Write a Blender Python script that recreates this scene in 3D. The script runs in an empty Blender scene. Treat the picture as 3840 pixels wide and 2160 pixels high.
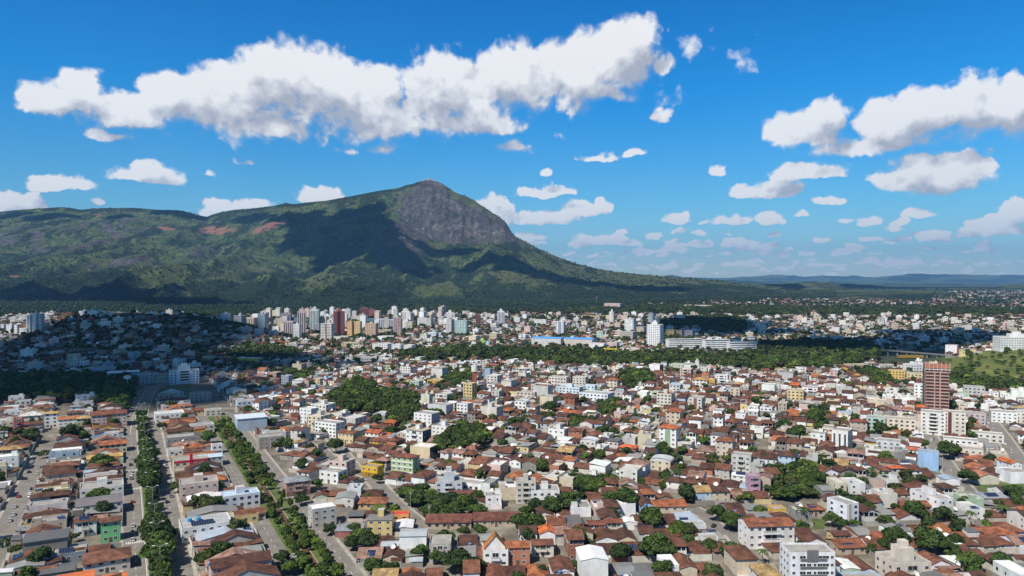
import bpy, math, random, time
import numpy as np
from math import radians as R, sin, cos, pi
T0 = time.time()
rng = random.Random(11)
nr = np.random.default_rng(11)
scene = bpy.context.scene
COL = scene.collection

# ------------------------------------------------------------------ camera, light, sky
FPX, HOR, HC = 2741.0, 1043.5, 120.0          # focal length / horizon row of the 3840 px photograph, camera height (m)
PITCH = math.atan((1080 - HOR) / FPX)
cam = bpy.data.cameras.new('camera'); cam_o = bpy.data.objects.new('camera', cam); COL.objects.link(cam_o)
cam.sensor_width = 36.0; cam.lens = 36.0 * FPX / 3840.0
cam.clip_start = 1.0; cam.clip_end = 200000.0
cam_o.location = (0, 0, HC); cam_o.rotation_euler = (pi / 2 - PITCH, 0, 0)
scene.camera = cam_o

SUN_AZ, SUN_EL = 220.0, 51.0                   # compass style: 0 = +Y (view direction), 90 = +X
sl = bpy.data.lights.new('sun', 'SUN'); sl.energy = 5.0; sl.angle = R(0.53); sl.color = (1.0, 0.94, 0.84)
sun = bpy.data.objects.new('sun', sl); COL.objects.link(sun)
sdir = np.array([sin(R(SUN_AZ)) * cos(R(SUN_EL)), cos(R(SUN_AZ)) * cos(R(SUN_EL)), sin(R(SUN_EL))])
from mathutils import Vector, Matrix
sun.rotation_euler = Vector(sdir).to_track_quat('Z', 'Y').to_euler()

world = bpy.data.worlds.new('World'); scene.world = world; world.use_nodes = True
wn, wl = world.node_tree.nodes, world.node_tree.links
for n in list(wn): wn.remove(n)
sky = wn.new('ShaderNodeTexSky'); sky.sky_type = 'NISHITA'; sky.sun_disc = False
sky.sun_elevation = R(SUN_EL); sky.sun_rotation = R(SUN_AZ)
sky.altitude = 300; sky.air_density = 1.0; sky.dust_density = 0.2; sky.ozone_density = 3.0
hs = wn.new('ShaderNodeHueSaturation'); hs.inputs['Saturation'].default_value = 1.12; hs.inputs['Value'].default_value = 1.0
bg = wn.new('ShaderNodeBackground'); bg.inputs['Strength'].default_value = 0.078
wo = wn.new('ShaderNodeOutputWorld')
tcw = wn.new('ShaderNodeTexCoord'); sxw = wn.new('ShaderNodeSeparateXYZ'); wl.new(tcw.outputs['Generated'], sxw.inputs[0])
tint = wn.new('ShaderNodeValToRGB'); wl.new(sxw.outputs[2], tint.inputs[0])      # clear tropical air: deeper blue above the horizon haze; neutral zenith added to fill shade
for _ in range(3): tint.color_ramp.elements.new(.5)
for e_, (p_, c_) in zip(tint.color_ramp.elements, [(0, (.86, 1.0, 1.12)), (.10, (.46, 1.02, 1.25)), (.24, (.07, .98, 1.50)), (.36, (.02, .84, 1.42)), (.54, (.84, .70, .62))]):
    e_.position = p_; e_.color = (*[k / 1.5 for k in c_], 1)
mw = wn.new('ShaderNodeMix'); mw.data_type = 'RGBA'; mw.blend_type = 'MULTIPLY'; mw.inputs[0].default_value = 1.0
gw = wn.new('ShaderNodeVectorMath'); gw.operation = 'SCALE'; gw.inputs['Scale'].default_value = 1.5
wl.new(sky.outputs[0], hs.inputs['Color']); wl.new(hs.outputs[0], mw.inputs[6]); wl.new(tint.outputs[0], mw.inputs[7])
wl.new(mw.outputs[2], gw.inputs[0]); wl.new(gw.outputs[0], bg.inputs['Color']); wl.new(bg.outputs[0], wo.inputs['Surface'])

vs = scene.view_settings
vs.view_transform = 'Standard'; vs.look = 'None'; vs.gamma = 1.0; vs.exposure = 0.32; vs.use_curve_mapping = False
scene.display_settings.display_device = 'sRGB'
cy = scene.cycles
cy.max_bounces = 4; cy.diffuse_bounces = 2; cy.glossy_bounces = 2; cy.transmission_bounces = 2; cy.volume_bounces = 0
cy.transparent_max_bounces = 6; cy.caustics_reflective = False; cy.caustics_refractive = False
cy.use_denoising = True; cy.sample_clamp_indirect = 4.0
try: cy.use_adaptive_sampling = True; cy.adaptive_threshold = 0.01
except Exception: pass

# ------------------------------------------------------------------ picture <-> place
def project(x, y, z):
    dz = z - HC
    d = y * cos(PITCH) - dz * sin(PITCH)
    u = y * sin(PITCH) + dz * cos(PITCH)
    d = np.maximum(d, 1.0)
    return 1920 + FPX * x / d, 1080 - FPX * u / d

def flat(px, py, z=0.0):
    """point of the level z seen at photograph pixel (px, py)"""
    a = (px - 1920) / FPX; b = (1080 - py) / FPX
    dx, dy, dz = a, cos(PITCH) + b * sin(PITCH), -sin(PITCH) + b * cos(PITCH)
    k = (z - HC) / min(dz, -1e-4)
    return dx * k, dy * k

# ------------------------------------------------------------------ noise
def _h(ix, iy, s):
    h = (ix.astype(np.int64) * 374761393 + iy.astype(np.int64) * 668265263 + s * 1442695041) & 0xffffffff
    h = ((h ^ (h >> 13)) * 1274126177) & 0xffffffff
    h = (h ^ (h >> 16)) & 0xffff
    return h / 65535.0
def vn(x, y, s=0):
    x = np.asarray(x, float); y = np.asarray(y, float)
    ix, iy = np.floor(x), np.floor(y); fx, fy = x - ix, y - iy
    fx = fx * fx * fx * (fx * (fx * 6 - 15) + 10); fy = fy * fy * fy * (fy * (fy * 6 - 15) + 10)
    a, b, c, d = _h(ix, iy, s), _h(ix + 1, iy, s), _h(ix, iy + 1, s), _h(ix + 1, iy + 1, s)
    return (a + (b - a) * fx) * (1 - fy) + (c + (d - c) * fx) * fy
def fbm(x, y, o=4, s=0, g=0.5):
    t = 0; a = 1; w = 0
    for k in range(o):
        t = t + a * vn(x * 2 ** k + 17.3 * k, y * 2 ** k - 9.1 * k, s + k); w += a; a *= g
    return t / w
def ridged(x, y, o=4, s=0, g=0.5):
    t = 0; a = 1; w = 0
    for k in range(o):
        n = 1 - np.abs(2 * vn(x * 2 ** k + 7.7 * k, y * 2 ** k + 3.1 * k, s + k) - 1)
        t = t + a * n * n; w += a; a *= g
    return t / w
def sstep(a, b, x):
    t = np.clip((np.asarray(x, float) - a) / (b - a), 0, 1); return t * t * (3 - 2 * t)

# ------------------------------------------------------------------ terrain
def gauss(x, y, cx, cy_, sx, sy, rot=0.0):
    c, s = cos(rot), sin(rot)
    u = (x - cx) * c + (y - cy_) * s; v = -(x - cx) * s + (y - cy_) * c
    return np.exp(-0.5 * ((u / sx) ** 2 + (v / sy) ** 2))
def ground_z(x, y):
    x = np.asarray(x, float); y = np.asarray(y, float)
    px, py0 = project(x, y, 0 * x)
    # the densely built hill on the left: broad top about 1.5 km out
    prof = np.interp(px, [-700, -200, 0, 120, 210, 290, 350, 480, 560, 680, 780, 860, 960, 1100],
                     [0.45, 0.30, 0.34, 0.52, 0.72, 0.90, 1.0, 0.97, 0.93, 0.86, 0.72, 0.46, 0.2, 0.0])
    rise = sstep(960, 1500, y) * (1 - sstep(1500, 2050, y))
    z = 50.0 * prof * rise
    z = z + 3.0 * rise * prof * (fbm(x / 90, y / 90, 3, 5) - .5)
    # grassy hill on the right
    prof2 = np.interp(px, [3300, 3480, 3600, 3700, 3840, 4300], [0, .12, .45, .8, 1.15, 1.6])
    z = z + 19.0 * prof2 * sstep(800, 1010, y) * (1 - sstep(1060, 1400, y)) * (0.92 + .16 * fbm(x / 60, y / 60, 2, 9))
    # far town on low hills
    z = z + sstep(2300, 3600, px) * sstep(3600, 5600, y) * (38 * fbm(x / 900 + 3, y / 900, 4, 21)) * (1 - sstep(7500, 9500, y) * .6)
    z = z + sstep(2300, 6000, y) * 26 * (fbm(x / 500, y / 500, 3, 31) - .3)
    return z
def at(px, py):
    """ground point seen at photograph pixel (px, py), on the terrain"""
    a = (px - 1920) / FPX; b = (1080 - py) / FPX
    dx, dy, dz = a, cos(PITCH) + b * sin(PITCH), -sin(PITCH) + b * cos(PITCH)
    k = np.geomspace(200, 9000, 900)
    zz = ground_z(dx * k, dy * k)
    below = np.where(HC + dz * k <= zz)[0]
    i = below[0] if len(below) else 899
    return float(dx * k[i]), float(dy * k[i]), float(zz[i])

# ------------------------------------------------------------------ node helpers and materials
def newmat(name):
    m = bpy.data.materials.new(name); m.use_nodes = True
    nt = m.node_tree
    for n in list(nt.nodes): nt.nodes.remove(n)
    out = nt.nodes.new('ShaderNodeOutputMaterial'); p = nt.nodes.new('ShaderNodeBsdfPrincipled')
    nt.links.new(p.outputs[0], out.inputs['Surface'])
    return m, nt, p, out
def N(nt, t, **kw):
    n = nt.nodes.new(t)
    for k, v in kw.items():
        if k.startswith('i_'):
            key = k[2:]; key = int(key) if key.isdigit() else key.replace('_', ' ')
            n.inputs[key].default_value = v
        else: setattr(n, k, v)
    return n
def L(nt, a, b): nt.links.new(a, b)
def math_(nt, op, a, b=None, clamp=False):
    n = nt.nodes.new('ShaderNodeMath'); n.operation = op; n.use_clamp = clamp
    for i, v in enumerate((a, b)):
        if v is None: continue
        if isinstance(v, (int, float)): n.inputs[i].default_value = v
        else: nt.links.new(v, n.inputs[i])
    return n.outputs[0]
def mixc(nt, f, a, b, mode='MIX'):
    n = nt.nodes.new('ShaderNodeMix'); n.data_type = 'RGBA'; n.blend_type = mode
    for s, v in ((n.inputs[0], f), (n.inputs[6], a), (n.inputs[7], b)):
        if isinstance(v, (int, float)): s.default_value = v
        elif isinstance(v, (tuple, list)): s.default_value = (*v[:3], 1)
        else: nt.links.new(v, s)
    return n.outputs[2]
def noise(nt, vec, scale, detail=3, rough=.55):
    n = N(nt, 'ShaderNodeTexNoise'); n.inputs['Scale'].default_value = scale
    n.inputs['Detail'].default_value = detail; n.inputs['Roughness'].default_value = rough
    if vec is not None: L(nt, vec, n.inputs['Vector'])
    return n.outputs[0]
def ramp(nt, f, stops):
    n = N(nt, 'ShaderNodeValToRGB'); cr = n.color_ramp
    while len(cr.elements) < len(stops): cr.elements.new(.5)
    for e, (p, c) in zip(cr.elements, stops):
        e.position = p; e.color = (c, c, c, 1) if isinstance(c, (int, float)) else (*c, 1)
    L(nt, f, n.inputs[0]); return n.outputs[0]
def pos(nt): return N(nt, 'ShaderNodeNewGeometry').outputs['Position']
def scaled(nt, v, s):
    n = N(nt, 'ShaderNodeVectorMath', operation='MULTIPLY'); n.inputs[1].default_value = s; L(nt, v, n.inputs[0]); return n.outputs[0]
MATS = {}
def surf(name, rough=.85, lo=.8, hi=1.1, sc=.4, stretch=(1, 1, 1), sc2=None, lo2=.85, spec=.3, bump=0.0, metal=0.0):
    """surface whose own colour is the mesh attribute 'col', weathered by noise"""
    m, nt, p, out = newmat(name)
    at_ = N(nt, 'ShaderNodeAttribute', attribute_name='col')
    v = scaled(nt, pos(nt), stretch)
    f = noise(nt, v, sc, 4)
    c = mixc(nt, 1.0, at_.outputs['Color'], ramp(nt, f, [(.3, lo), (.7, hi)]), 'MULTIPLY')
    if sc2:
        g = noise(nt, v, sc2, 2)
        c = mixc(nt, 1.0, c, ramp(nt, g, [(.35, lo2), (.6, 1.0)]), 'MULTIPLY')
    L(nt, c, p.inputs['Base Color'])
    p.inputs['Roughness'].default_value = rough; p.inputs['Specular IOR Level'].default_value = spec
    p.inputs['Metallic'].default_value = metal
    if bump:
        b = N(nt, 'ShaderNodeBump'); b.inputs['Strength'].default_value = bump; b.inputs['Distance'].default_value = .3
        L(nt, f, b.inputs['Height']); L(nt, b.outputs[0], p.inputs['Normal'])
    MATS[name] = m; return m
surf('wall', .88, .74, 1.06, .25, (1, 1, .3), 1.7, .86)
surf('tile', .9, .45, 1.4, .30, (1, 1, 1), 1.6, .6)
surf('sheet', .55, .82, 1.08, .3, (1, 1, 1), 2.5, .85)
surf('slab', .9, .7, 1.12, .25, (1, 1, 1), 1.2, .8)
surf('leaf', .75, .8, 1.2, .5, spec=.2)
surf('bark', .9, .7, 1.1, 2.0)
surf('paint', .35, .97, 1.03, 1.0, spec=.5)
surf('trim', .7, .93, 1.03, .8)
surf('far_leaf', .9, .6, 1.35, .02, (1, 1, 1), .09, .7, spec=.1)
surf('earth', .95, .75, 1.15, .05, (1, 1, 1), .4, .8)
surf('solar', .25, .9, 1.1, .5, spec=.6)
m, nt, p, out = newmat('glass'); MATS['glass'] = m
p.inputs['Base Color'].default_value = (.022, .028, .034, 1); p.inputs['Roughness'].default_value = .12
m, nt, p, out = newmat('asphalt'); MATS['asphalt'] = m
c = ramp(nt, noise(nt, pos(nt), .12, 4), [(.3, (.15, .138, .122)), (.7, (.235, .214, .19))])
c = mixc(nt, 1.0, c, ramp(nt, noise(nt, pos(nt), 1.1, 3), [(.35, .82), (.6, 1.05)]), 'MULTIPLY')
L(nt, c, p.inputs['Base Color']); p.inputs['Roughness'].default_value = .9
m, nt, p, out = newmat('concrete'); MATS['concrete'] = m
c = ramp(nt, noise(nt, pos(nt), .3, 4), [(.3, (.26, .24, .21)), (.7, (.4, .375, .335))])
L(nt, c, p.inputs['Base Color']); p.inputs['Roughness'].default_value = .9
m, nt, p, out = newmat('grass'); MATS['grass'] = m
c = ramp(nt, noise(nt, pos(nt), .12, 5), [(.25, (.035, .06, .014)), (.5, (.075, .11, .022)), (.75, (.13, .15, .04))])
L(nt, c, p.inputs['Base Color']); p.inputs['Roughness'].default_value = .95
m, nt, p, out = newmat('road_paint'); MATS['road_paint'] = m
p.inputs['Base Color'].default_value = (.62, .6, .55, 1); p.inputs['Roughness'].default_value = .8

# ------------------------------------------------------------------ mesh collecting
class MB:
    def __init__(s): s.V = []; s.F = []; s.M = []; s.C = []; s.mats = []; s.T = None; s.n = 0
    def mi(s, m):
        if m not in s.mats: s.mats.append(m)
        return s.mats.index(m)
    def place(s, x, y, z, rot): s.T = (x, y, z, cos(rot), sin(rot))
    def v(s, pts):
        if s.T:
            X, Y, Z, c, q = s.T
            pts = [(X + a * c - b * q, Y + a * q + b * c, Z + d) for a, b, d in pts]
        i = s.n; s.V.extend(pts); s.n += len(pts); return i
    def poly(s, pts, m, c):
        i = s.v(pts); s.F.append(tuple(range(i, i + len(pts)))); s.M.append(s.mi(m)); s.C.append(c)
    def faces(s, pts, fs, m, c):
        i = s.v(pts); k = s.mi(m)
        for f in fs: s.F.append(tuple(i + j for j in f)); s.M.append(k); s.C.append(c)
    def box(s, x0, x1, y0, y1, z0, z1, m, c, bottom=False, top=True, topm=None, topc=None):
        p = [(x0, y0, z0), (x1, y0, z0), (x1, y1, z0), (x0, y1, z0), (x0, y0, z1), (x1, y0, z1), (x1, y1, z1), (x0, y1, z1)]
        f = [(0, 1, 5, 4), (1, 2, 6, 5), (2, 3, 7, 6), (3, 0, 4, 7)]
        if bottom: f.append((3, 2, 1, 0))
        if top and topm is None: f.append((4, 5, 6, 7))
        s.faces(p, f, m, c)
        if top and topm is not None: s.poly([p[4], p[5], p[6], p[7]], topm, topc or c)
    def cyl(s, x, y, z0, z1, r0, r1, m, c, n=8, cap=True):
        p = [(x + r0 * cos(2 * pi * k / n), y + r0 * sin(2 * pi * k / n), z0) for k in range(n)] + \
            [(x + r1 * cos(2 * pi * k / n), y + r1 * sin(2 * pi * k / n), z1) for k in range(n)]
        f = [(k, (k + 1) % n, n + (k + 1) % n, n + k) for k in range(n)]
        if cap: f.append(tuple(range(n, 2 * n)))
        s.faces(p, f, m, c)
    def tube(s, a, b, r0, r1, m, c, n=6):
        a = Vector(a); b = Vector(b); d = (b - a).normalized()
        u = d.orthogonal().normalized(); w = d.cross(u)
        p = [tuple(a + r0 * (u * cos(2 * pi * k / n) + w * sin(2 * pi * k / n))) for k in range(n)] + \
            [tuple(b + r1 * (u * cos(2 * pi * k / n) + w * sin(2 * pi * k / n))) for k in range(n)]
        s.faces(p, [(k, (k + 1) % n, n + (k + 1) % n, n + k) for k in range(n)] + [tuple(range(n, 2 * n))], m, c)
    def mesh(s, name):
        me = bpy.data.meshes.new(name)
        nl = np.array([len(f) for f in s.F], np.int32)
        me.vertices.add(len(s.V)); me.vertices.foreach_set('co', np.array(s.V, np.float32).ravel())
        me.loops.add(int(nl.sum())); me.loops.foreach_set('vertex_index', np.array([i for f in s.F for i in f], np.int32))
        me.polygons.add(len(nl)); me.polygons.foreach_set('loop_start', np.concatenate([[0], np.cumsum(nl)[:-1]]).astype(np.int32))
        me.polygons.foreach_set('loop_total', nl)
        me.polygons.foreach_set('material_index', np.array(s.M, np.int32))
        me.polygons.foreach_set('use_smooth', np.zeros(len(nl), bool)); me.update(calc_edges=True)
        ca = me.attributes.new('col', 'FLOAT_COLOR', 'CORNER')
        cc = np.ones((len(nl), 4), np.float32); cc[:, :3] = np.array([c[:3] for c in s.C], np.float32)
        ca.data.foreach_set('color', np.repeat(cc, nl, axis=0).ravel())
        for m in s.mats: me.materials.append(MATS[m])
        return me
    def build(s, name, parent=None, **kw):
        if not s.F: return None
        return link(name, s.mesh(name), parent, **kw)
def link(name, data, parent=None, **kw):
    o = bpy.data.objects.new(name, data); COL.objects.link(o)
    if parent is not None: o.parent = parent
    tag(o, **kw); return o
def tag(o, label=None, cat=None, group=None, kind=None):
    if label: o['label'] = label
    if cat: o['category'] = cat
    if group: o['group'] = group
    if kind: o['kind'] = kind
    return o
def empty(name, loc, rot=0.0, **kw):
    o = bpy.data.objects.new(name, None); COL.objects.link(o); o.location = loc; o.rotation_euler = (0, 0, rot)
    o.empty_display_size = .5; tag(o, **kw); return o
def grid_mesh(name, X, Y, Z, mat, attrs=None, smooth=True):
    nrw, nc = X.shape
    me = bpy.data.meshes.new(name)
    me.vertices.add(nrw * nc); me.vertices.foreach_set('co', np.stack([X, Y, Z], -1).astype(np.float32).ravel())
    i = np.arange(nrw * nc).reshape(nrw, nc)
    q = np.stack([i[:-1, :-1], i[:-1, 1:], i[1:, 1:], i[1:, :-1]], -1).reshape(-1, 4)
    me.loops.add(q.size); me.loops.foreach_set('vertex_index', q.astype(np.int32).ravel())
    me.polygons.add(len(q)); me.polygons.foreach_set('loop_start', (np.arange(len(q)) * 4).astype(np.int32))
    me.polygons.foreach_set('loop_total', np.full(len(q), 4, np.int32))
    if smooth: me.polygons.foreach_set('use_smooth', np.ones(len(q), bool))
    me.update(calc_edges=True)
    for k, v in (attrs or {}).items():
        a = me.attributes.new(k, 'FLOAT', 'POINT'); a.data.foreach_set('value', v.astype(np.float32).ravel())
    me.materials.append(mat); return me
# ------------------------------------------------------------------ ground sheet
m, nt, p, out = newmat('ground'); MATS['ground'] = m
P = pos(nt)
gr = N(nt, 'ShaderNodeAttribute', attribute_name='green').outputs['Fac']
city = ramp(nt, noise(nt, P, .09, 5), [(.3, (.07, .060, .042)), (.5, (.155, .135, .105)), (.7, (.26, .235, .195))])
green = ramp(nt, noise(nt, P, .02, 6), [(.3, (.014, .026, .010)), (.55, (.026, .042, .014)), (.75, (.055, .068, .024))])
f = math_(nt, 'ADD', gr, math_(nt, 'MULTIPLY', math_(nt, 'SUBTRACT', noise(nt, P, .03, 4), .5), .9))
md = N(nt, 'ShaderNodeAttribute', attribute_name='meadow').outputs['Fac']
mead = ramp(nt, noise(nt, P, .045, 6), [(.3, (.035, .055, .011)), (.5, (.095, .115, .018)), (.68, (.165, .16, .032))])
gc_ = mixc(nt, ramp(nt, f, [(.4, 0), (.6, 1)]), city, green)
L(nt, mixc(nt, md, gc_, mead), p.inputs['Base Color']); p.inputs['Roughness'].default_value = .95
tt = np.linspace(-1.15, 1.15, 420)
yy = np.concatenate([np.linspace(-300, 150, 6), np.geomspace(170, 12000, 420), np.geomspace(13000, 31000, 14)])
Tg, Yg = np.meshgrid(tt, yy)
Xg = Tg * np.maximum(Yg, 400.0)
Zg = ground_z(Xg, np.maximum(Yg, 1))
Zg = np.where(Yg > 12000, 0, Zg)
pxg, pyg = project(Xg, Yg, Zg)
green_m = sstep(1700, 2600, Yg) * .75
green_m = np.maximum(green_m, sstep(3380, 3520, pxg) * sstep(820, 900, Yg) * (1 - sstep(1250, 1500, Yg)))
green_m = np.maximum(green_m, (pyg > 1290) & (pyg < 1400) & (pxg > 1480) & (pxg < 3450))
meadow = sstep(3480, 3600, pxg) * sstep(835, 870, Yg) * (1 - sstep(1200, 1350, Yg))
meadow = np.maximum(meadow, ((pxg > 560) & (pxg < 720) & (pyg > 1436) & (pyg < 1525)) * .8)
link('ground', grid_mesh('ground', Xg, Yg, Zg, MATS['ground'], {'green': green_m, 'meadow': meadow}), kind='structure')

# ------------------------------------------------------------------ the mountain
DISP = 3840 / 2576.0
sil = np.array([(-900, 560), (-500, 545), (-200, 540), (0, 533), (60, 527), (110, 524), (160, 521), (185, 524), (205, 528), (240, 524), (330, 523), (350, 524),
    (400, 528), (450, 529), (480, 535), (505, 542), (520, 546), (535, 540), (560, 533), (590, 528), (640, 524), (690, 518), (720, 511), (740, 514), (770, 510), (820, 505), (878, 495),
    (915, 488), (961, 479), (985, 476), (1007, 472), (1022, 466), (1039, 463), (1053, 458), (1068, 454), (1081, 453), (1096, 456), (1113, 462), (1128, 472), (1143, 483), (1160, 490), (1178, 496), (1192, 503), (1205, 513), (1225, 526), (1247, 541), (1262, 550), (1272, 559), (1281, 573), (1288, 587),
    (1300, 597), (1330, 612), (1360, 628), (1400, 645), (1450, 663), (1500, 675), (1550, 684), (1600, 689), (1700, 697), (1800, 705), (1850, 712), (1900, 716), (1960, 722), (2000, 728), (2060, 738), (2120, 750), (2300, 760), (2800, 765)]) * DISP
ys_base = (np.array([-900, 0, 300, 600, 900, 1200, 1400, 1500, 1600, 1700, 1850, 2000, 2100, 2800]) * DISP,
           np.array([800, 803, 800, 792, 790, 787, 781, 775, 768, 762, 756, 750, 752, 766]) * DISP)
cliff = (np.array([0, 860, 930, 1000, 1040, 1080, 1130, 1200, 1250, 1290, 1330, 1400, 3000]) * DISP,
         np.array([0, 0, .45, .95, 1, 1, 1, 1, 1, .9, .2, 0, 0]))
cliffy = (np.array([900, 960, 1000, 1040, 1080, 1130, 1180, 1240, 1290, 1330]) * DISP, np.array([515, 530, 548, 575, 598, 612, 614, 610, 604, 618]) * DISP)
def mountain_fields(px, s):
    ysil = np.interp(px, sil[:, 0], sil[:, 1]); yb = np.interp(px, *ys_base) + 6
    Dr = np.interp(px, [-1400, 0, 1000, 1600, 1950, 2300, 2900, 4200], [7600, 7200, 6700, 6200, 6000, 5500, 5300, 5200])
    Db = HC * FPX / (yb - HOR)
    D = Db + (Dr - Db) * s
    q = np.clip(s, 0, 1) ** 1.25
    c = np.interp(px, *cliff); cyy = np.interp(px, *cliffy)
    sc_ = .88
    qc = (yb - cyy) / (yb - ysil)
    ql = qc * (np.clip(s / sc_, 0, 1)) ** 1.35
    qh = qc + (1 - qc) * np.clip((s - sc_) / (1 - sc_), 0, 1) ** .8
    q2 = np.where(s < sc_, ql, qh)
    q = q * (1 - c) + q2 * c
    return ysil, yb, D, Dr, q, c
ss = np.concatenate([np.linspace(-.02, .84, 330), np.linspace(.842, 1.0, 150), np.linspace(1.003, 1.25, 40)])
pxs = np.arange(-1300, 3500, 5.0)
PX, S = np.meshgrid(pxs, ss)
ysil, yb, D, Dr, q, cl = mountain_fields(PX, S)
yim = yb + (ysil - yb) * q
Z = HC + (HOR - yim) / FPX * D
zr = HC + (HOR - ysil) / FPX * Dr
Z = np.where(S > 1, zr - (D - Dr) * .55, Z)
X = (PX - 1920) / FPX * D
hfac = np.clip(zr / 700, .05, 1)
# spurs and gullies running downhill, cut into the slope
wx = X + 260 * (fbm(X / 700, D / 700, 3, 41) - .5); wd = D + 320 * (fbm(X / 800, D / 800, 3, 43) - .5)
A = np.sin(pi * np.clip(S, 0, 1) ** .8) * sstep(0, .24, S)
sp1 = ridged(wx / 760 + .15 * wd / 900, wd / 2400, 3, 51) - .5
sp2 = ridged(wx / 260, wd / 620, 4, 61) - .5
sp3 = fbm(X / 70, D / 70, 4, 71) - .5
Z = Z + hfac * A * (1 - .75 * cl * sstep(.8, .9, S)) * (190 * sp1 + 100 * sp2) + hfac * 26 * sp3 * sstep(0, .1, S) * (1 - sstep(.985, 1.0, S))
# rock face: vertical runnels and bulges
face = cl * sstep(.87, .9, S) * (1 - sstep(.975, 1.0, S))
Z = Z + face * (62 * (ridged(X / 85, D / 900, 4, 81) - .5) + 44 * (fbm(X / 200, D / 160, 4, 83) - .5))
# lower rock buttress left of the face
bt = gauss(PX, yim, 1487, 905, 75, 52)
Z = Z + 38 * bt * (fbm(X / 90, D / 120, 3, 85) + .4)
# keep the skyline where the photograph has it
pxa, pya = project(X, D, Z)
over = (S < 1) & (pya < ysil)
Z = np.where(over, HC + (HOR - ysil - 1.0) / FPX * D, Z)
fade = sstep(-.02, .05, S)
Z = Z * fade + (ground_z(X, D) - 2.0) * (1 - fade)
Z = np.where(S > .02, np.maximum(Z, ground_z(X, D) + 2.0 + 10 * sstep(.02, .1, S)), Z); Z = np.maximum(Z, -8.0)
pxm, pym = project(X, D, Z)
gy = pym / DISP; gx = pxm / DISP
nz = fbm(X / 240, D / 240, 5, 91); nz2 = fbm(X / 90, D / 90, 4, 95)
forest_line = np.interp(gx, [-900, 0, 100, 166, 315, 365, 398, 481, 531, 631, 730, 780, 855, 950, 1100, 1300, 1450, 1600, 1800, 2000, 2800], [700, 697, 682, 679, 672, 702, 725, 730, 705, 688, 703, 735, 716, 722, 732, 728, 712, 716, 716, 732, 750])
forest = sstep(-22, 22, gy - forest_line + 75 * (nz - .5) + 30 * (nz2 - .5))
gully = np.clip(-(165 * sp1 + 90 * sp2) / 110 * A, 0, 1)
forest = np.maximum(forest, sstep(.30, .5, gully + 1.3 * (nz - .5) + .7 * (nz2 - .5)) * .85)
forest = np.maximum(forest, sstep(.54, .62, fbm(X / 150, D / 260, 5, 111)) * .75 * (gx < 1500))
strip_ = np.exp(-.5 * ((gy - (742 - .16 * gx)) / 5.0) ** 2) * sstep(190, 120, gx); forest = forest * (1 - strip_)
ridgef = sstep(14, 2, gy - ysil / DISP) * sstep(.4, .6, nz2 + .12) * (gx < 1060)
forest = np.clip(np.maximum(forest, ridgef), 0, 1)
rock = np.clip(np.maximum(cl * sstep(.865, .885, S) * (1 - .8 * sstep(.965, .985, S) * (gx > 1130)) * sstep(-22, 22, gx - np.interp(gy, [455, 470, 500, 530, 560, 600, 620], [1062, 1050, 1005, 985, 1010, 1062, 1110]) + 80 * (nz - .5)), bt * 1.6 * sstep(.3, .5, nz)), 0, 1)
rock = np.where((gx < 1120) & (bt < .2), rock * sstep(14, -6, gy - np.interp(gx, [900, 985, 1010, 1040, 1080, 1130], [500, 530, 555, 585, 606, 622])), rock)
for ex, ey, ax, ay, aa in [(210, 600, 170, 22, .9), (60, 590, 90, 20, .9), (480, 640, 130, 16, .8), (270, 560, 120, 14, .7), (560, 690, 60, 10, .5), (330, 655, 120, 12, .8), (620, 650, 60, 10, .6)]:
    rock = np.maximum(rock, aa * np.exp(-.5 * (((gx - ex) / ax) ** 2 + ((gy - ey + .18 * (gx - ex)) / ay) ** 2)) * sstep(.50, .60, nz2 * .55 + .45 * fbm(X / 130 + D / 200, D / 600, 4, 113) + .05))
soil = 0 * X
for ex, ey, ax, ay, sl_, aa in [(545, 579, 34, 8, 0, 1.2), (680, 569, 34, 7, -.32, 1.3), (420, 575, 22, 5, .1, .9), (35, 695, 12, 3, 0, 1), (990, 612, 16, 6, -.1, .9), (150, 545, 30, 5, -.3, .7), (245, 540, 9, 5, 0, .9), (730, 552, 30, 3, -.3, .7), (975, 530, 40, 5, -.4, .5)]:
    g_ = np.exp(-.5 * (((gx - ex) / ax) ** 2 + ((gy - ey - sl_ * (gx - ex)) / ay) ** 2))
    soil = np.maximum(soil, aa * g_ * sstep(.28, .6, fbm(X / 50, D / 50, 3, 97) + .1))
dry = np.clip(sstep(.5, .7, fbm(X / 420, D / 420, 4, 99)) * .8 + np.exp(-.5 * (((gx - 1500) / 260) ** 2 + ((gy - 690) / 16) ** 2)) * .5 + np.exp(-.5 * (((gx - 900) / 90) ** 2 + ((gy - 705) / 16) ** 2)), 0, 1)
MT = dict(X=X, D=D, Z=Z, S=S, forest=forest, rock=rock, soil=soil, gx=gx, gy=gy)

m, nt, p, out = newmat('mountain'); MATS['mountain'] = m
P = pos(nt)
def A_(k): return N(nt, 'ShaderNodeAttribute', attribute_name=k).outputs['Fac']
n1 = noise(nt, P, .006, 8, .6); n2 = noise(nt, P, .03, 6, .6); n3 = noise(nt, P, .11, 4, .6)
grass = ramp(nt, n1, [(.3, (.038, .060, .022)), (.5, (.070, .096, .032)), (.7, (.112, .136, .046))])
grass = mixc(nt, A_('dry'), grass, (.095, .105, .045))
woods = ramp(nt, n2, [(.3, (.008, .017, .008)), (.55, (.015, .028, .011)), (.75, (.030, .046, .016))])
gr2 = mixc(nt, 1.0, grass, ramp(nt, noise(nt, scaled(nt, P, (1, 1, 2.5)), .018, 7, .7), [(.32, .45), (.5, .95), (.7, 1.4)]), 'MULTIPLY'); grass = gr2
fm = math_(nt, 'ADD', A_('forest'), math_(nt, 'ADD', math_(nt, 'MULTIPLY', math_(nt, 'SUBTRACT', n2, .5), 1.6), math_(nt, 'MULTIPLY', math_(nt, 'SUBTRACT', n3, .5), 2.2)))
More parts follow.
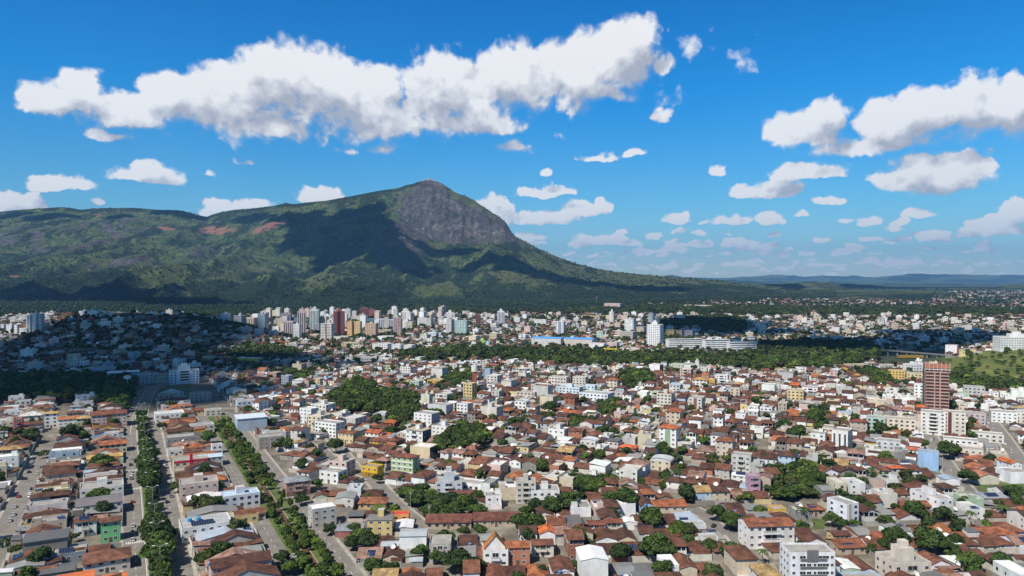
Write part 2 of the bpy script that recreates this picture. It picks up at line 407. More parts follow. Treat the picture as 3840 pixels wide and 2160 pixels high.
c = mixc(nt, ramp(nt, fm, [(.47, 0), (.56, 1)]), grass, woods)
rockv = scaled(nt, P, (1, 1, .16))
r1 = noise(nt, rockv, .03, 8, .65)
st1 = noise(nt, scaled(nt, P, (1, 1, .07)), .045, 6, .7)
rk = ramp(nt, math_(nt, 'ADD', math_(nt, 'MULTIPLY', r1, .5), math_(nt, 'MULTIPLY', st1, .5)), [(.36, (.022, .020, .024)), (.46, (.062, .058, .062)), (.54, (.115, .108, .105)), (.66, (.24, .225, .21))])
rk2 = ramp(nt, noise(nt, P, .012, 5), [(.42, 0), (.6, 1)])
rk = mixc(nt, 1.0, rk, ramp(nt, noise(nt, P, .007, 5, .65), [(.35, .5), (.62, 1.25)]), 'MULTIPLY')
rk = mixc(nt, ramp(nt, noise(nt, P, .022, 6, .65), [(.52, 0), (.60, .75)]), rk, (.038, .050, .026))
rk = mixc(nt, math_(nt, 'MULTIPLY', rk2, .35), rk, (.085, .060, .058))
rm = math_(nt, 'ADD', A_('rock'), math_(nt, 'MULTIPLY', math_(nt, 'SUBTRACT', n2, .5), 1.1))
c = mixc(nt, ramp(nt, rm, [(.45, 0), (.58, 1)]), c, rk)
sm = math_(nt, 'ADD', A_('soil'), math_(nt, 'MULTIPLY', math_(nt, 'SUBTRACT', n3, .5), 1.2))
c = mixc(nt, ramp(nt, sm, [(.42, 0), (.62, 1)]), c, (.24, .115, .080))
L(nt, c, p.inputs['Base Color']); p.inputs['Roughness'].default_value = .95; p.inputs['Specular IOR Level'].default_value = .15
b = N(nt, 'ShaderNodeBump'); b.inputs['Strength'].default_value = 1.0; b.inputs['Distance'].default_value = 16
L(nt, math_(nt, 'ADD', n3, math_(nt, 'MULTIPLY', r1, 1.5)), b.inputs['Height']); L(nt, b.outputs[0], p.inputs['Normal'])
link('mountain', grid_mesh('mountain', X, D, Z, MATS['mountain'], {'forest': forest, 'rock': rock, 'soil': soil, 'dry': dry}), kind='structure')

# ------------------------------------------------------------------ hills beyond the town, right of the mountain
def range_mesh(name, pts, D0, thick, mat, nzamp, seed, attrs=None, foot=0.0):
    pts = np.array(pts, float) * DISP
    px_ = np.arange(pts[0, 0], pts[-1, 0], 6.0); s_ = np.linspace(0, 1.6, 60)
    PXr, Sr = np.meshgrid(px_, s_)
    ysl = np.interp(PXr, pts[:, 0], pts[:, 1])
    Dd = D0 + thick * Sr
    top = HC + (HOR - ysl) / FPX * (D0 + thick)
    Xx = (PXr - 1920) / FPX * Dd
    qf = np.where(Sr < 1, np.sin(np.clip(Sr, 0, 1) * pi / 2), np.clip(1 - (Sr - 1) / .6, 0, 1))
    Zz = foot + (top - foot) * qf
    am = nzamp * np.sin(np.clip(Sr / 1.6, 0, 1) * pi)
    r_ = ridged(Xx / (nzamp * 9) + Dd / (nzamp * 30), Dd / (nzamp * 16), 4, seed) - .6
    Zz = Zz + am * r_ * 1.2 * np.where(Sr < .97, 1, .25)
    Zz = np.maximum(Zz, -8.0)
    fo = fbm(Xx / (nzamp * 5), Dd / (nzamp * 5), 4, seed + 5)
    return link(name, grid_mesh(name, Xx, Dd, Zz, mat, {'forest': np.clip(sstep(.40, .56, fo) * (.6 if D0 < 8000 else .9), 0, 1), 'rock': 0 * Xx, 'soil': sstep(.6, .75, fbm(Xx / 200, Dd / 200, 3, seed + 9)) * .6 if attrs else 0 * Xx, 'dry': 0 * Xx + (.9 if attrs else .55 if D0 < 8000 else .3)}), kind='structure')
MM = MATS['mountain']
range_mesh('hills', [(1700, 770), (1760, 752), (1830, 727), (1880, 718), (1940, 714), (2000, 716), (2040, 713), (2080, 712), (2110, 716), (2140, 733), (2160, 742), (2180, 755)], 5600, 900, MM, 45, 201, foot=0)
range_mesh('hills', [(2020, 760), (2100, 716), (2180, 715), (2225, 720), (2250, 733), (2290, 748), (2340, 756)], 6900, 800, MM, 35, 221, attrs=1, foot=0)
range_mesh('hills', [(2240, 752), (2300, 740), (2400, 733), (2480, 727), (2540, 717), (2600, 708), (2750, 700), (3000, 700), (3300, 720)], 6600, 1100, MM, 45, 241, foot=0)
range_mesh('hills', [(1500, 715), (1700, 712), (1850, 706), (1950, 711), (2050, 708), (2150, 712), (2250, 713), (2350, 716), (2450, 714), (2576, 718), (2900, 712), (3300, 720)], 11500, 2500, MM, 70, 261, foot=0)
range_mesh('hills', [(1500, 712), (1800, 706), (1880, 700), (1960, 698), (2010, 704), (2080, 702), (2160, 700), (2200, 697), (2260, 693), (2320, 688), (2360, 692), (2420, 690), (2470, 694), (2530, 693), (2576, 691), (2700, 688), (3000, 696), (3300, 700)], 21000, 4000, MM, 130, 281, foot=0)
range_mesh('hills', [(1200, 706), (1600, 702), (1690, 691), (1720, 697), (1880, 699), (1950, 694), (2010, 697), (2060, 693), (2100, 694), (2170, 697), (2250, 695), (2330, 700), (2600, 695), (3300, 700)], 25500, 3000, MM, 180, 301, foot=0)
range_mesh('hills', [(-1500, 620), (-1200, 600), (-1000, 640), (-900, 690)], 9500, 2500, MM, 120, 311, foot=0)
# ------------------------------------------------------------------ clouds in the sky dome (far beyond everything, angular procedural pattern)
CL = []   # (display px x, y of the flat base centre, half width, height up, depth below)
def C(x, y, a, up, dn, k=None): CL.append((x, y + (6 if up > 58 else 0), a * (1.05 if up > 58 else 1), up, dn * (1.28 if up > 58 else 1), k or min(1.7, .58 + up / 75.0)))
# long cloud over the mountain
C(120, 245, 105, 66, 42); C(200, 215, 75, 62, 70); C(330, 270, 150, 62, 58); C(430, 230, 100, 72, 80); C(560, 235, 160, 100, 95)
C(700, 190, 120, 112, 110); C(810, 205, 120, 110, 120); C(900, 250, 180, 110, 100); C(690, 300, 110, 60, 50); C(930, 300, 180, 60, 48)
C(1130, 215, 150, 108, 110); C(1290, 195, 150, 98, 90); C(1440, 165, 140, 105, 100); C(1560, 130, 112, 98, 90); C(1610, 85, 62, 58, 70); C(1500, 235, 110, 45, 38)
C(1180, 300, 190, 60, 40); C(280, 345, 95, 22, 18); C(970, 372, 95, 26, 16); C(1640, 165, 70, 34, 24)
# pieces
C(1650, 300, 48, 34, 22); C(1285, 378, 62, 30, 16); C(1500, 400, 60, 24, 9); C(1590, 390, 40, 16, 7); C(1366, 440, 18, 20, 6); C(1745, 120, 70, 52, 40, .30); C(1830, 132, 60, 20, 20, .30)
C(1880, 178, 40, 26, 20, .26); C(1935, 115, 20, 46, 30, .28); C(1900, 100, 34, 24, 20, .28); C(1680, 235, 50, 40, 24, .22); C(870, 378, 70, 20, 16, .5); C(540, 395, 40, 12, 8, .3); C(610, 408, 36, 14, 8, .4); C(535, 440, 30, 12, 8, .3); C(1700, 443, 34, 14, 8, .35); C(1400, 340, 40, 26, 20, .3); C(2480, 380, 50, 26, 14, .6); C(1805, 438, 36, 28, 10)
# right cloud
C(2000, 330, 100, 62, 30); C(2075, 300, 70, 62, 60); C(2210, 300, 90, 66, 70); C(2330, 270, 130, 72, 90); C(2440, 250, 130, 76, 95); C(2560, 260, 110, 80, 90); C(2200, 365, 230, 40, 26)
C(2030, 440, 120, 44, 16); C(1940, 488, 130, 48, 16); C(2080, 508, 70, 26, 10); C(2330, 450, 170, 84, 34); C(2450, 420, 70, 50, 40)
# left small ones
C(160, 475, 105, 38, 14); C(365, 458, 115, 50, 18); C(40, 520, 85, 40, 30); C(250, 520, 26, 16, 8); C(530, 530, 60, 46, 30); C(640, 525, 80, 28, 20); C(805, 500, 95, 42, 30)
# behind the peak
C(1245, 540, 65, 66, 30); C(1370, 490, 95, 30, 10); C(1360, 560, 120, 42, 16); C(1450, 535, 80, 42, 22); C(1510, 520, 40, 34, 22); C(1340, 600, 60, 22, 12)
C(1700, 560, 50, 26, 10); C(1830, 565, 80, 28, 12); C(1925, 560, 50, 32, 14); C(1530, 610, 100, 26, 10); C(2300, 538, 50, 22, 8); C(2250, 570, 26, 14, 6)
C(2490, 585, 120, 46, 20); C(2556, 540, 60, 44, 34); C(2200, 600, 50, 12, 6); C(2330, 590, 60, 12, 8)

gq = random.Random(4)
for (xa, xb, ya, yb_, n_, s0, s1) in [(1340, 2600, 596, 640, 22, 22, 56), (1420, 2600, 634, 672, 34, 16, 40), (1600, 2600, 664, 692, 34, 10, 30), (1500, 2600, 545, 604, 14, 20, 44)]:
    for i in range(n_):
        s_ = gq.uniform(s0, s1); C(xa + (xb - xa) * (i + gq.uniform(.1, .9)) / n_, gq.uniform(ya, yb_), s_, s_ * gq.uniform(.32, .55), s_ * .16)
m = bpy.data.materials.new('sky_clouds'); m.use_nodes = True; nt = m.node_tree
for n in list(nt.nodes): nt.nodes.remove(n)
def cloud_group():
    g = bpy.data.node_groups.new('cloud_field', 'ShaderNodeTree')
    g.interface.new_socket('P', in_out='INPUT', socket_type='NodeSocketVector')
    g.interface.new_socket('F', in_out='OUTPUT', socket_type='NodeSocketFloat')
    gi = g.nodes.new('NodeGroupInput'); go = g.nodes.new('NodeGroupOutput')
    Pin = gi.outputs[0]
    # billow warp
    nv = N(g, 'ShaderNodeTexNoise'); nv.inputs['Scale'].default_value = 14; nv.inputs['Detail'].default_value = 3; L(g, Pin, nv.inputs['Vector'])
    w1 = N(g, 'ShaderNodeVectorMath', operation='MULTIPLY_ADD'); w1.inputs[1].default_value = (.040, .024, 0); L(g, nv.outputs['Color'], w1.inputs[0])
    nv2 = N(g, 'ShaderNodeTexNoise'); nv2.inputs['Scale'].default_value = 60; nv2.inputs['Detail'].default_value = 4; L(g, Pin, nv2.inputs['Vector'])
    w2 = N(g, 'ShaderNodeVectorMath', operation='MULTIPLY_ADD'); w2.inputs[1].default_value = (.016, .009, 0); L(g, nv2.outputs['Color'], w2.inputs[0])
    sub = N(g, 'ShaderNodeVectorMath', operation='SUBTRACT'); sub.inputs[1].default_value = (.030, .0175, 0); L(g, Pin, sub.inputs[0]); L(g, sub.outputs[0], w1.inputs[2])
    L(g, w1.outputs[0], w2.inputs[2]); W = w2.outputs[0]
    cur = None
    for (x, y, a, up, dn, k) in CL:
        az = math.atan((x * DISP - 1920) / FPX); cz = cos(az)
        el = math.atan((HOR - y * DISP) / FPX * cz)
        ra = a * DISP / FPX * cz * cz; ru = up * DISP / FPX * cz; rd = dn * DISP / FPX * cz
        ma = N(g, 'ShaderNodeVectorMath', operation='MULTIPLY_ADD'); L(g, W, ma.inputs[0])
        ma.inputs[1].default_value = (1 / ra, 1 / ru, 0); ma.inputs[2].default_value = (-az / ra, -el / ru, 0)
        mu = N(g, 'ShaderNodeVectorMath', operation='MULTIPLY'); L(g, ma.outputs[0], mu.inputs[0]); mu.inputs[1].default_value = (-1, -ru / rd, 0)
        mx = N(g, 'ShaderNodeVectorMath', operation='MAXIMUM'); L(g, ma.outputs[0], mx.inputs[0]); L(g, mu.outputs[0], mx.inputs[1])
        le = N(g, 'ShaderNodeVectorMath', operation='LENGTH'); L(g, mx.outputs[0], le.inputs[0])
        # larger clouds are thicker: depth measured against the vertical radius
        v = math_(g, 'MULTIPLY', math_(g, 'SUBTRACT', 1.0, le.outputs['Value']), k)
        cur = v if cur is None else math_(g, 'SMOOTH_MAX', cur, v)
        if cur.node.operation == 'SMOOTH_MAX': cur.node.inputs[2].default_value = .12
    # scattered small cumulus low over the horizon, flattening with distance
    sep = N(g, 'ShaderNodeSeparateXYZ'); L(g, W, sep.inputs[0])
    e = math_(g, 'ADD', sep.outputs[1], .022)
    e = math_(g, 'MAXIMUM', e, .004)
    lg = math_(g, 'LOGARITHM', e, math.e)
    cmb = N(g, 'ShaderNodeCombineXYZ'); L(g, math_(g, 'MULTIPLY', sep.outputs[0], 34), cmb.inputs[0]); L(g, math_(g, 'MULTIPLY', lg, 11.5), cmb.inputs[1])
    sn = N(g, 'ShaderNodeTexNoise'); sn.inputs['Scale'].default_value = 1.0; sn.inputs['Detail'].default_value = 2; L(g, cmb.outputs[0], sn.inputs['Vector'])
    low = math_(g, 'MULTIPLY', math_(g, 'SUBTRACT', sn.outputs[0], .47), 3.0)
    band = N(g, 'ShaderNodeMapRange'); band.interpolation_type = 'SMOOTHSTEP'
    band.inputs['From Min'].default_value = .062; band.inputs['From Max'].default_value = .035; L(g, sep.outputs[1], band.inputs[0])
    azm = N(g, 'ShaderNodeMapRange'); azm.inputs['From Min'].default_value = -.05; azm.inputs['From Max'].default_value = .1; L(g, sep.outputs[0], azm.inputs[0])
    low = math_(g, 'SUBTRACT', low, math_(g, 'MULTIPLY', math_(g, 'SUBTRACT', 1.0, math_(g, 'MULTIPLY', band.outputs[0], azm.outputs[0])), 2.0))
    low = math_(g, 'SUBTRACT', low, .25); cur = math_(g, 'MAXIMUM', cur, low)
    # cauliflower detail
    d1 = noise(g, Pin, 24, 9, .58)
    vo = N(g, 'ShaderNodeTexVoronoi', feature='SMOOTH_F1'); vo.inputs['Scale'].default_value = 55; L(g, W, vo.inputs['Vector'])
    vo.inputs['Detail'].default_value = 2
    det = math_(g, 'ADD', math_(g, 'MULTIPLY', math_(g, 'SUBTRACT', d1, .5), 1.5), math_(g, 'MULTIPLY', math_(g, 'SUBTRACT', .42, vo.outputs['Distance']), .42))
    det = math_(g, 'ADD', det, math_(g, 'MULTIPLY', math_(g, 'SUBTRACT', noise(g, Pin, 95, 5, .6), .5), .26))
    L(g, math_(g, 'ADD', cur, det), go.inputs[0])
    return g
G = cloud_group()
tc = N(nt, 'ShaderNodeNewGeometry')
vsub = N(nt, 'ShaderNodeVectorMath', operation='SUBTRACT'); L(nt, tc.outputs['Position'], vsub.inputs[0]); vsub.inputs[1].default_value = (0, 0, HC)
vnn = N(nt, 'ShaderNodeVectorMath', operation='NORMALIZE'); L(nt, vsub.outputs[0], vnn.inputs[0])
sp = N(nt, 'ShaderNodeSeparateXYZ'); L(nt, vnn.outputs[0], sp.inputs[0])
azn = math_(nt, 'ARCTAN2', sp.outputs[0], sp.outputs[1]); eln = math_(nt, 'ARCSINE', sp.outputs[2])
cb = N(nt, 'ShaderNodeCombineXYZ'); L(nt, azn, cb.inputs[0]); L(nt, eln, cb.inputs[1])
g1 = N(nt, 'ShaderNodeGroup'); g1.node_tree = G; L(nt, cb.outputs[0], g1.inputs[0])
oc = N(nt, 'ShaderNodeCombineXYZ'); od = math_(nt, 'ADD', .007, math_(nt, 'MULTIPLY', math_(nt, 'MAXIMUM', eln, 0.0), .13)); L(nt, od, oc.inputs[1]); L(nt, math_(nt, 'MULTIPLY', od, -.4), oc.inputs[0])
off = N(nt, 'ShaderNodeVectorMath', operation='ADD'); L(nt, oc.outputs[0], off.inputs[1]); L(nt, cb.outputs[0], off.inputs[0])
g2 = N(nt, 'ShaderNodeGroup'); g2.node_tree = G; L(nt, off.outputs[0], g2.inputs[0])
al = N(nt, 'ShaderNodeMapRange'); al.interpolation_type = 'SMOOTHSTEP'; al.inputs['From Min'].default_value = -.02; al.inputs['From Max'].default_value = .22
grad = math_(nt, 'SUBTRACT', g2.outputs[0], g1.outputs[0])
L(nt, g1.outputs[0], al.inputs[0]); L(nt, math_(nt, 'ADD', math_(nt, 'ADD', .12, math_(nt, 'MULTIPLY', math_(nt, 'MAXIMUM', eln, 0.0), 1.2)), math_(nt, 'MULTIPLY', math_(nt, 'MAXIMUM', grad, 0.0), .75)), al.inputs['From Max'])
lit = N(nt, 'ShaderNodeMapRange'); lit.inputs['From Min'].default_value = -.15; lit.inputs['From Max'].default_value = 1.15
lit.inputs['To Min'].default_value = 1.0; lit.inputs['To Max'].default_value = 0.0; nA = noise(nt, cb.outputs[0], 12, 6, .55); nB = noise(nt, off.outputs[0], 12, 6, .55); nC = noise(nt, cb.outputs[0], 10, 3, .5)
emb = math_(nt, 'ADD', math_(nt, 'MULTIPLY', math_(nt, 'SUBTRACT', nB, nA), 3.8), math_(nt, 'MULTIPLY', math_(nt, 'SUBTRACT', nC, .47), 2.3))
L(nt, math_(nt, 'ADD', emb, math_(nt, 'ADD', math_(nt, 'MULTIPLY', g2.outputs[0], .62), math_(nt, 'MULTIPLY', grad, .55))), lit.inputs[0])
ccol = ramp(nt, lit.outputs[0], [(0, (.43, .46, .53)), (.3, (.55, .57, .63)), (.6, (.71, .73, .77)), (1, (.93, .93, .93))])
em = N(nt, 'ShaderNodeEmission'); L(nt, ccol, em.inputs['Color']); em.inputs['Strength'].default_value = .83
tr = N(nt, 'ShaderNodeBsdfTransparent'); mx = N(nt, 'ShaderNodeMixShader')
lowfade = N(nt, 'ShaderNodeMapRange'); lowfade.inputs['From Min'].default_value = -.005; lowfade.inputs['From Max'].default_value = .09
lowfade.inputs['To Min'].default_value = .85; lowfade.inputs['To Max'].default_value = .97; L(nt, eln, lowfade.inputs[0])
L(nt, math_(nt, 'MULTIPLY', math_(nt, 'POWER', al.outputs[0], 1.25), lowfade.outputs[0]), mx.inputs[0]); L(nt, tr.outputs[0], mx.inputs[1]); L(nt, em.outputs[0], mx.inputs[2])
om = N(nt, 'ShaderNodeOutputMaterial'); L(nt, mx.outputs[0], om.inputs['Surface'])
MATS['sky_clouds'] = m
try: m.cycles.emission_sampling = 'NONE'
except Exception: pass
aa = np.linspace(-R(62), R(62), 49); ee = np.linspace(R(-1), R(38), 20)
AA, EE = np.meshgrid(aa, ee); RR = 70000.0
link('sky', grid_mesh('sky', RR * np.cos(EE) * np.sin(AA), RR * np.cos(EE) * np.cos(AA), HC + RR * np.sin(EE), m), kind='structure')
# ------------------------------------------------------------------ vegetation templates
import bmesh
_ico = {}
def ico(sub):
    if sub not in _ico:
        bm = bmesh.new(); bmesh.ops.create_icosphere(bm, subdivisions=sub, radius=1.0)
        _ico[sub] = (np.array([v.co[:] for v in bm.verts]), np.array([[v.index for v in f.verts] for f in bm.faces])); bm.free()
    return _ico[sub]
def crown(seed, h=9.0, r=4.6, nl=9, leaves=110, ls=.55, sub=2, trunk=.28, flat_=1.0, core=.8):
    """crown of overlapping leaf lumps: V, tris, quads, colours"""
    g = np.random.default_rng(seed)
    Vs, Ts, cT, Qs, cQ = [], [], [], [], []; n = 0
    z0 = h * trunk
    for k in range(nl):
        if k == 0: c = np.array([0, 0, z0 + (h - z0) * .52]); rr = r * .62
        else:
            an = 2 * pi * (k / (nl - 1)) + g.uniform(-.4, .4); e = g.uniform(.1, .95)
            rr = r * g.uniform(.30, .5)
            q = r * (1 - .55 * e * e) * g.uniform(.45, .72)
            c = np.array([q * cos(an), q * sin(an), z0 + rr * .55 + (h - z0 - rr * 1.15) * e])
        sc = np.array([rr, rr, rr * .8 * flat_])
        v, t = ico(sub)
        dsp = 1 + .22 * (g.random(len(v)) - .5)
        Vs.append(v * sc * core * dsp[:, None] + c); Ts.append(t + n); n += len(v)
        lum = g.uniform(.75, 1.15)
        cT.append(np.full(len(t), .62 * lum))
        if leaves:
            m_ = max(4, int(leaves * (rr / (r * .45)) ** 2))
            d = g.normal(size=(m_, 3)); d[:, 2] = np.abs(d[:, 2]) * 1.0 - .25; d /= np.linalg.norm(d, axis=1)[:, None]
            p = c + d * sc * g.uniform(.72, 1.12, (m_, 1))
            nn = d + g.normal(size=(m_, 3)) * .55; nn /= np.linalg.norm(nn, axis=1)[:, None]
            a = np.cross(nn, g.normal(size=(m_, 3))); a /= np.linalg.norm(a, axis=1)[:, None]; b = np.cross(nn, a)
            s = ls * g.uniform(.6, 1.3, (m_, 1))
            q4 = np.stack([p - a * s - b * s * .6, p + a * s - b * s * .6, p + a * s * .7 + b * s * .6, p - a * s * .7 + b * s * .6], 1)
            Vs.append(q4.reshape(-1, 3)); Qs.append(np.arange(m_ * 4).reshape(-1, 4) + n); n += m_ * 4
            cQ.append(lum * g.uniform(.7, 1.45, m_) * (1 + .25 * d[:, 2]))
    V = np.concatenate(Vs); T = np.concatenate(Ts); Q = np.concatenate(Qs) if Qs else np.zeros((0, 4), int)
    return V, T, Q, np.concatenate(cT), (np.concatenate(cQ) if cQ else np.zeros(0))
def palm(seed, h=9.0):
    g = np.random.default_rng(seed); V, Q, c = [], [], []; n = 0
    for k in range(15):
        an = 2 * pi * k / 15 + g.uniform(-.2, .2); L_ = g.uniform(2.4, 3.2); up = g.uniform(.1, 1.1)
        pts = []
        for j in range(5):
            s = j / 4; pts.append((L_ * s * cos(an), L_ * s * sin(an), h + up * s - 2.6 * s * s * (.6 + .4 * (k % 2))))
        w = .38
        for j in range(4):
            for sg in (-1, 1):
                a, b = pts[j], pts[j + 1]; o = (-sin(an) * w * sg, cos(an) * w * sg, -.25)
                V += [a, b, (b[0] + o[0] * (1 - j / 5), b[1] + o[1] * (1 - j / 5), b[2] + o[2]), (a[0] + o[0], a[1] + o[1], a[2] + o[2])]
                Q.append((n, n + 1, n + 2, n + 3)); n += 4; c.append(g.uniform(.8, 1.4))
    return np.array(V), np.zeros((0, 3), int), np.array(Q), np.zeros(0), np.array(c)
def arr_mesh(name, V, T, Q, colT, colQ, mat):
    me = bpy.data.meshes.new(name); nT, nQ = len(T), len(Q)
    me.vertices.add(len(V)); me.vertices.foreach_set('co', V.astype(np.float32).ravel())
    me.loops.add(3 * nT + 4 * nQ); me.loops.foreach_set('vertex_index', np.concatenate([T.ravel(), Q.ravel()]).astype(np.int32))
    me.polygons.add(nT + nQ)
    me.polygons.foreach_set('loop_start', np.concatenate([np.arange(nT) * 3, 3 * nT + np.arange(nQ) * 4]).astype(np.int32))
    me.polygons.foreach_set('loop_total', np.concatenate([np.full(nT, 3), np.full(nQ, 4)]).astype(np.int32))
    me.update(calc_edges=True)
    cc = np.ones((3 * nT + 4 * nQ, 4), np.float32); cc[:, :3] = np.concatenate([np.repeat(colT, 3, 0), np.repeat(colQ, 4, 0)])
    a = me.attributes.new('col', 'FLOAT_COLOR', 'CORNER'); a.data.foreach_set('color', cc.ravel())
    me.materials.append(MATS[mat]); return me
def mass_mesh(name, temps, inst, mat, **kw):
    """inst: list of (template index, x, y, z, scale_xy, scale_z, rot, colour)"""
    VV, TT, QQ, cT, cQ = [], [], [], [], []; n = 0
    for ti, (V, T, Q, a, b) in enumerate(temps):
        I = [i for i in inst if i[0] == ti]
        if not I: continue
        A = np.array([i[1:7] for i in I]); K = np.array([i[7] for i in I]); k = len(I)
        c, s = np.cos(A[:, 5])[:, None], np.sin(A[:, 5])[:, None]
        x = (V[None, :, 0] * c - V[None, :, 1] * s) * A[:, 3:4] + A[:, 0:1]
        y = (V[None, :, 0] * s + V[None, :, 1] * c) * A[:, 3:4] + A[:, 1:2]
        z = V[None, :, 2] * A[:, 4:5] + A[:, 2:3]
        VV.append(np.stack([x, y, z], -1).reshape(-1, 3))
        offs = (n + np.arange(k) * len(V))[:, None, None]; n += k * len(V)
        TT.append((T[None] + offs).reshape(-1, 3)); QQ.append((Q[None] + offs).reshape(-1, 4))
        cT.append((K[:, None, :] * a[None, :, None]).reshape(-1, 3)); cQ.append((K[:, None, :] * b[None, :, None]).reshape(-1, 3))
    if not VV: return None
    return link(name, arr_mesh(name, np.concatenate(VV), np.concatenate(TT), np.concatenate(QQ), np.concatenate(cT), np.concatenate(cQ), mat), **kw)
LEAFC = [(.030, .052, .012), (.038, .064, .014), (.050, .082, .016), (.026, .044, .013), (.066, .100, .018), (.045, .060, .018)]
TREES = []      # (x, y, z, height, radius, colour index, kind)  kind: 'round', 'palm', 'bush', 'cone'
def add_tree(x, y, h=None, r=None, ci=None, kind='round', z=None):
    h = h or rng.uniform(5.5, 10); r = r or h * rng.uniform(.42, .58)
    if ci is None: ci = rng.choice([0, 0, 1, 1, 2, 3, 4, 5])
    TREES.append((x, y, float(ground_z(x, y)) if z is None else z, h, r, ci, kind))

# ------------------------------------------------------------------ image-space outlines of wooded and open areas (read off the photograph)
def inside(poly, x, y):
    r_ = False; j = len(poly) - 1
    for i in range(len(poly)):
        xi, yi = poly[i]; xj, yj = poly[j]
        if (yi > y) != (yj > y) and x < (xj - xi) * (y - yi) / (yj - yi) + xi: r_ = not r_
        j = i
    return r_
WOODS = [  # polygon, spacing m, height range
    ([(-500, 1425), (250, 1418), (470, 1424), (505, 1450), (488, 1500), (480, 1560), (430, 1540), (330, 1515), (100, 1512), (-500, 1512)], 7.5, (7, 13)),
    ([(1215, 1545), (1235, 1500), (1330, 1435), (1400, 1450), (1425, 1490), (1560, 1495), (1572, 1560), (1510, 1600), (1400, 1565), (1300, 1562)], 6.5, (7, 12)),
    ([(1500, 1332), (1620, 1324), (1780, 1314), (1925, 1320), (2300, 1338), (2500, 1338), (2700, 1346), (2870, 1336), (2880, 1398), (2700, 1385), (2400, 1378), (2200, 1385), (1950, 1368), (1780, 1362), (1620, 1358), (1500, 1350)], 10, (8, 15)),
    ([(2850, 1308), (3050, 1292), (3250, 1305), (3300, 1325), (3290, 1355), (3200, 1385), (2830, 1400)], 10, (8, 16)),
    ([(2480, 1218), (2580, 1200), (2700, 1192), (2800, 1212), (2785, 1258), (2680, 1255), (2600, 1235), (2500, 1232)], 11, (10, 16)),
    ([(1500, 1150), (2000, 1172), (2500, 1150), (2660, 1150), (2900, 1155), (3300, 1162), (3840, 1163), (4200, 1163), (4200, 1180), (3500, 1190), (2880, 1190), (2650, 1182), (1500, 1180)], 19, (10, 18)),
    ([(1492, 1880), (1560, 1835), (1640, 1850), (1700, 1880), (1790, 1905), (1800, 1940), (1620, 1950), (1560, 1950)], 7.0, (4.5, 8.5)),
    ([(1635, 1710), (1650, 1640), (1750, 1605), (1835, 1640), (1832, 1680), (1755, 1715)], 6.5, (7, 11)),
    ([(2865, 1865), (2900, 1770), (2990, 1750), (3080, 1785), (3135, 1865), (2960, 1885)], 6.0, (4.5, 7.5)),
    ([(2320, 1408), (2430, 1402), (2452, 1452), (2370, 1472), (2330, 1440)], 8, (7, 12)),
    ([(3222, 1398), (3262, 1388), (3320, 1420), (3360, 1452), (3330, 1470), (3225, 1430)], 8, (7, 11)),
    ([(3370, 1480), (3420, 1478), (3520, 1540), (3480, 1560), (3400, 1520)], 7, (6, 9)),
    ([(2128, 1800), (2230, 1800), (2300, 1820), (2290, 1850), (2180, 1872)], 6, (6, 9)),
    ([(2150, 1580), (2225, 1580), (2225, 1605), (2150, 1610)], 6, (6, 9)),
    ([(2250, 1510), (2320, 1500), (2325, 1560), (2260, 1565)], 6, (6, 9)),
    ([(820, 1330), (1000, 1300), (1120, 1325), (1080, 1360), (900, 1360)], 11, (7, 12)),
    ([(1060, 1400), (1180, 1405), (1150, 1440), (1060, 1440)], 10, (7, 11)),
    ([(1650, 1430), (1760, 1400), (1790, 1440), (1700, 1470)], 9, (7, 11)),
    ([(3040, 1540), (3100, 1530), (3120, 1610), (3060, 1630)], 6.5, (6, 9)),
    ([(3500, 1440), (3600, 1395), (3620, 1420), (3840, 1440), (4200, 1450), (4200, 1475), (3620, 1475), (3530, 1470)], 9, (6, 10)),
    ([(700, 1160), (860, 1165), (960, 1220), (930, 1245), (800, 1225), (700, 1200)], 10, (6, 10)),
    ([(1380, 1470), (1560, 1480), (1560, 1500), (1400, 1500)], 8, (7, 10)),
]
OPENS = [   # open grass, kept free of buildings
    [(560, 1440), (705, 1440), (700, 1470), (620, 1500), (590, 1520), (560, 1480)],
    [(3490, 1400), (3560, 1345), (3700, 1318), (3760, 1305), (4200, 1280), (4200, 1475), (3640, 1475), (3520, 1440)],
    [(3650, 1808), (4000, 1815), (4000, 1868), (3690, 1850)],
    [(3010, 1945), (3100, 1950), (3090, 1985), (3000, 1990)],
    [(3178, 1682), (3235, 1680), (3230, 1702), (3180, 1702)],
    [(1600, 1350), (1780, 1348), (1790, 1362), (1600, 1366)],
    [(3240, 1325), (3550, 1310), (3560, 1365), (3300, 1380)],
    [(-500, 1920), (30, 1925), (20, 1985), (-500, 1990)],
]
def in_wood(px, py): return any(inside(w[0], px, py) for w in WOODS)
def in_open(px, py): return any(inside(w, px, py) for w in OPENS)

# ------------------------------------------------------------------ roads
AZL = math.atan((470 - 1920) / FPX)                       # direction of the two avenues
def frame(az): return (sin(az), cos(az)), (cos(az), -sin(az))
ROADS = []     # (polyline world, width, kind)
def road_px(pts, w, kind='asphalt'):
    P_ = [at(*p)[:2] for p in pts]; ROADS.append((P_, w, kind)); return P_
def line_px(px, py, az, w, u0, u1, kind='asphalt', doff=0.0):
    """straight road through the point seen at (px, py), running along az from depth-distance u0 to u1 about that point"""
    x, y = flat(px, py); (ux, uy), (vx, vy) = frame(az)
    x += vx * doff; y += vy * doff
    P_ = [(x + ux * u, y + uy * u) for u in np.linspace(u0, u1, 12)]; ROADS.append((P_, w, kind)); return P_
mx_, my_ = flat(601, 2160)
ave_l = line_px(601, 2160, AZL, 8.6, -160, 395, doff=-8.6)
ave_r = line_px(601, 2160, AZL, 7.6, -160, 395, doff=8.0)
canal_x, canal_y = flat(1206, 2156)
can_l = line_px(1206, 2156, AZL, 7.2, -150, 385, doff=-11.2)
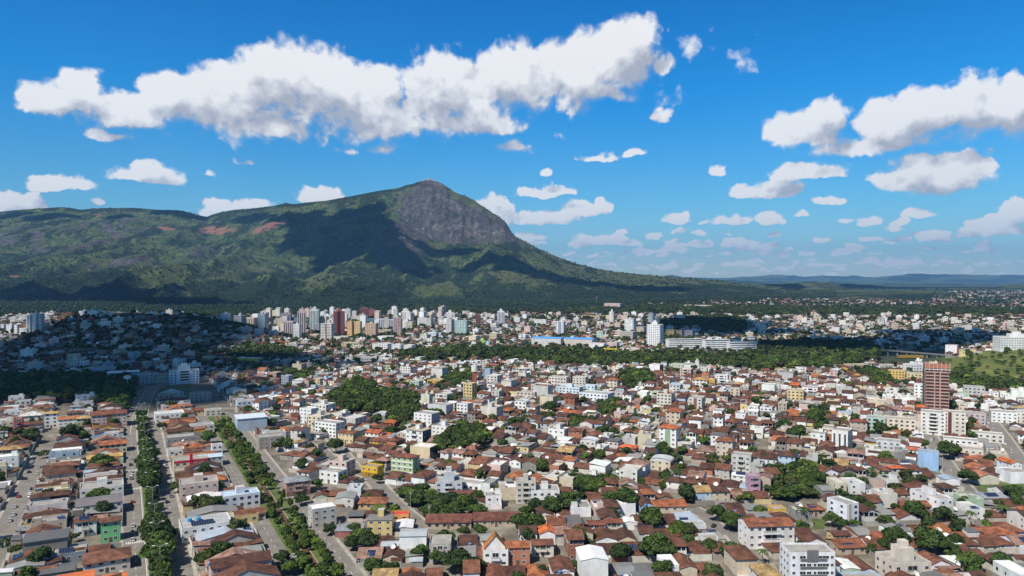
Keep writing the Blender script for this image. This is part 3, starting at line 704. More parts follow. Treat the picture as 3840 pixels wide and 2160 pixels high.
can_r = line_px(1206, 2156, AZL, 7.6, -150, 385, doff=11.0)
street_l = line_px(27, 1978, AZL, 9.0, -130, 190)
hw = road_px([(505, 1625), (512, 1570), (528, 1520), (543, 1485), (562, 1460), (592, 1447), (640, 1440), (700, 1437)], 17)
s1 = road_px([(1100, 1600), (1170, 1655), (1235, 1715), (1262, 1738)], 7)
s2 = road_px([(1385, 1785), (1440, 1850), (1510, 1920), (1590, 1985)], 8.5)
s3 = road_px([(3335, 1405), (3400, 1470), (3480, 1540), (3560, 1610)], 8)
s4 = road_px([(3480, 1620), (3500, 1665), (3550, 1750), (3610, 1830), (3650, 1880)], 9)
s5 = road_px([(3700, 1560), (3760, 1640), (3850, 1770), (3950, 1900)], 9)
s6 = road_px([(2755, 2010), (2790, 2050), (2850, 2120), (2900, 2200)], 7.5)
s7 = road_px([(2590, 1910), (2640, 1930), (2690, 1990), (2760, 2020)], 8)
s8 = road_px([(200, 1680), (160, 1720), (120, 1760)], 9)
s9 = road_px([(1240, 1640), (1335, 1765), (1400, 1800)], 7)
s10 = road_px([(3255, 1470), (3300, 1520), (3350, 1560)], 7)
cross1 = road_px([(980, 1900), (1040, 1890), (1110, 1880)], 7)
def seg_dist(x, y, P_):
    P_ = np.array(P_); a, b = P_[:-1], P_[1:]; d = b - a
    t = np.clip(((x - a[:, 0]) * d[:, 0] + (y - a[:, 1]) * d[:, 1]) / (d ** 2).sum(1), 0, 1)
    return np.hypot(x - a[:, 0] - t * d[:, 0], y - a[:, 1] - t * d[:, 1]).min()
MEDIANS = [([((p[0] + q[0]) / 2, (p[1] + q[1]) / 2) for p, q in zip(ave_l, ave_r)], 9.0), ([((p[0] + q[0]) / 2, (p[1] + q[1]) / 2) for p, q in zip(can_l, can_r)], 15.0)]
def near_road(x, y, extra=0.0):
    for P_, w, k in ROADS:
        if seg_dist(x, y, P_) < w / 2 + extra: return True
    for P_, w in MEDIANS:
        if seg_dist(x, y, P_) < w / 2 + 3: return True
    return False
def strip(mb, P_, w, z, mat, col=(1, 1, 1), off=0.0):
    P_ = np.array(P_, float)
    # resample
    seg = np.hypot(*(P_[1:] - P_[:-1]).T); s = np.concatenate([[0], np.cumsum(seg)]); n = max(3, int(s[-1] / 8))
    q = np.linspace(0, s[-1], n); x = np.interp(q, s, P_[:, 0]); y = np.interp(q, s, P_[:, 1])
    tx, ty = np.gradient(x), np.gradient(y); l = np.hypot(tx, ty); nx, ny = ty / l, -tx / l
    pts = []
    for i in range(n):
        for o in (off - w / 2, off + w / 2):
            a, b = x[i] + nx[i] * o, y[i] + ny[i] * o; pts.append((a, b, float(ground_z(a, b)) + z))
    mb.faces(pts, [(2 * i, 2 * i + 1, 2 * i + 3, 2 * i + 2) for i in range(n - 1)], mat, col)
rd = MB(); pv_ = MB(); pt = MB()
for ri_, (P_, w, k) in enumerate(ROADS):
    strip(rd, P_, w, .04 + .008 * (len(ROADS) - ri_), 'asphalt')
    if P_ is not hw and P_ is not s8 and P_ is not cross1:
        for sgn in (-1, 1):
            o = sgn * (w / 2 + 1.0)
            strip(pv_, P_, 1.5, .235 + .004 * ri_, 'concrete', off=o)
            strip(pv_, P_, .18, .16, 'concrete', off=sgn * (w / 2 + .02))
def dashes(P_, off, gap=9.0, ln=3.5, w=.16, solid=False):
    P_ = np.array(P_, float); d = P_[-1] - P_[0]; Ln = np.hypot(*d); d /= Ln; n_ = np.array([d[1], -d[0]])
    k = 0.0
    while k < Ln:
        a = P_[0] + d * k + n_ * off; b = P_[0] + d * min(Ln, k + (Ln if solid else ln)) + n_ * off
        pt.poly([(*(a - n_ * w / 2), .235), (*(a + n_ * w / 2), .235), (*(b + n_ * w / 2), .235), (*(b - n_ * w / 2), .235)], 'road_paint', (1, 1, 1))
        k += Ln + 1 if solid else gap
dashes(ave_l, 0); dashes(ave_r, 0); dashes(can_l, 0); dashes(can_r, 0)
dashes(ave_l, 3.9, solid=True, w=.3); dashes(ave_r, -3.4, solid=True, w=.3)
for P_, kk in ((ave_l, (110, 205, 300, 345)), (ave_r, (150, 290))):
    P_ = np.array(P_); d = P_[-1] - P_[0]; d /= np.hypot(*d); n_ = np.array([d[1], -d[0]])
    for k in kk:
        for j in range(-4, 5):
            a = P_[0] + d * k + n_ * j * .85; b = a + d * 3.0
            pt.poly([(*(a - n_ * .25), .245), (*(a + n_ * .25), .245), (*(b + n_ * .25), .245), (*(b - n_ * .25), .245)], 'road_paint', (1, 1, 1))
strip(pt, hw, .35, .26, 'road_paint', off=-3.0); strip(pt, hw, .35, .26, 'road_paint', off=8.0); strip(pt, hw, .35, .26, 'road_paint', off=-8.0)
# medians: kerbed grass, canal channel
gm = MB()
for (P_, w) in MEDIANS:
    if w < 10: strip(gm, P_, 7.4, .26, 'grass'); strip(pv_, P_, .3, .27, 'concrete', off=-3.85); strip(pv_, P_, .3, .27, 'concrete', off=3.85)
    else:
        strip(gm, P_, 5.6, .26, 'grass', off=-4.4); strip(gm, P_, 5.6, .26, 'grass', off=4.4)
        strip(gm, P_, 3.0, -.0 + .05, 'earth', (.13, .07, .045), off=0)
        strip(pv_, P_, .35, .4, 'concrete', off=-1.6); strip(pv_, P_, .35, .4, 'concrete', off=1.6)
for poly in OPENS[2:5] + OPENS[7:8] + [OPENS[5]]:
    gm.poly([(*at(*p)[:2], at(*p)[2] + .12) for p in reversed(poly)], 'grass', (1, 1, 1))

# ------------------------------------------------------------------ building vocabulary
WALLS = [('white', (.80, .80, .78), 26), ('off-white', (.68, .65, .59), 20), ('cream', (.62, .54, .41), 14), ('beige', (.48, .40, .31), 10), ('pale pink', (.60, .46, .40), 6),
         ('light grey', (.50, .49, .47), 9), ('grey', (.27, .26, .24), 10), ('pale yellow', (.66, .55, .30), 4), ('pale green', (.42, .53, .40), 3), ('pale blue', (.42, .54, .66), 3),
         ('bare brick', (.30, .125, .075), 4), ('ochre', (.60, .36, .10), 2), ('terracotta', (.42, .18, .11), 2)]
TILES = [('dark brown', (.098, .046, .032), 34), ('brown', (.145, .064, .040), 28), ('reddish brown', (.185, .078, .048), 18), ('orange', (.34, .125, .055), 6), ('faded pink', (.30, .18, .14), 8), ('ochre', (.40, .27, .12), 1.5), ('bright orange', (.52, .14, .045), .6)]
SHEETS = [('grey', (.27, .27, .26), 10), ('dark grey', (.14, .14, .14), 5), ('white', (.78, .78, .78), 3), ('blue-grey', (.36, .43, .50), 2)]
SLABS = [('grey', (.33, .315, .29), 6), ('pale', (.55, .53, .49), 5), ('white', (.76, .75, .73), 3)]
def pick(tb):
    t = rng.random() * sum(a[-1] for a in tb)
    for a in tb:
        t -= a[-1]
        if t <= 0: return a
    return tb[0]
def var(c, s=.1):
    k = 1 + rng.uniform(-s, s); return tuple(max(.01, min(.9, a * k * (1 + rng.uniform(-.03, .03)))) for a in c)

def window_mesh(pane=(1, 1, 1), frame_=(.72, .71, .68)):
    mb = MB()
    mb.faces([(-.5, 0, -.5), (.5, 0, -.5), (.5, 0, .5), (-.5, 0, .5), (-.5, -.06, -.5), (.5, -.06, -.5), (.5, -.06, .5), (-.5, -.06, .5),
              (-.42, -.06, -.42), (.42, -.06, -.42), (.42, -.06, .42), (-.42, -.06, .42)],
             [(0, 1, 5, 4), (1, 2, 6, 5), (2, 3, 7, 6), (3, 0, 4, 7), (4, 5, 9, 8), (5, 6, 10, 9), (6, 7, 11, 10), (7, 4, 8, 11)], 'trim', frame_)
    mb.faces([(-.42, -.055, -.42), (.42, -.055, -.42), (.42, -.055, .42), (-.42, -.055, .42)], [(0, 1, 2, 3)], 'glass', pane)
    mb.box(-.015, .015, -.07, -.056, -.42, .42, 'trim', frame_)
    return mb.mesh('window')
WIN = None
class Solo:
    """one building as an Empty with its parts"""
    solo = True
    def __init__(s): s.parts = {}; s.wins = []; s.extra = []
    def part(s, n): return s.parts.setdefault(n, MB())
    def window(s, x, y, z, w, h, f): s.wins.append((x, y, z, w, h, f))
    def finish(s, name, loc, rot, **kw):
        global WIN
        if WIN is None: WIN = [window_mesh(), window_mesh(frame_=(.10, .09, .08)), window_mesh(frame_=(.45, .44, .42))]
        wm = WIN[rng.choice([0, 0, 1, 2])]
        e = empty(name, loc, rot, **kw)
        made = {}
        for n, mb in s.parts.items():
            if '>' in n or not mb.F: continue
            made[n] = mb.build(n, e)
        for n, mb in s.parts.items():
            if '>' in n and mb.F: mb.build(n.split('>')[1], made.get(n.split('>')[0], e))
        for i, (n, mb) in enumerate(s.extra):
            if mb.F: mb.build(n, e)
        for (x, y, z, w, h, f) in s.wins[:98]:
            o = bpy.data.objects.new('window', wm); COL.objects.link(o); o.parent = e
            o.location = (x, y, z); o.rotation_euler = (0, 0, f); o.scale = (w, 1, h)
        return e
class Mass:
    solo = False
    def __init__(s): s.mb = MB(); s.extra = []
    def part(s, n): return s.mb
    def window(s, x, y, z, w, h, f):
        c, q = cos(f), sin(f); ox, oy = q * .05, -c * .05       # outward
        s.mb.faces([(x + ox - c * w / 2, y + oy - q * w / 2, z - h / 2), (x + ox + c * w / 2, y + oy + q * w / 2, z - h / 2),
                    (x + ox + c * w / 2, y + oy + q * w / 2, z + h / 2), (x + ox - c * w / 2, y + oy - q * w / 2, z + h / 2)], [(0, 1, 2, 3)], 'glass', (1, 1, 1))
class Baked(Solo):
    """a far building: windows are part of its wall mesh"""
    def window(s, x, y, z, w, h, f):
        c, q = cos(f), sin(f); ox, oy = q * .05, -c * .05
        s.part('wall').faces([(x + ox - c * w / 2, y + oy - q * w / 2, z - h / 2), (x + ox + c * w / 2, y + oy + q * w / 2, z - h / 2),
                    (x + ox + c * w / 2, y + oy + q * w / 2, z + h / 2), (x + ox - c * w / 2, y + oy - q * w / 2, z + h / 2)], [(0, 1, 2, 3)], 'glass', (1, 1, 1))

def gable(S_, x0, x1, y0, y1, z, axis, ov, pitch, mat, col, wcol, part='roof', wall='wall'):
    mb = S_.part(part)
    if axis == 'x':      # ridge along x
        ym = (y0 + y1) / 2; hh = (y1 - y0) / 2 * pitch; e = ov * pitch
        a, b, c_ = y0 - ov, ym, y1 + ov; xa, xb = x0 - ov * .6, x1 + ov * .6
        mb.faces([(xa, a, z - e), (xb, a, z - e), (xb, b, z + hh), (xa, b, z + hh), (xb, c_, z - e), (xa, c_, z - e)], [(0, 1, 2, 3), (3, 2, 4, 5)], mat, col)
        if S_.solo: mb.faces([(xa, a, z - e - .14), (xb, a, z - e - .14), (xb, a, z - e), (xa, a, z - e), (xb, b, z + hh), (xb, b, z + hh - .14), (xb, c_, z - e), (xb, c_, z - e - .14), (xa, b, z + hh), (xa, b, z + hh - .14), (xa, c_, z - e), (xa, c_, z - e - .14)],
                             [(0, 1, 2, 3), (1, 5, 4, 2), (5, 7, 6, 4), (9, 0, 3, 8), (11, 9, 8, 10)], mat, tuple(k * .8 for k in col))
        S_.part(wall).faces([(x0, y0, z), (x0, y1, z), (x0, ym, z + hh - .03), (x1, y0, z), (x1, y1, z), (x1, ym, z + hh - .03)], [(0, 2, 1), (3, 4, 5)], 'wall', wcol)
    else:
        xm = (x0 + x1) / 2; hh = (x1 - x0) / 2 * pitch; e = ov * pitch
        a, b, c_ = x0 - ov, xm, x1 + ov; ya, yb_ = y0 - ov * .6, y1 + ov * .6
        mb.faces([(a, ya, z - e), (b, ya, z + hh), (b, yb_, z + hh), (a, yb_, z - e), (c_, ya, z - e), (c_, yb_, z - e)], [(0, 1, 2, 3), (1, 4, 5, 2)], mat, col)
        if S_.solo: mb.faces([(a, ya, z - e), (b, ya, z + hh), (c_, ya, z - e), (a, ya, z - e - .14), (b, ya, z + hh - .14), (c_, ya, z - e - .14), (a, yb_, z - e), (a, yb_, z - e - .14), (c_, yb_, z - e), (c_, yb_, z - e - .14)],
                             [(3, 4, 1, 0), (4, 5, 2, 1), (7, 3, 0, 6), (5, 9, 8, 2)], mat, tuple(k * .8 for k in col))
        S_.part(wall).faces([(x0, y0, z), (x1, y0, z), (xm, y0, z + hh - .03), (x0, y1, z), (x1, y1, z), (xm, y1, z + hh - .03)], [(0, 1, 2), (4, 3, 5)], 'wall', wcol)
    return z + hh
def hip(S_, x0, x1, y0, y1, z, ov, pitch, mat, col, part='roof'):
    a, b, c_, d = x0 - ov, x1 + ov, y0 - ov, y1 + ov; e = ov * pitch * .6
    w, l = b - a, d - c_; h = min(w, l) / 2 * pitch; r_ = min(w, l) / 2
    if w >= l: p, q = (a + r_, (c_ + d) / 2, z - e + h), (b - r_, (c_ + d) / 2, z - e + h); f = [(0, 1, 5, 4), (1, 2, 5), (2, 3, 4, 5), (3, 0, 4)]
    else: p, q = ((a + b) / 2, c_ + r_, z - e + h), ((a + b) / 2, d - r_, z - e + h); f = [(0, 1, 4), (1, 2, 5, 4), (2, 3, 5), (3, 0, 4, 5)]
    mb = S_.part(part); V = [(a, c_, z - e), (b, c_, z - e), (b, d, z - e), (a, d, z - e), p, q]
    mb.faces(V, f, mat, col)
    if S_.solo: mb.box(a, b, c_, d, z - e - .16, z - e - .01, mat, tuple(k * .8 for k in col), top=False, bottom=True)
    return z - e + h
def shed(S_, x0, x1, y0, y1, z, ov, rise, mat, col, part='roof', wcol=None, side='y'):
    mb = S_.part(part)
    if side == 'y': p = [(x0 - ov, y0 - ov, z), (x1 + ov, y0 - ov, z), (x1 + ov, y1 + ov, z + rise), (x0 - ov, y1 + ov, z + rise)]
    else: p = [(x0 - ov, y0 - ov, z), (x1 + ov, y0 - ov, z + rise), (x1 + ov, y1 + ov, z + rise), (x0 - ov, y1 + ov, z)]
    mb.faces(p + [(a, b, c - .1) for a, b, c in p], [(0, 1, 2, 3), (4, 5, 1, 0), (5, 6, 2, 1), (6, 7, 3, 2), (7, 4, 0, 3)], mat, col)
def arch(S_, x0, x1, y0, y1, z, rise, mat, col, n=7):
    mb = S_.part('roof'); pts = []
    for k in range(n + 1):
        a = pi * k / n; x = (x0 + x1) / 2 - (x1 - x0) / 2 * cos(a) * 1.04; zz = z + rise * sin(a)
        pts += [(x, y0 - .4, zz), (x, y1 + .4, zz)]
    mb.faces(pts, [(2 * k, 2 * k + 2, 2 * k + 3, 2 * k + 1) for k in range(n)], mat, col)
    w = S_.part('wall'); w.poly([(pts[2 * k][0], y0, pts[2 * k][2] - .05) for k in range(n + 1)][::-1], 'wall', (.7, .7, .68))
def flatroof(S_, x0, x1, y0, y1, z, wcol, rcol, par=.7):
    S_.part('roof').poly([(x0 + .2, y0 + .2, z + .03), (x1 - .2, y0 + .2, z + .03), (x1 - .2, y1 - .2, z + .03), (x0 + .2, y1 - .2, z + .03)], 'slab', rcol)
    mb = S_.part('parapet')
    for (a, b, c_, d) in ((x0, x1, y0, y0 + .2), (x0, x1, y1 - .2, y1), (x0, x0 + .2, y0 + .2, y1 - .2), (x1 - .2, x1, y0 + .2, y1 - .2)):
        mb.box(a, b, c_, d, z, z + par, 'wall', wcol)
def tank(S_, x, y, z, r=.75, h=1.2, c=(.12, .25, .45)):
    mb = MB() if S_.solo else S_.mb
    mb.cyl(x, y, z, z + h * .8, r * .85, r, 'sheet', c, 10, cap=False); mb.cyl(x, y, z + h * .8, z + h, r * 1.05, r * .35, 'sheet', c, 10)
    if S_.solo: S_.extra.append(('water_tank', mb))
def dish(S_, x, y, z, r=1.0, a=0.6):
    mb = MB() if S_.solo else S_.mb
    n = 12; tl = .7; c_, s_ = cos(a), sin(a)
    def tf(u, v, w): # tilt then turn
        v2, w2 = v * cos(tl) - w * sin(tl), v * sin(tl) + w * cos(tl)
        return (x + u * c_ - v2 * s_, y + u * s_ + v2 * c_, z + 1.1 + w2)
    ring = [tf(r * cos(2 * pi * k / n), r * sin(2 * pi * k / n), .28 * r) for k in range(n)]; mid = [tf(.5 * r * cos(2 * pi * k / n), .5 * r * sin(2 * pi * k / n), .07 * r) for k in range(n)]
    mb.faces(ring + mid + [tf(0, 0, 0)], [(k, (k + 1) % n, n + (k + 1) % n, n + k) for k in range(n)] + [(n + k, n + (k + 1) % n, 2 * n) for k in range(n)], 'trim', (.62, .61, .58))
    mb.tube((x, y, z - .4), (x, y, z + 1.1), .06, .06, 'trim', (.4, .4, .4), 5)
    if S_.solo: S_.extra.append(('satellite_dish', mb))
def solar(S_, x, y, z, nx, ny, slope=.35, az=0.0):
    mb = MB() if S_.solo else S_.mb
    for i in range(nx):
        for j in range(ny):
            a, b = x + i * 1.08, y + j * 1.75
            mb.poly([(a, b, z + .25 + (b - y) * slope), (a + 1.02, b, z + .25 + (b - y) * slope), (a + 1.02, b + 1.68, z + .25 + (b + 1.68 - y) * slope), (a, b + 1.68, z + .25 + (b + 1.68 - y) * slope)], 'solar', (.012, .022, .065))
    w, l = nx * 1.08, ny * 1.75
    mb.faces([(x - .04, y - .04, z + .2), (x + w, y - .04, z + .2), (x + w, y + l, z + .2 + l * slope), (x - .04, y + l, z + .2 + l * slope)], [(0, 1, 2, 3)], 'trim', (.35, .37, .4))
    if S_.solo: S_.extra.append(('solar_panels', mb))
# ------------------------------------------------------------------ generic house on a lot; local frame, street side at -y
def walls_windows(S_, x0, x1, y0, y1, z0, st, fh=3.0, dens=1.0, faces=('f', 'r', 'l'), ww=1.5, wh=1.2):
    for k in range(st):
        z = z0 + k * fh + 1.75
        for f in faces:
            if f in 'fb':
                n = max(1, int((x1 - x0) / 3.3 * dens)); Y = y0 if f == 'f' else y1
                for i in range(n):
                    if rng.random() < .12: continue
                    S_.window(x0 + (i + .5) * (x1 - x0) / n, Y, z, ww * rng.choice([.6, 1, 1]), wh, 0 if f == 'f' else pi)
            else:
                n = max(1, int((y1 - y0) / 4.6 * dens)); X = x1 if f == 'r' else x0
                for i in range(n):
                    if rng.random() < .25: continue
                    S_.window(X, y0 + (i + .5) * (y1 - y0) / n, z, ww * rng.choice([.5, .8]), wh, pi / 2 if f == 'r' else -pi / 2)
def house(S_, w, d, det, g=None, force=None):
    """returns the words that describe it"""
    fo = force or {}
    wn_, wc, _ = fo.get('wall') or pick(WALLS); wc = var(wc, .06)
    r = rng.random()
    kind = fo.get('kind') or ('gable' if r < .42 else 'hip' if r < .60 else 'terrace' if r < .73 else 'sheet' if r < .83 else 'flat')
    st = fo.get('st') or (1 if rng.random() < .42 else 2 if rng.random() < .86 else 3)
    if kind == 'flat' and st == 1: st = 2
    tn, tcol, _ = fo.get('tile') or pick(TILES); tcol = var(tcol, .12)
    fh = 3.0; H = st * fh + rng.uniform(-.1, .5)
    hw = w / 2; front = rng.uniform(.6, 3.6); dm = d * rng.uniform(.58, .86)
    y0 = -d / 2 + front; y1 = min(d / 2 - .3, y0 + dm)
    x0, x1 = -hw + .1, hw - .1
    if rng.random() < .3: x1 -= rng.uniform(.6, 1.6)
    elif rng.random() < .25: x0 += rng.uniform(.6, 1.6)
    words = dict(wall=wn_, st=st, kind=kind, roof=tn + ' tile', ext=[])
    W_ = S_.part('wall')
    if kind == 'terrace':
        st = max(st, 2); H = st * 3.0; words['st'] = st
        W_.box(x0, x1, y0, y1, -3, H - 2.0, 'wall', wc, topm='slab', topc=(.33, .31, .28))
        for px_ in np.linspace(x0 + .2, x1 - .2, 4):
            for py_ in (y0 + .2, (y0 + y1) / 2, y1 - .2): W_.box(px_ - .14, px_ + .14, py_ - .14, py_ + .14, H - 2.0, H + .3, 'wall', wc, top=False)
        if rng.random() < .6: W_.box(x0 + .3, x1 - .3, (y0 + y1) / 2, y1 - .3, H - 2.0, H + .2, 'wall', var(wc, .1))
        if rng.random() < .5: hip(S_, x0, x1, y0, y1, H + .3, .5, .38, 'tile', tcol); words['roof'] = tn + ' tile hip'
        else: gable(S_, x0, x1, y0, y1, H + .3, rng.choice('xy'), .5, .34, 'tile', tcol, wc)
        if det: walls_windows(S_, x0, x1, y0, y1, 0, st - 1)
    else:
        W_.box(x0, x1, y0, y1, -3, H, 'wall', wc, top=(kind == 'sheet'), topm='slab' if kind == 'sheet' else None, topc=(.3, .29, .27))
        if kind == 'gable':
            ax = rng.choice('xxy') if (x1 - x0) < 1.3 * (y1 - y0) else 'x'
            gable(S_, x0, x1, y0, y1, H, ax, .5, rng.uniform(.3, .42), 'tile', tcol, wc); words['roof'] = tn + ' tile'
            words['ax'] = ax
        elif kind == 'hip': hip(S_, x0, x1, y0, y1, H, .6, rng.uniform(.34, .46), 'tile', tcol)
        elif kind == 'sheet':
            sn, sc_, _ = pick(SHEETS); words['roof'] = sn + ' sheet'
            if rng.random() < .5: shed(S_, x0, x1, y0, y1, H + .2, .3, rng.uniform(.5, 1.4), 'sheet', var(sc_), side=rng.choice('xy'))
            else: gable(S_, x0, x1, y0, y1, H, rng.choice('xy'), .3, .16, 'sheet', var(sc_), wc)
        else:
            sn, sc_, _ = pick(SLABS); words['roof'] = sn + ' slab'
            flatroof(S_, x0, x1, y0, y1, H, wc, var(sc_))
            if rng.random() < .5:
                tx = rng.uniform(x0 + 1.5, x1 - 1.5); S_.part('roof_room' if S_.solo else 'wall').box(tx - 1.4, tx + 1.4, y1 - 4, y1 - .9, H, H + 2.4, 'wall', var(wc, .05), topm='slab', topc=(.5, .48, .45)); words['ext'].append('rooftop room')
            if rng.random() < .4: tank(S_, rng.uniform(x0 + 1.2, x1 - 1.2), y0 + 2.2, H, c=rng.choice([(.12, .25, .45), (.45, .44, .42), (.10, .22, .42)])); words['ext'].append('water tank')
        walls_windows(S_, x0, x1, y0, y1, 0, st, faces=('f', 'r', 'l') if det else ('f',), dens=1 if det else .6)
    if det:
        # door, garage, front roof, rear annex, lot walls
        if S_.solo and front > 1.2:
            S_.part('door').box(x0 + .6, x0 + 1.5, y0 - .05, y0, 0, 2.1, 'trim', rng.choice([(.16, .08, .04), (.5, .5, .48), (.08, .08, .08)]))
        g_ = rng.random()
        if front > 2.5 and g_ < .6:
            xa, xb = (x0, x0 + (x1 - x0) * rng.uniform(.45, 1)) if rng.random() < .5 else (x1 - (x1 - x0) * rng.uniform(.45, 1), x1)
            mm = ('tile', tcol) if rng.random() < .55 else ('sheet', var(pick(SHEETS)[1]))
            shed(S_, xa, xb, -d / 2 + .3, y0 - .1, 2.5, .1, .7, mm[0], mm[1], part='garage_roof')
        back = d / 2 - y1
        if back > 2.4 and rng.random() < .75:
            xa, xb = (x0, x0 + (x1 - x0) * rng.uniform(.5, 1)) if rng.random() < .5 else (x1 - (x1 - x0) * rng.uniform(.5, 1), x1)
            q = rng.random(); ya = y1 + rng.uniform(.2, 1.2)
            aw = var(wc if rng.random() < .6 else pick(WALLS)[1], .1); hh = rng.choice([2.7, 2.9, 3.2, 5.6])
            S_.part('annex').box(xa, xb, ya, d / 2 - .15, -2, hh, 'wall', aw, topm='slab', topc=(.34, .32, .29))
            if q < .55: shed(S_, xa, xb, ya, d / 2 - .15, hh + .05, .25, .8, 'tile', var(pick(TILES)[1], .1), part='annex_roof' if S_.solo else 'roof')
            elif q < .8: shed(S_, xa, xb, ya, d / 2 - .15, hh + .05, .2, .5, 'sheet', var(pick(SHEETS)[1], .1), part='annex_roof' if S_.solo else 'roof')
        lw_c = var(rng.choice([wc, (.42, .40, .36), (.55, .52, .46), (.30, .28, .25)]), .1); lw_h = rng.uniform(2.0, 2.7)
        F_ = S_.part('lot_wall'); 
        F_.box(-hw, hw, -d / 2, -d / 2 + .15, -2, lw_h, 'wall', lw_c); F_.box(-hw, -hw + .09, -d / 2 + .15, d / 2, -2, lw_h, 'wall', lw_c)
        F_.box(hw - .09, hw, -d / 2 + .15, d / 2, -2, lw_h, 'wall', lw_c); F_.box(-hw + .1, hw - .1, d / 2 - .13, d / 2, -2, lw_h, 'wall', lw_c)
        if rng.random() < .2 and kind in ('gable', 'sheet', 'flat'):
            sx = rng.uniform(x0 + .5, max(x0 + .6, x1 - 5)); solar(S_, sx, y0 + .5, H + .35, rng.randint(3, 4), 2, .34 if kind == 'gable' else .12); words['ext'].append('solar panels')
        if rng.random() < .16: dish(S_, rng.uniform(x0 + 1.5, x1 - 1.5), (y0 + y1) / 2 + rng.uniform(-2, 1), H + 1.2, rng.uniform(.8, 1.3), rng.uniform(-.6, .6)); words['ext'].append('satellite dish')
        if rng.random() < .1 and kind not in ('flat',): tank(S_, rng.uniform(x0 + 1.2, x1 - 1.2), y1 + .5, H - .2); words['ext'].append('blue water tank')
    words['H'] = H
    return words

# ------------------------------------------------------------------ apartment blocks, halls and towers
def apt(S_, w, d, h, col, roof='F', rcol=None, win='n', stripe=None, side=None, opt='', fh=None):
    """win: n = separate windows, b = balcony bands in the middle, h = horizontal ribbon floors, v = vertical dark strips, x = blank"""
    fh = fh or 3.0; st = max(1, int(round(h / fh))); fh = h / st
    x0, x1, y0, y1 = -w / 2, w / 2, -d / 2, d / 2; rcol = rcol or (.36, .345, .32)
    W_ = S_.part('wall'); W_.box(x0, x1, y0, y1, -4, h, 'wall', col, top=False)
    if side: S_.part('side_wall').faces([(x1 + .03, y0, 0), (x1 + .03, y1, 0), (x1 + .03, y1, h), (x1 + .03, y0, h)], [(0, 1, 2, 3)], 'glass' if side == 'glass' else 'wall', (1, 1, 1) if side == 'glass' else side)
    if roof == 'F': flatroof(S_, x0, x1, y0, y1, h, col, rcol)
    elif roof == 'S': S_.part('roof').box(x0 - .5, x1 + .5, y0 - .5, y1 + .5, h + .02, h + .35, 'sheet', rcol, bottom=True)
    elif roof == 'T': hip(S_, x0, x1, y0, y1, h, .6, .32, 'tile', rcol)
    elif roof == 'G': gable(S_, x0, x1, y0, y1, h, 'x', .5, .3, 'tile', rcol, col)
    elif roof == 'Y': gable(S_, x0, x1, y0, y1, h, 'y', .5, .3, 'tile', rcol, col)
    elif roof == 'M': gable(S_, x0, x1, y0, y1, h, 'x', .3, .14, 'sheet', rcol, col)
    elif roof == 'N': gable(S_, x0, x1, y0, y1, h, 'y', .3, .2, 'sheet', rcol, col)
    elif roof == 'A': arch(S_, x0, x1, y0, y1, h, w * .14, 'sheet', rcol)
    xs = None
    if stripe:
        sw = w * stripe[1]; sx = stripe[2] * w if len(stripe) > 2 else 0
        S_.part('facade_band').box(sx - sw / 2, sx + sw / 2, y0 - .18, y0 - .002, 0, h + (.5 if roof == 'F' else -.3), 'wall', stripe[0]); xs = (sx - sw / 2, sx + sw / 2)
    if win != 'x':
        n = max(2, int(w / 3.4)); m_ = max(1, int(d / 4.2))
        for k in range(st):
            z = k * fh + fh * .58
            if win == 'h':
                S_.window(0, y0, z, w * .92, fh * .34, 0); S_.window(x1, 0, z, d * .9, fh * .42, pi / 2)
                continue
            if win == 'v': continue
            for i in range(n):
                x = x0 + (i + .5) * w / n
                if xs and xs[0] - .6 < x < xs[1] + .6: continue
                if win == 'b' and abs(x) < w * .2 and st > 1: continue
                S_.window(x, y0, z, min(1.7, w / n * .5), min(1.3, fh * .42), 0)
            for i in range(m_):
                y = y0 + (i + .5) * d / m_
                if side != 'glass': S_.window(x1 + (.04 if side else 0), y, z, min(1.4, d / m_ * .45), min(1.3, fh * .42), pi / 2)
                S_.window(x0, y, z, min(1.4, d / m_ * .45), min(1.3, fh * .42), -pi / 2)
            if win == 'b' and (k or st == 1):
                bw = w * .36
                b_ = S_.part('balcony') if not S_.solo or isinstance(S_, Baked) else MB()
                b_.box(-bw / 2, bw / 2, y0 - 1.1, y0, k * fh - .12, k * fh + .9, 'wall', tuple(min(.85, c * 1.08) for c in col), bottom=True, topm='slab', topc=(.2, .2, .19))
                if S_.solo and not isinstance(S_, Baked): S_.extra.append(('balcony', b_))
                S_.window(0, y0, z, bw * .8, min(2.0, fh * .62), 0)
        if win == 'v':
            for i in range(n):
                x = x0 + (i + .5) * w / n
                if xs and xs[0] - .6 < x < xs[1] + .6: continue
                S_.window(x, y0, h * .5, w / n * .42, h * .9, 0)
            for i in range(m_): S_.window(x1, y0 + (i + .5) * d / m_, h * .5, d / m_ * .4, h * .9, pi / 2)
    if 't' in opt: S_.part('roof_tower').box(-w * .12, w * .12, -d * .1, d * .28, h + (.5 if roof in 'TG' else .05), h + 3.4, 'wall', tuple(c * .96 for c in col), topm='slab', topc=(.5, .48, .45))
    if 'T' in opt: S_.part('roof_tower').box(-w * .2, w * .2, -d * .2, d * .25, h + .05, h + 5.0, 'wall', col, topm='slab', topc=(.5, .48, .45)); S_.part('roof_tower').box(-w * .1, w * .1, -d * .1, d * .12, h + 5.0, h + 7.5, 'wall', col)
    if 'k' in opt: tank(S_, w * .25, 0, h, 1.0, 1.6, (.12, .28, .55))
    if 'K' in opt: tank(S_, -w * .3, d * .2, h, 1.1, 1.8, (.05, .28, .55)); tank(S_, -w * .12, d * .2, h, 1.1, 1.8, (.05, .28, .55))
    if 's' in opt: solar(S_, -w * .3, -d * .35, h + .3, max(3, int(w * .45)), 2, .25)
    if 'd' in opt: dish(S_, w * .1, d * .1, h + .2, 1.4, .3)
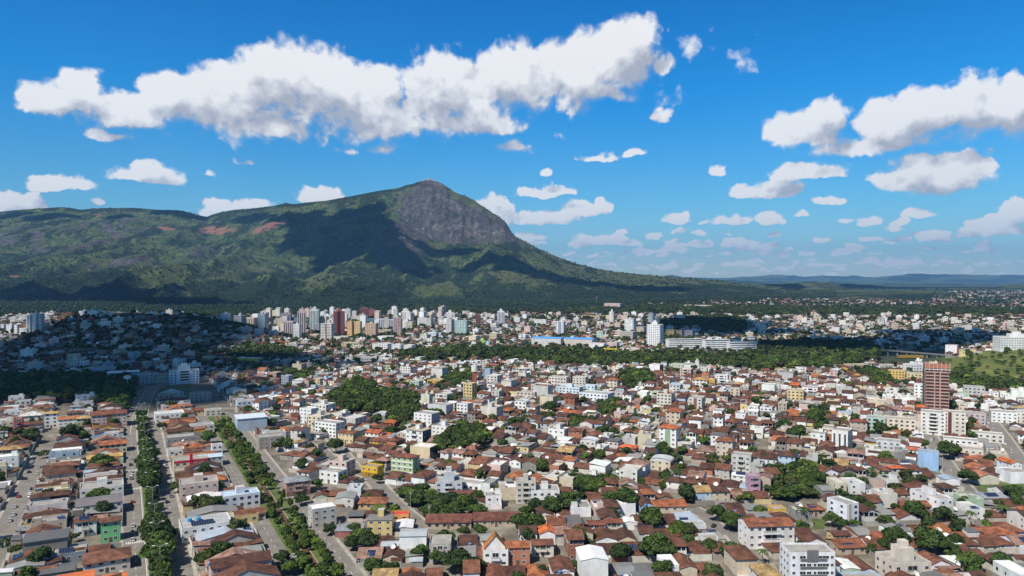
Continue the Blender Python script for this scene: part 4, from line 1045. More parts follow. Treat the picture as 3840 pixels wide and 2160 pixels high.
    if 'g' in opt: S_.part('ground_floor').box(x0 - .02, x1 + .02, y0 - .06, y0 - .005, 0, 2.7, 'wall', tuple(c * .45 for c in col))

WHT, OFF, CRM, BEI, PNK, LGR, GRY = (.80, .80, .78), (.68, .65, .59), (.63, .55, .41), (.48, .40, .31), (.62, .49, .43), (.52, .52, .50), (.30, .29, .28)
YEL, GRN, PGR, PBL, BRK, BRN, ORG = (.66, .52, .24), (.18, .52, .24), (.50, .60, .36), (.50, .62, .74), (.33, .12, .085), (.16, .065, .045), (.50, .15, .05)
REDB = (.20, .075, .05)
PLACED = []   # oriented footprints that lots must avoid
LM = []
def lm(x0, x1, yt, yb, col, label, roof='F', rc=None, win='n', az=None, asp=.75, opt='', stripe=None, side=None, w=None, d=None, cat='apartment block', name='apartment_block', fh=None):
    LM.append(dict(x0=x0, x1=x1, yt=yt, yb=yb, col=col, label=label, roof=roof, rc=rc, win=win, az=az, asp=asp, opt=opt, stripe=stripe, side=side, w=w, d=d, cat=cat, name=name, fh=fh))
HB = dict(cat='house', name='house')
def zone_az(px, py):
    """street direction (degrees) of the neighbourhood seen at a pixel"""
    if py < 1420: return 12 + 22 * math.sin(px / 310.0)
    lim = 1000 + (py - 1600) * .72
    if px < lim: return math.degrees(AZL)
    if px > 2880: return -4 if py > 1770 else 28
    if py > 1850: return -3
    if px < 1900 and py > 1700: return 22
    return 26
# --- bottom left quarter
lm(351, 469, 1534, 1606, PNK, 'peach four-storey apartment block with two brown columns up its middle', roof='T', rc=REDB, stripe=((.22, .12, .07), .14), opt='t')
lm(168, 216, 1543, 1606, WHT, 'narrow white three-storey house with an ochre hipped roof', roof='T', rc=(.50, .33, .12), **HB)
lm(222, 290, 1560, 1608, WHT, 'white two-storey house with an orange gable roof beside the ochre-roofed white one', roof='G', rc=(.40, .15, .07), **HB)
lm(290, 342, 1560, 1610, PGR, 'pale green house with an ochre roof left of the peach block', roof='T', rc=(.5, .33, .14), win='b', **HB)
lm(20, 96, 1536, 1582, WHT, 'white flat-roofed block by the dark wood at the left edge', win='n', opt='t')
lm(9, 52, 1580, 1640, CRM, 'cream half of the red and cream block at the left edge', roof='F')
lm(52, 84, 1568, 1642, (.42, .09, .07), 'dark red apartment block with stacked balconies at the left edge', roof='F', win='b', asp=1.2)
lm(60, 112, 1502, 1545, LGR, 'pale grey twin-topped building in front of the left wood')
lm(376, 470, 1648, 1700, CRM, 'cream three-storey house with an orange lean-to roof beside the left roadway', roof='G', rc=(.34, .12, .06), **HB)
lm(395, 442, 1622, 1656, WHT, 'white box house above the orange-roofed cream house', **HB)
lm(333, 452, 1712, 1736, CRM, 'low house with a broad faded yellow roof near the avenue', roof='G', rc=(.50, .33, .12), d=9, **HB)
lm(310, 455, 1808, 1872, WHT, 'long white three-storey building with small round windows facing the camera', opt='t')
lm(296, 451, 1860, 1940, LGR, 'pale grey three-storey block with a terracotta column in its middle', roof='M', rc=(.2, .18, .18), stripe=((.42, .13, .05), .16), win='n')
lm(382, 448, 1935, 2034, GRN, 'bright green narrow house with a brown hipped roof', roof='T', rc=(.16, .075, .05), asp=.9, w=8.2, **HB)
lm(283, 358, 1938, 2015, WHT, 'white two-storey house with a dark brown roof and dark upper veranda', roof='G', rc=(.15, .065, .045), win='b', opt='s', **HB)
lm(96, 245, 1998, 2098, (.25, .23, .20), 'weathered grey concrete building with a flat dark sheet roof', roof='S', rc=(.13, .13, .125), win='x', cat='building', name='building')
lm(196, 318, 2052, 2112, (.25, .29, .34), 'low blue-grey building with solar panels on its roof', roof='F', opt='s', cat='building', name='building', asp=.9)
lm(323, 480, 2056, 2150, (.66, .62, .56), 'corner house with stained cream walls under a rambling brown tile roof', roof='T', rc=(.19, .085, .055), asp=.8, **HB)
lm(218, 345, 2155, 2215, (.2, .22, .24), 'low workshop with a bright orange sheet roof', roof='M', rc=(.62, .17, .05), win='x', cat='workshop', name='workshop')
lm(368, 470, 2158, 2215, (.2, .22, .24), 'second low workshop with a bright orange sheet roof nearer the avenue', roof='M', rc=(.62, .17, .05), win='x', cat='workshop', name='workshop')
lm(-30, 85, 2010, 2060, LGR, 'low grey hall with blue solar panels at the left edge', roof='M', rc=(.35, .36, .38), win='x', opt='s', cat='hall', name='hall')
lm(150, 275, 2135, 2180, GRY, 'low hall with a dark grey sheet roof near the bottom left corner', roof='M', rc=(.13, .13, .13), win='x', cat='hall', name='hall')
lm(655, 780, 1714, 1772, CRM, 'cream block with a red band along its top and a red column like a cross', roof='F', stripe=((.62, .02, .05), .09), opt='R')
lm(679, 817, 1795, 1866, PNK, 'peach three-storey block with rows of small dark windows right of the avenue', opt='t')
lm(683, 872, 1945, 2028, WHT, 'white commercial building with blue tanks and a row of solar panels', roof='F', rc=(.40, .41, .42), opt='sK', asp=.7, cat='commercial building', name='commercial_building')
lm(836, 978, 1842, 1905, (.70, .70, .76), 'lilac-white three-storey building with a pale blue roof', rc=(.45, .55, .68), roof='F', asp=.6, opt='t')
lm(880, 1000, 1905, 1958, CRM, 'cream house with a long brown roof right of the lilac-white building', roof='G', rc=(.2, .085, .05), d=10, **HB)
lm(840, 970, 1870+60, 1965, YEL, 'pale yellow two-storey house behind the round tree', roof='F', asp=.6, **HB)
lm(585, 690, 1543, 1584, WHT, 'white two-storey house with a covered roof terrace right of the avenue', roof='F', rc=(.6, .6, .58), **HB)
lm(626, 729, 1630, 1678, GRY, 'unfinished grey concrete house with open floors', roof='F', **HB)
lm(717, 804, 1590, 1628, OFF, 'off-white three-storey block near the top of the canal avenue')
lm(632, 690, 1682, 1712, WHT, 'white house with a leaning white wall behind the red-cross block', **HB)
lm(795, 835, 1668, 1705, WHT, 'small white cube building with a domed top by the canal avenue', **HB)
lm(745, 835, 1700, 1752, LGR, 'pale house with a blue-white sheet roof beside the canal avenue', roof='M', rc=(.5, .58, .66), **HB)
lm(888, 1005, 1556, 1618, (.42, .50, .58), 'wide blue-grey warehouse with a pale flat roof', roof='S', rc=(.62, .68, .75), win='x', asp=.9, cat='warehouse', name='warehouse')
lm(690, 760, 1695, 1712, BEI, 'low beige shed behind the red-cross block', roof='G', rc=(.15, .07, .05), **HB)
# --- bottom, centre left
lm(969, 1069, 1630, 1684, (.38, .33, .28), 'grey-brown concrete block with a grid of small square windows', fh=2.4)
lm(1251, 1340, 1612, 1664, (.66, .54, .30), 'pale yellow apartment block under two brown roofs', roof='G', rc=(.2, .085, .05), opt='t')
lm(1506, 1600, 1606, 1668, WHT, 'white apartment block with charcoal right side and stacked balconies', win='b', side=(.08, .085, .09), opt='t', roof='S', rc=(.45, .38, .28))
lm(1522, 1627, 1668, 1726, (.66, .55, .36), 'pale yellow office block with a blue glass right side', side='glass', win='x', roof='F', rc=(.75, .74, .72), opt='')
lm(1454, 1561, 1700, 1790, (.42, .52, .30), 'light green four-storey apartment block with white bands and a red-brown roof', roof='T', rc=REDB, win='n', asp=.5, opt='B')
lm(1342, 1427, 1745, 1790, (.68, .42, .03), 'yellow corner shop with brown ground floor', roof='F', rc=(.3, .28, .25), opt='g', cat='shop', name='shop', asp=.6)
lm(1213, 1315, 1722, 1786, PNK, 'pinkish-white three-storey house with roof rooms left of the yellow shop', opt='t', **HB)
lm(1180, 1285, 1760, 1815, WHT, 'white angular house with a brown hipped roof beside the canal avenue trees', roof='F', **HB)
lm(1069, 1170, 1785, 1860, (.45, .27, .22), 'reddish three-storey corner house with curved balconies and a grey roof', roof='T', rc=(.27, .29, .31), win='b', asp=.8, opt='g', **HB)
lm(1165, 1270, 1893, 1978, (.52, .49, .45), 'modern greige house with a white flat roof terrace beside the canal avenue', roof='F', rc=(.78, .78, .77), opt='', asp=.8, **HB)
lm(1372, 1475, 1930, 2018, YEL, 'yellow four-storey apartment block with a grey tower on its roof', roof='M', rc=(.2, .19, .18), opt='t')
lm(1251, 1365, 1975, 2020, (.35, .14, .13), 'low maroon building with a grey sheet roof', roof='M', rc=(.27, .29, .31), win='x', cat='hall', name='hall')
lm(1495, 1602, 1985, 2090, WHT, 'big blank white hall with a pale grey sloping roof', roof='M', rc=(.42, .45, .47), win='x', asp=.8, cat='hall', name='hall')
lm(1425, 1497, 2030, 2085, (.50, .25, .17), 'low brick-sided hall with a pale sheet roof left of the white hall', roof='M', rc=(.42, .46, .5), win='x', cat='hall', name='hall')
lm(1607, 1693, 2020, 2114, (.50, .46, .42), 'greige narrow building with maroon balconies', win='b', roof='F', asp=1.2, cat='building', name='building')
lm(1632, 1734, 1798, 1868, (.55, .58, .62), 'light blue-grey apartment block with dark window bays', win='b', opt='T')
lm(1684, 1789, 1838, 1884, (.40, .50, .62), 'blue-and-white house with a dark brown gable roof', roof='G', rc=(.15, .065, .05), win='b', **HB)
lm(1700, 1830, 1805, 1845, WHT, 'white boxy modern house behind the blue-and-white house', asp=.5, **HB)
lm(1810, 1907, 2050, 2130, WHT, 'white house with a steep orange pointed roof', roof='Z', rc=(.42, .16, .045), win='b', asp=.7, **HB)
lm(1893, 1990, 2030, 2125, (.45, .20, .13), 'house with an orange-brown roof right of the pointed-roof house', roof='G', rc=(.36, .13, .06), **HB)
lm(1593, 1770, 1945, 1985, BEI, 'row house under a very long dark red-brown roof behind the white hall', roof='G', rc=(.17, .068, .048), d=13, **HB)
lm(1772, 1950, 1930, 1980, BEI, 'second long-roofed brown row house right of the first', roof='G', rc=(.155, .062, .045), d=13, **HB)
lm(1340, 1450, 1862, 1915, (.62, .42, .18), 'ochre-walled house with an orange roof carrying solar panels', roof='T', rc=(.30, .12, .06), opt='s', **HB)
lm(1465, 1535, 1925, 1975, (.62, .3, .1), 'small orange house with a bright red awning by the curved street', roof='F', rc=(.6, .08, .06), **HB)
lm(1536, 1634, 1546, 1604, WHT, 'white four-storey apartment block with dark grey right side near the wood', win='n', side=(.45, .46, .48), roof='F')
lm(1604, 1697, 1592, 1644, WHT, 'white three-storey block with roof terrace in front of the grey-sided one', opt='t')
lm(1385, 1455, 1552, 1572, (.25, .27, .25), 'open pavilion with a curved white-grey metal roof at the edge of the wood', roof='A', rc=(.55, .57, .58), win='x', cat='pavilion', name='pavilion')
lm(1354, 1434, 1610, 1640, WHT, 'white hall with an orange tile roof below the wood', roof='G', rc=(.45, .125, .05), asp=.9, cat='hall', name='hall')
lm(1420, 1490, 1580, 1600, BRK, 'hall with an orange hipped roof beside the curved pavilion', roof='T', rc=(.42, .12, .05), cat='hall', name='hall', asp=.9)
lm(1110, 1180, 1530, 1590, WHT, 'white curved-front building left of the wood', roof='F', rc=(.6, .6, .58), cat='building', name='building')
lm(1164, 1275, 1580, 1640, WHT, 'white two-storey building with stepped walls below the wood', asp=.5, cat='building', name='building')
lm(1370, 1460, 1640, 1678, (.62, .36, .06), 'deep yellow house with a brown gable roof', roof='G', rc=(.2, .08, .05), asp=.7, **HB)
lm(1145, 1205, 1655, 1690, (.48, .44, .38), 'grey-walled house with a plain gable end by the diagonal street', roof='Y', rc=(.3, .25, .2), win='x', **HB)
lm(1065, 1140, 1690, 1712, LGR, 'pale house with a blue-grey slab roof above the canal trees', **HB)
# --- bottom, centre right
lm(2464, 2542, 1592, 1694, WHT, 'slim white tower with a green stripe and an orange roof', roof='T', rc=(.46, .13, .055), stripe=((.28, .40, .24), .3), side=(.66, .67, .68), asp=.9)
lm(2489, 2557, 1530, 1604, (.62, .50, .38), 'slim beige tower with a red roof behind the white and green tower', roof='T', rc=(.34, .11, .055), asp=1.2)
lm(2576, 2637, 1487, 1544, OFF, 'off-white block with brown vertical stripes', stripe=((.25, .13, .10), .25), win='n', asp=1.3)
lm(2678, 2751, 1637, 1709, (.62, .55, .46), 'slim beige five-storey block with an orange-brown roof', roof='T', rc=(.25, .10, .055), asp=1.1)
lm(2740, 2817, 1700, 1770, LGR, 'grey four-storey block with balconies beside a big tree', win='b')
lm(1934, 2011, 1797, 1890, (.56, .53, .47), 'greige four-storey block with a roof tower left of the stepped white block', opt='t', win='b')
lm(1990, 2102, 1828, 1895, WHT, 'bright white stepped four-storey block', opt='t', win='n')
lm(2803, 2857, 1782, 1860, (.50, .30, .42), 'mauve-pink apartment block with a cream right side', side=(.62, .52, .30), win='b', asp=.9)
lm(2443, 2587, 1872, 1948, CRM, 'wide cream building with arched windows under an orange gable roof', roof='G', rc=(.32, .11, .05), asp=.7, cat='building', name='building')
lm(2790, 2994, 1940, 2062, (.76, .74, .71), 'wide white four-storey block with red-brown roof, balconies and solar panels', roof='G', rc=(.27, .10, .055), win='b', opt='s', asp=.55)
lm(2168, 2292, 2065, 2195, WHT, 'tall white warehouse with a white metal gable roof', roof='N', rc=(.78, .79, .80), win='x', asp=1.3, cat='warehouse', name='warehouse')
lm(2168, 2240, 1648, 1696, OFF, 'off-white house with a curved metal roof', roof='A', rc=(.6, .62, .62), **HB)
lm(2314, 2387, 1668, 1705, (.45, .12, .09), 'low house with a bright red-orange hipped roof', roof='T', rc=(.62, .15, .06), **HB)
lm(2123, 2191, 1605, 1652, (.42, .17, .09), 'bare orange-brick building with a brown roof', roof='G', rc=(.17, .07, .05), cat='building', name='building')
lm(2740, 2820, 1772, 1815, WHT, 'white house with a white roof and solar panels left of the mauve block', roof='M', rc=(.75, .76, .78), opt='s', **HB)
lm(2430, 2520, 1718, 1765, CRM, 'cream two-storey house with a pale curved metal roof', roof='A', rc=(.55, .56, .56), **HB)
lm(2045, 2125, 1605, 1650, WHT, 'bright white stepped house left of the brick building', opt='t', **HB)
lm(2180, 2260, 1782, 1815, WHT, 'white house with a lift box above the small park', opt='t', **HB)
lm(2320, 2395, 1950, 1990, WHT, 'low building with a glaring white metal roof among brown roofs', roof='N', rc=(.82, .82, .82), win='x', **HB)
lm(2555, 2650, 1960, 2005, (.60, .66, .72), 'low pale blue wall and flat annex beside the small square', win='x', asp=.3, cat='building', name='building')
lm(2626, 2700, 2010, 2060, (.66, .70, .76), 'low bluish-white box house near the big dish roof', win='x', **HB)
lm(1992, 2080, 2020, 2090, (.66, .62, .55), 'cream two-storey house with a brown upper veranda in the front rows', roof='G', rc=(.18, .075, .048), win='b', **HB)
lm(2200, 2275, 1950, 2010, (.62, .55, .50), 'brown-roofed house with stepped awnings in the row left of the white roof', roof='G', rc=(.20, .075, .05), win='b', **HB)
lm(2265, 2340, 1945, 2008, (.62, .58, .52), 'house with a raised red-brown roof next to the glaring white roof', roof='G', rc=(.21, .08, .05), win='b', **HB)
# --- bottom right quarter
lm(2948, 3146, 2050, 2228, (.76, .77, .80), 'white apartment block with dark grey panels between its windows', stripe=None, win='P', az=-1, asp=.6, opt='', fh=3.3)
lm(3142, 3253, 1872, 1982, (.76, .78, .82), 'tall white block with a beige panel and a long left side', az=-22, asp=1.6, opt='', stripe=((.50, .45, .38), .2, -.25), side=None)
lm(3476, 3622, 1846, 1926, (.79, .79, .80), 'long white four-storey block with tiny square windows', az=-14, asp=2.2, opt='t')
lm(3326, 3518, 2085, 2185, (.66, .59, .50), 'cream five-storey block with a tall stair tower on its roof', win='b', opt='T', asp=.8)
lm(3445, 3515, 1690, 1764, (.30, .47, .68), 'windowless sky-blue building with a dark blue right side', side=(.05, .07, .16), win='x', az=31, asp=.7, cat='building', name='building')
lm(3112, 3185, 1608, 1694, (.76, .75, .73), 'narrow white six-storey block with dark vertical windows', win='v', az=38, asp=1.3, roof='F', side=(.58, .57, .56))
lm(3251, 3317, 1562, 1630, (.44, .58, .50), 'mint green four-storey block with balconies', win='b', asp=.9)
lm(3188, 3250, 1572, 1630, (.48, .41, .35), 'greige block with a dark red roof left of the mint block', roof='T', rc=(.2, .06, .04), win='n')
lm(3317, 3426, 1566, 1632, (.68, .61, .50), 'long cream four-storey block right of the mint block', win='n', asp=.5)
lm(3458, 3540, 1540, 1632, (.76, .74, .70), 'white five-storey block left of the brown-striped one', win='b', asp=.8)
lm(3540, 3617, 1542, 1638, (.68, .63, .54), 'cream five-storey block with a dark brown vertical band', stripe=((.13, .05, .045), .16, -.2), win='n', asp=.8)
lm(3618, 3692, 1547, 1594, (.52, .46, .48), 'lilac-grey three-storey block right of the brown-striped block')
lm(3722, 3812, 1540, 1586, (.78, .79, .78), 'white block with teal windows at the right edge', win='n')
lm(3812, 3880, 1545, 1590, (.70, .66, .58), 'cream block cut by the right edge beside the white one')
lm(3650, 3756, 1622, 1660, (.72, .69, .64), 'low cream-white building with two rows of dark windows', asp=.5)
lm(3545, 3660, 1645, 1680, WHT, 'long white two-storey house below the brown-striped block', asp=.5, **HB)
lm(3570, 3680, 1678, 1722, (.72, .65, .55), 'cream two-storey house with an arched parapet', asp=.6, win='n', **HB)
lm(3290, 3372, 1650, 1705, (.58, .58, .60), 'pale grey three-storey house with an unrendered side', win='n', side=(.42, .41, .4), **HB)
lm(3404, 3460, 1678, 1706, WHT, 'small white house with a red roof left of the sky-blue building', roof='G', rc=(.5, .14, .08), **HB)
lm(3336, 3400, 1745, 1800, LGR, 'grey three-storey house with an orange awning roof', roof='T', rc=(.56, .15, .06), **HB)
lm(3440, 3510, 1780, 1830, (.62, .55, .38), 'pale yellow house with a dark brown terrace roof below the sky-blue building', roof='G', rc=(.14, .06, .045), **HB)
lm(3772, 3900, 1760, 1815, (.80, .82, .84), 'blank white building by the green lot at the right edge', win='x', cat='building', name='building')
lm(3655, 3760, 1775, 1820, (.68, .62, .52), 'cream gable-fronted house by the green lot', roof='Y', rc=(.38, .16, .1), win='x', **HB)
lm(3640, 3740, 1750, 1780, (.66, .60, .50), 'cream gable-fronted house behind the one at the green lot', roof='Y', rc=(.40, .15, .08), win='x', **HB)
lm(3630, 3730, 1722, 1752, (.66, .60, .50), 'cream house with orange roof, rearmost of the gable-fronted group', roof='Y', rc=(.42, .15, .08), win='x', **HB)
lm(3680, 3800, 1850, 1895, WHT, 'white house with blue solar roof in front of the green lot', roof='M', rc=(.3, .32, .36), opt='s', **HB)
lm(2890, 2955, 1905, 1945, (.66, .42, .12), 'small ochre-yellow house with two round windows', **HB)
lm(3015, 3105, 1895, 1940, (.42, .38, .34), 'grey-walled house with an orange hipped roof and solar panels', roof='T', rc=(.30, .11, .05), opt='s', **HB)
lm(3116, 3200, 2010, 2036, YEL, 'low yellow house with a dark brown gable roof', roof='G', rc=(.12, .05, .04), **HB)
lm(3265, 3365, 1995, 2045, BEI, 'house with a broad red-brown hipped roof in the front right', roof='T', rc=(.26, .09, .05), **HB)
lm(3125, 3270, 2045, 2082, BEI, 'long low house with a brown roof and blue solar panels beside the grey-panelled block', roof='G', rc=(.24, .09, .05), opt='s', d=11, **HB)
lm(3490, 3580, 1998, 2040, (.62, .50, .33), 'house with brown hipped roof and a dish, first of the pair at right', roof='T', rc=(.21, .085, .05), opt='d', **HB)
lm(3585, 3690, 1998, 2045, (.60, .46, .34), 'peach-walled house with brown hipped roof, second of the pair at right', roof='T', rc=(.22, .085, .05), **HB)
lm(3690, 3830, 1975, 2035, (.74, .73, .70), 'white L-shaped house with long orange-brown roof at the right edge', roof='T', rc=(.33, .12, .06), **HB)
lm(3180, 3360, 2165, 2230, (.42, .55, .70), 'pale blue building with a grey slab roof at the bottom edge', win='x', cat='building', name='building')
lm(3610, 3700, 2060, 2110, (.66, .62, .56), 'house with dark brown roof and an upper terrace at the lower right', roof='G', rc=(.13, .055, .04), win='b', **HB)
lm(3355, 3430, 1880, 1925, (.62, .52, .36), 'cream terraced house under a long brown roof behind the white long block', roof='G', rc=(.22, .085, .05), d=10, **HB)
lm(3425, 3510, 1885, 1925, (.66, .60, .40), 'pale yellow terraced house under a red-brown roof', roof='G', rc=(.24, .09, .05), d=10, **HB)
# --- middle distance
lm(3473, 3556, 1378, 1545, (.24, .085, .06), 'unfinished red-brick tower with white floor lines and scaffolding on top', win='h', roof='F', az=24, asp=.8, opt='Q', fh=3.0, cat='tower block', name='tower_block')
lm(2951, 3013, 1462, 1514, (.66, .53, .30), 'cream-yellow apartment block left of the brick tower', asp=.8)
lm(3752, 3900, 1264, 1310, WHT, 'white stepped building on top of the grassy hill', opt='T', asp=.4, cat='building', name='building')
lm(3335, 3390, 1390, 1420, (.66, .47, .16), 'ochre-yellow house front beside the sloping street', **HB)
lm(3404, 3468, 1402, 1434, (.66, .58, .32), 'pale yellow long house left of the brick tower', **HB)
lm(3405, 3478, 1368, 1400, WHT, 'white stepped block behind the brick tower', opt='t')
lm(3430, 3480, 1440, 1492, WHT, 'white three-storey house hard left of the brick tower', **HB)
lm(3618, 3690, 1448, 1490, LGR, 'grey-white three-storey house below the grassy hill', **HB)
lm(3175, 3260, 1367, 1390, (.60, .54, .36), 'cream flat building at the edge of the railway yard', asp=.4)
lm(3305, 3355, 1368, 1388, OFF, 'low off-white building left of the ochre house front', asp=.4)
lm(2744, 2855, 1360, 1380, (.42, .36, .27), 'long tan warehouse with a pale roof beside the wood', roof='M', rc=(.5, .45, .36), win='x', asp=.3, cat='warehouse', name='warehouse')
lm(2419, 2481, 1218, 1304, (.82, .82, .81), 'big white high-rise with a stepped crown', opt='T', asp=.6, cat='tower block', name='tower_block')
lm(2501, 2640, 1272, 1314, (.84, .84, .83), 'left wing of the long white institution with ribbon windows', roof='S', rc=(.70, .70, .70), win='h', az=-8, asp=.14, cat='institution', name='institution')
lm(2640, 2740, 1274, 1318, (.84, .84, .83), 'middle wing of the long white institution', roof='S', rc=(.70, .70, .70), win='h', az=-8, asp=.2, cat='institution', name='institution')
lm(2732, 2840, 1284, 1323, (.80, .81, .81), 'lower right wing of the long white institution', roof='S', rc=(.66, .67, .68), win='h', az=-8, asp=.2, cat='institution', name='institution')
lm(2492, 2532, 1237, 1268, (.62, .45, .20), 'ochre apartment block behind the long white institution')
lm(2532, 2560, 1240, 1268, (.60, .50, .36), 'beige apartment block right of the ochre one')
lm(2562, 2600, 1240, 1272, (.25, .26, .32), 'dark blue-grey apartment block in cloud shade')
lm(2337, 2380, 1196, 1252, WHT, 'white twin-shaft tower left of the big white high-rise', stripe=((.5, .5, .52), .1), cat='tower block', name='tower_block', opt='t')
lm(2281, 2303, 1170, 1217, (.72, .69, .62), 'slim cream tower with a pointed top', opt='T', cat='tower block', name='tower_block')
lm(2429, 2452, 1175, 1218, (.62, .68, .72), 'slim bluish tower behind the big white high-rise', opt='t', cat='tower block', name='tower_block')
lm(2080, 2117, 1206, 1264, (.74, .75, .78), 'white tower with a grey middle left of centre right', stripe=((.30, .31, .36), .4), cat='tower block', name='tower_block')
lm(2233, 2264, 1243, 1274, (.50, .60, .54), 'greenish mid-rise behind the blue-roofed mall')
lm(2533, 2566, 1186, 1213, (.72, .72, .70), 'white mid-rise with a peaked top near the far trees', opt='t')
lm(2166, 2200, 1228, 1255, BEI, 'beige mid-rise behind the blue roof')
lm(2320, 2380, 1245, 1278, (.50, .46, .42), 'group of greige mid-rises left of the big white high-rise')
lm(2380, 2420, 1226, 1252, (.66, .56, .46), 'peach mid-rise left of the big white high-rise')
lm(2000, 2050, 1200, 1222, WHT, 'wide white building with a row of round tops', asp=.4)
lm(2100, 2230, 1268, 1302, (.62, .55, .48), 'low beige front of the mall under its blue roof', roof='M', rc=(.10, .34, .74), win='x', asp=.5, cat='mall', name='shopping_mall')
lm(1985, 2110, 1264, 1300, (.60, .60, .58), 'left hall of the mall with the long blue roof', roof='M', rc=(.11, .36, .76), win='x', asp=.5, cat='mall', name='shopping_mall')
lm(2205, 2270, 1288, 1308, (.74, .74, .74), 'white box hall at the right end of the blue-roofed mall', win='x', asp=.5, cat='hall', name='hall')
lm(2270, 2317, 1285, 1305, (.60, .48, .44), 'pinkish hall at the far right end of the mall', win='x', asp=.5, cat='hall', name='hall')
lm(2050, 2130, 1415, 1464, (.66, .62, .54), 'cream five-storey block left of the brown lift shaft', asp=.5)
lm(2128, 2142, 1398, 1462, (.27, .18, .15), 'brown lift shaft between two cream blocks', win='x', asp=1, cat='lift shaft', name='lift_shaft')
lm(2142, 2200, 1415, 1464, (.66, .62, .54), 'cream five-storey block right of the brown lift shaft', asp=.6)
lm(2075, 2180, 1450, 1486, (.66, .76, .84), 'pale blue-white school in front of the cream blocks', asp=.5, opt='t', cat='school', name='school')
lm(2180, 2235, 1445, 1482, (.62, .74, .82), 'pale blue tower-like annex right of the school', asp=.6, cat='school', name='school')
lm(2160, 2290, 1470, 1516, (.76, .80, .84), 'big bluish-white building with a grey slab roof and a row of windows', asp=.6, roof='F', rc=(.4, .4, .38))
lm(2290, 2350, 1468, 1496, LGR, 'grey-white modern block right of the bluish-white building')
lm(2015, 2082, 1485, 1548, (.62, .56, .42), 'cream tower house with a grey right side', side=(.38, .36, .33), win='x', asp=.9)
lm(1922, 1980, 1503, 1550, WHT, 'white block with arched windows under a curved roof', roof='A', rc=(.6, .61, .6))
lm(1929, 2012, 1468, 1506, (.56, .50, .43), 'beige flat block left of the cream tower house', asp=.5)
lm(2267, 2319, 1420, 1458, (.66, .60, .50), 'cream block with a small orange roof by the round wood', roof='T', rc=(.35, .12, .06))
lm(2427, 2480, 1367, 1402, WHT, 'white hall with a bare brick right wall', side=(.34, .14, .09), win='x', cat='hall', name='hall')
lm(2501, 2569, 1366, 1386, (.56, .64, .50), 'pale green low block at the wood edge')
lm(2589, 2633, 1368, 1394, (.55, .54, .52), 'grey block with a small roof tower at the wood edge', opt='T')
lm(2591, 2655, 1418, 1456, (.74, .73, .68), 'white house block with an ochre hipped roof', roof='T', rc=(.48, .28, .10))
lm(2680, 2730, 1408, 1445, WHT, 'white modern block with grey bays', win='b')
lm(2440, 2475, 1468, 1498, (.52, .60, .40), 'pale green narrow block with balconies in the middle distance', win='b')
lm(2735, 2775, 1455, 1490, (.60, .50, .40), 'peach apartment block with brown bays')
lm(1728, 1779, 1437, 1497, (.68, .54, .26), 'yellow five-storey block below the water tower', roof='F', asp=.9)
lm(1590, 1662, 1424, 1452, (.62, .38, .10), 'orange-yellow long house left of the yellow five-storey block', **HB)
lm(1573, 1616, 1478, 1526, (.66, .66, .52), 'pale cream-green narrow tower house', opt='t', win='x')
lm(1590, 1686, 1514, 1566, (.58, .58, .57), 'wide light grey building with a concrete front', win='x', asp=.6)
lm(1703, 1762, 1512, 1554, WHT, 'white three-storey block with square windows right of the grey building')
lm(1813, 1842, 1385, 1430, (.30, .42, .54), 'blue wedge-shaped tower house', win='x')
lm(1820, 1870, 1365, 1392, (.64, .54, .50), 'pinkish block with a red hipped roof at the wood edge', roof='T', rc=(.3, .09, .06))
lm(1666, 1712, 1368, 1392, WHT, 'white cube block at the wood edge')
lm(1437, 1462, 1374, 1400, (.56, .64, .42), 'pale green cube house in the middle distance')
lm(1301, 1337, 1396, 1424, (.72, .70, .67), 'white house with a brown hipped roof and dark door row', roof='T', rc=(.2, .07, .045), **HB)
lm(1169, 1206, 1420, 1452, (.64, .52, .34), 'beige cube block left of the round wood')
lm(1530, 1578, 1430, 1458, (.48, .58, .50), 'mint green long house behind the orange-yellow one', **HB)
lm(1400, 1465, 1445, 1475, WHT, 'white barn-like house with an arched gable', roof='Y', rc=(.35, .12, .07), win='x', **HB)
lm(1046, 1090, 1410, 1450, (.40, .44, .50), 'blue-grey house with stepped roof in the middle left', **HB)
lm(995, 1046, 1398, 1428, (.52, .34, .28), 'pink-brown apartment block in the middle left')
lm(962, 1020, 1358, 1388, (.30, .17, .12), 'brown block with dark left tower', stripe=((.1, .04, .04), .2, -.3))
lm(1140, 1170, 1362, 1400, (.40, .36, .32), 'greige tower house by the dark trees', opt='t')
lm(1345, 1412, 1342, 1364, (.76, .74, .72), 'white low block with two orange discs beside the wood')
lm(889, 962, 1500, 1534, (.55, .62, .70), 'blue-white block with dark windows right of the canal avenue top', win='n')
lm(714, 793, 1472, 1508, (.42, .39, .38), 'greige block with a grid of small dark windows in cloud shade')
lm(600, 650, 1478, 1508, (.52, .40, .28), 'beige cube house beside the highway bend')
lm(770, 830, 1535, 1560, (.66, .60, .52), 'cream two-storey block right of the palm trees')
lm(720, 775, 1530, 1556, (.66, .5, .25), 'yellow house with a brown roof right of the avenue top', roof='G', rc=(.2, .08, .05), **HB)
lm(640, 745, 1388, 1440, (.70, .76, .82), 'large white-blue hospital-like block beside the highway', opt='T', win='b', asp=.5, cat='building', name='building')
lm(637, 680, 1350, 1392, (.66, .72, .70), 'white and mint tower behind the white-blue block')
lm(410, 516, 1394, 1432, (.66, .69, .74), 'long grey-white school with three rows of windows', roof='S', rc=(.75, .78, .82), win='h', asp=.5, cat='school', name='school')
lm(516, 572, 1404, 1442, (.45, .50, .54), 'grey-green block right of the long school')
lm(310, 400, 1380, 1418, (.40, .43, .48), 'plain blue-grey hall left of the long school', win='x', asp=.5, cat='hall', name='hall')
lm(370, 410, 1362, 1398, (.34, .42, .52), 'blue stepped block above the plain hall', opt='t')
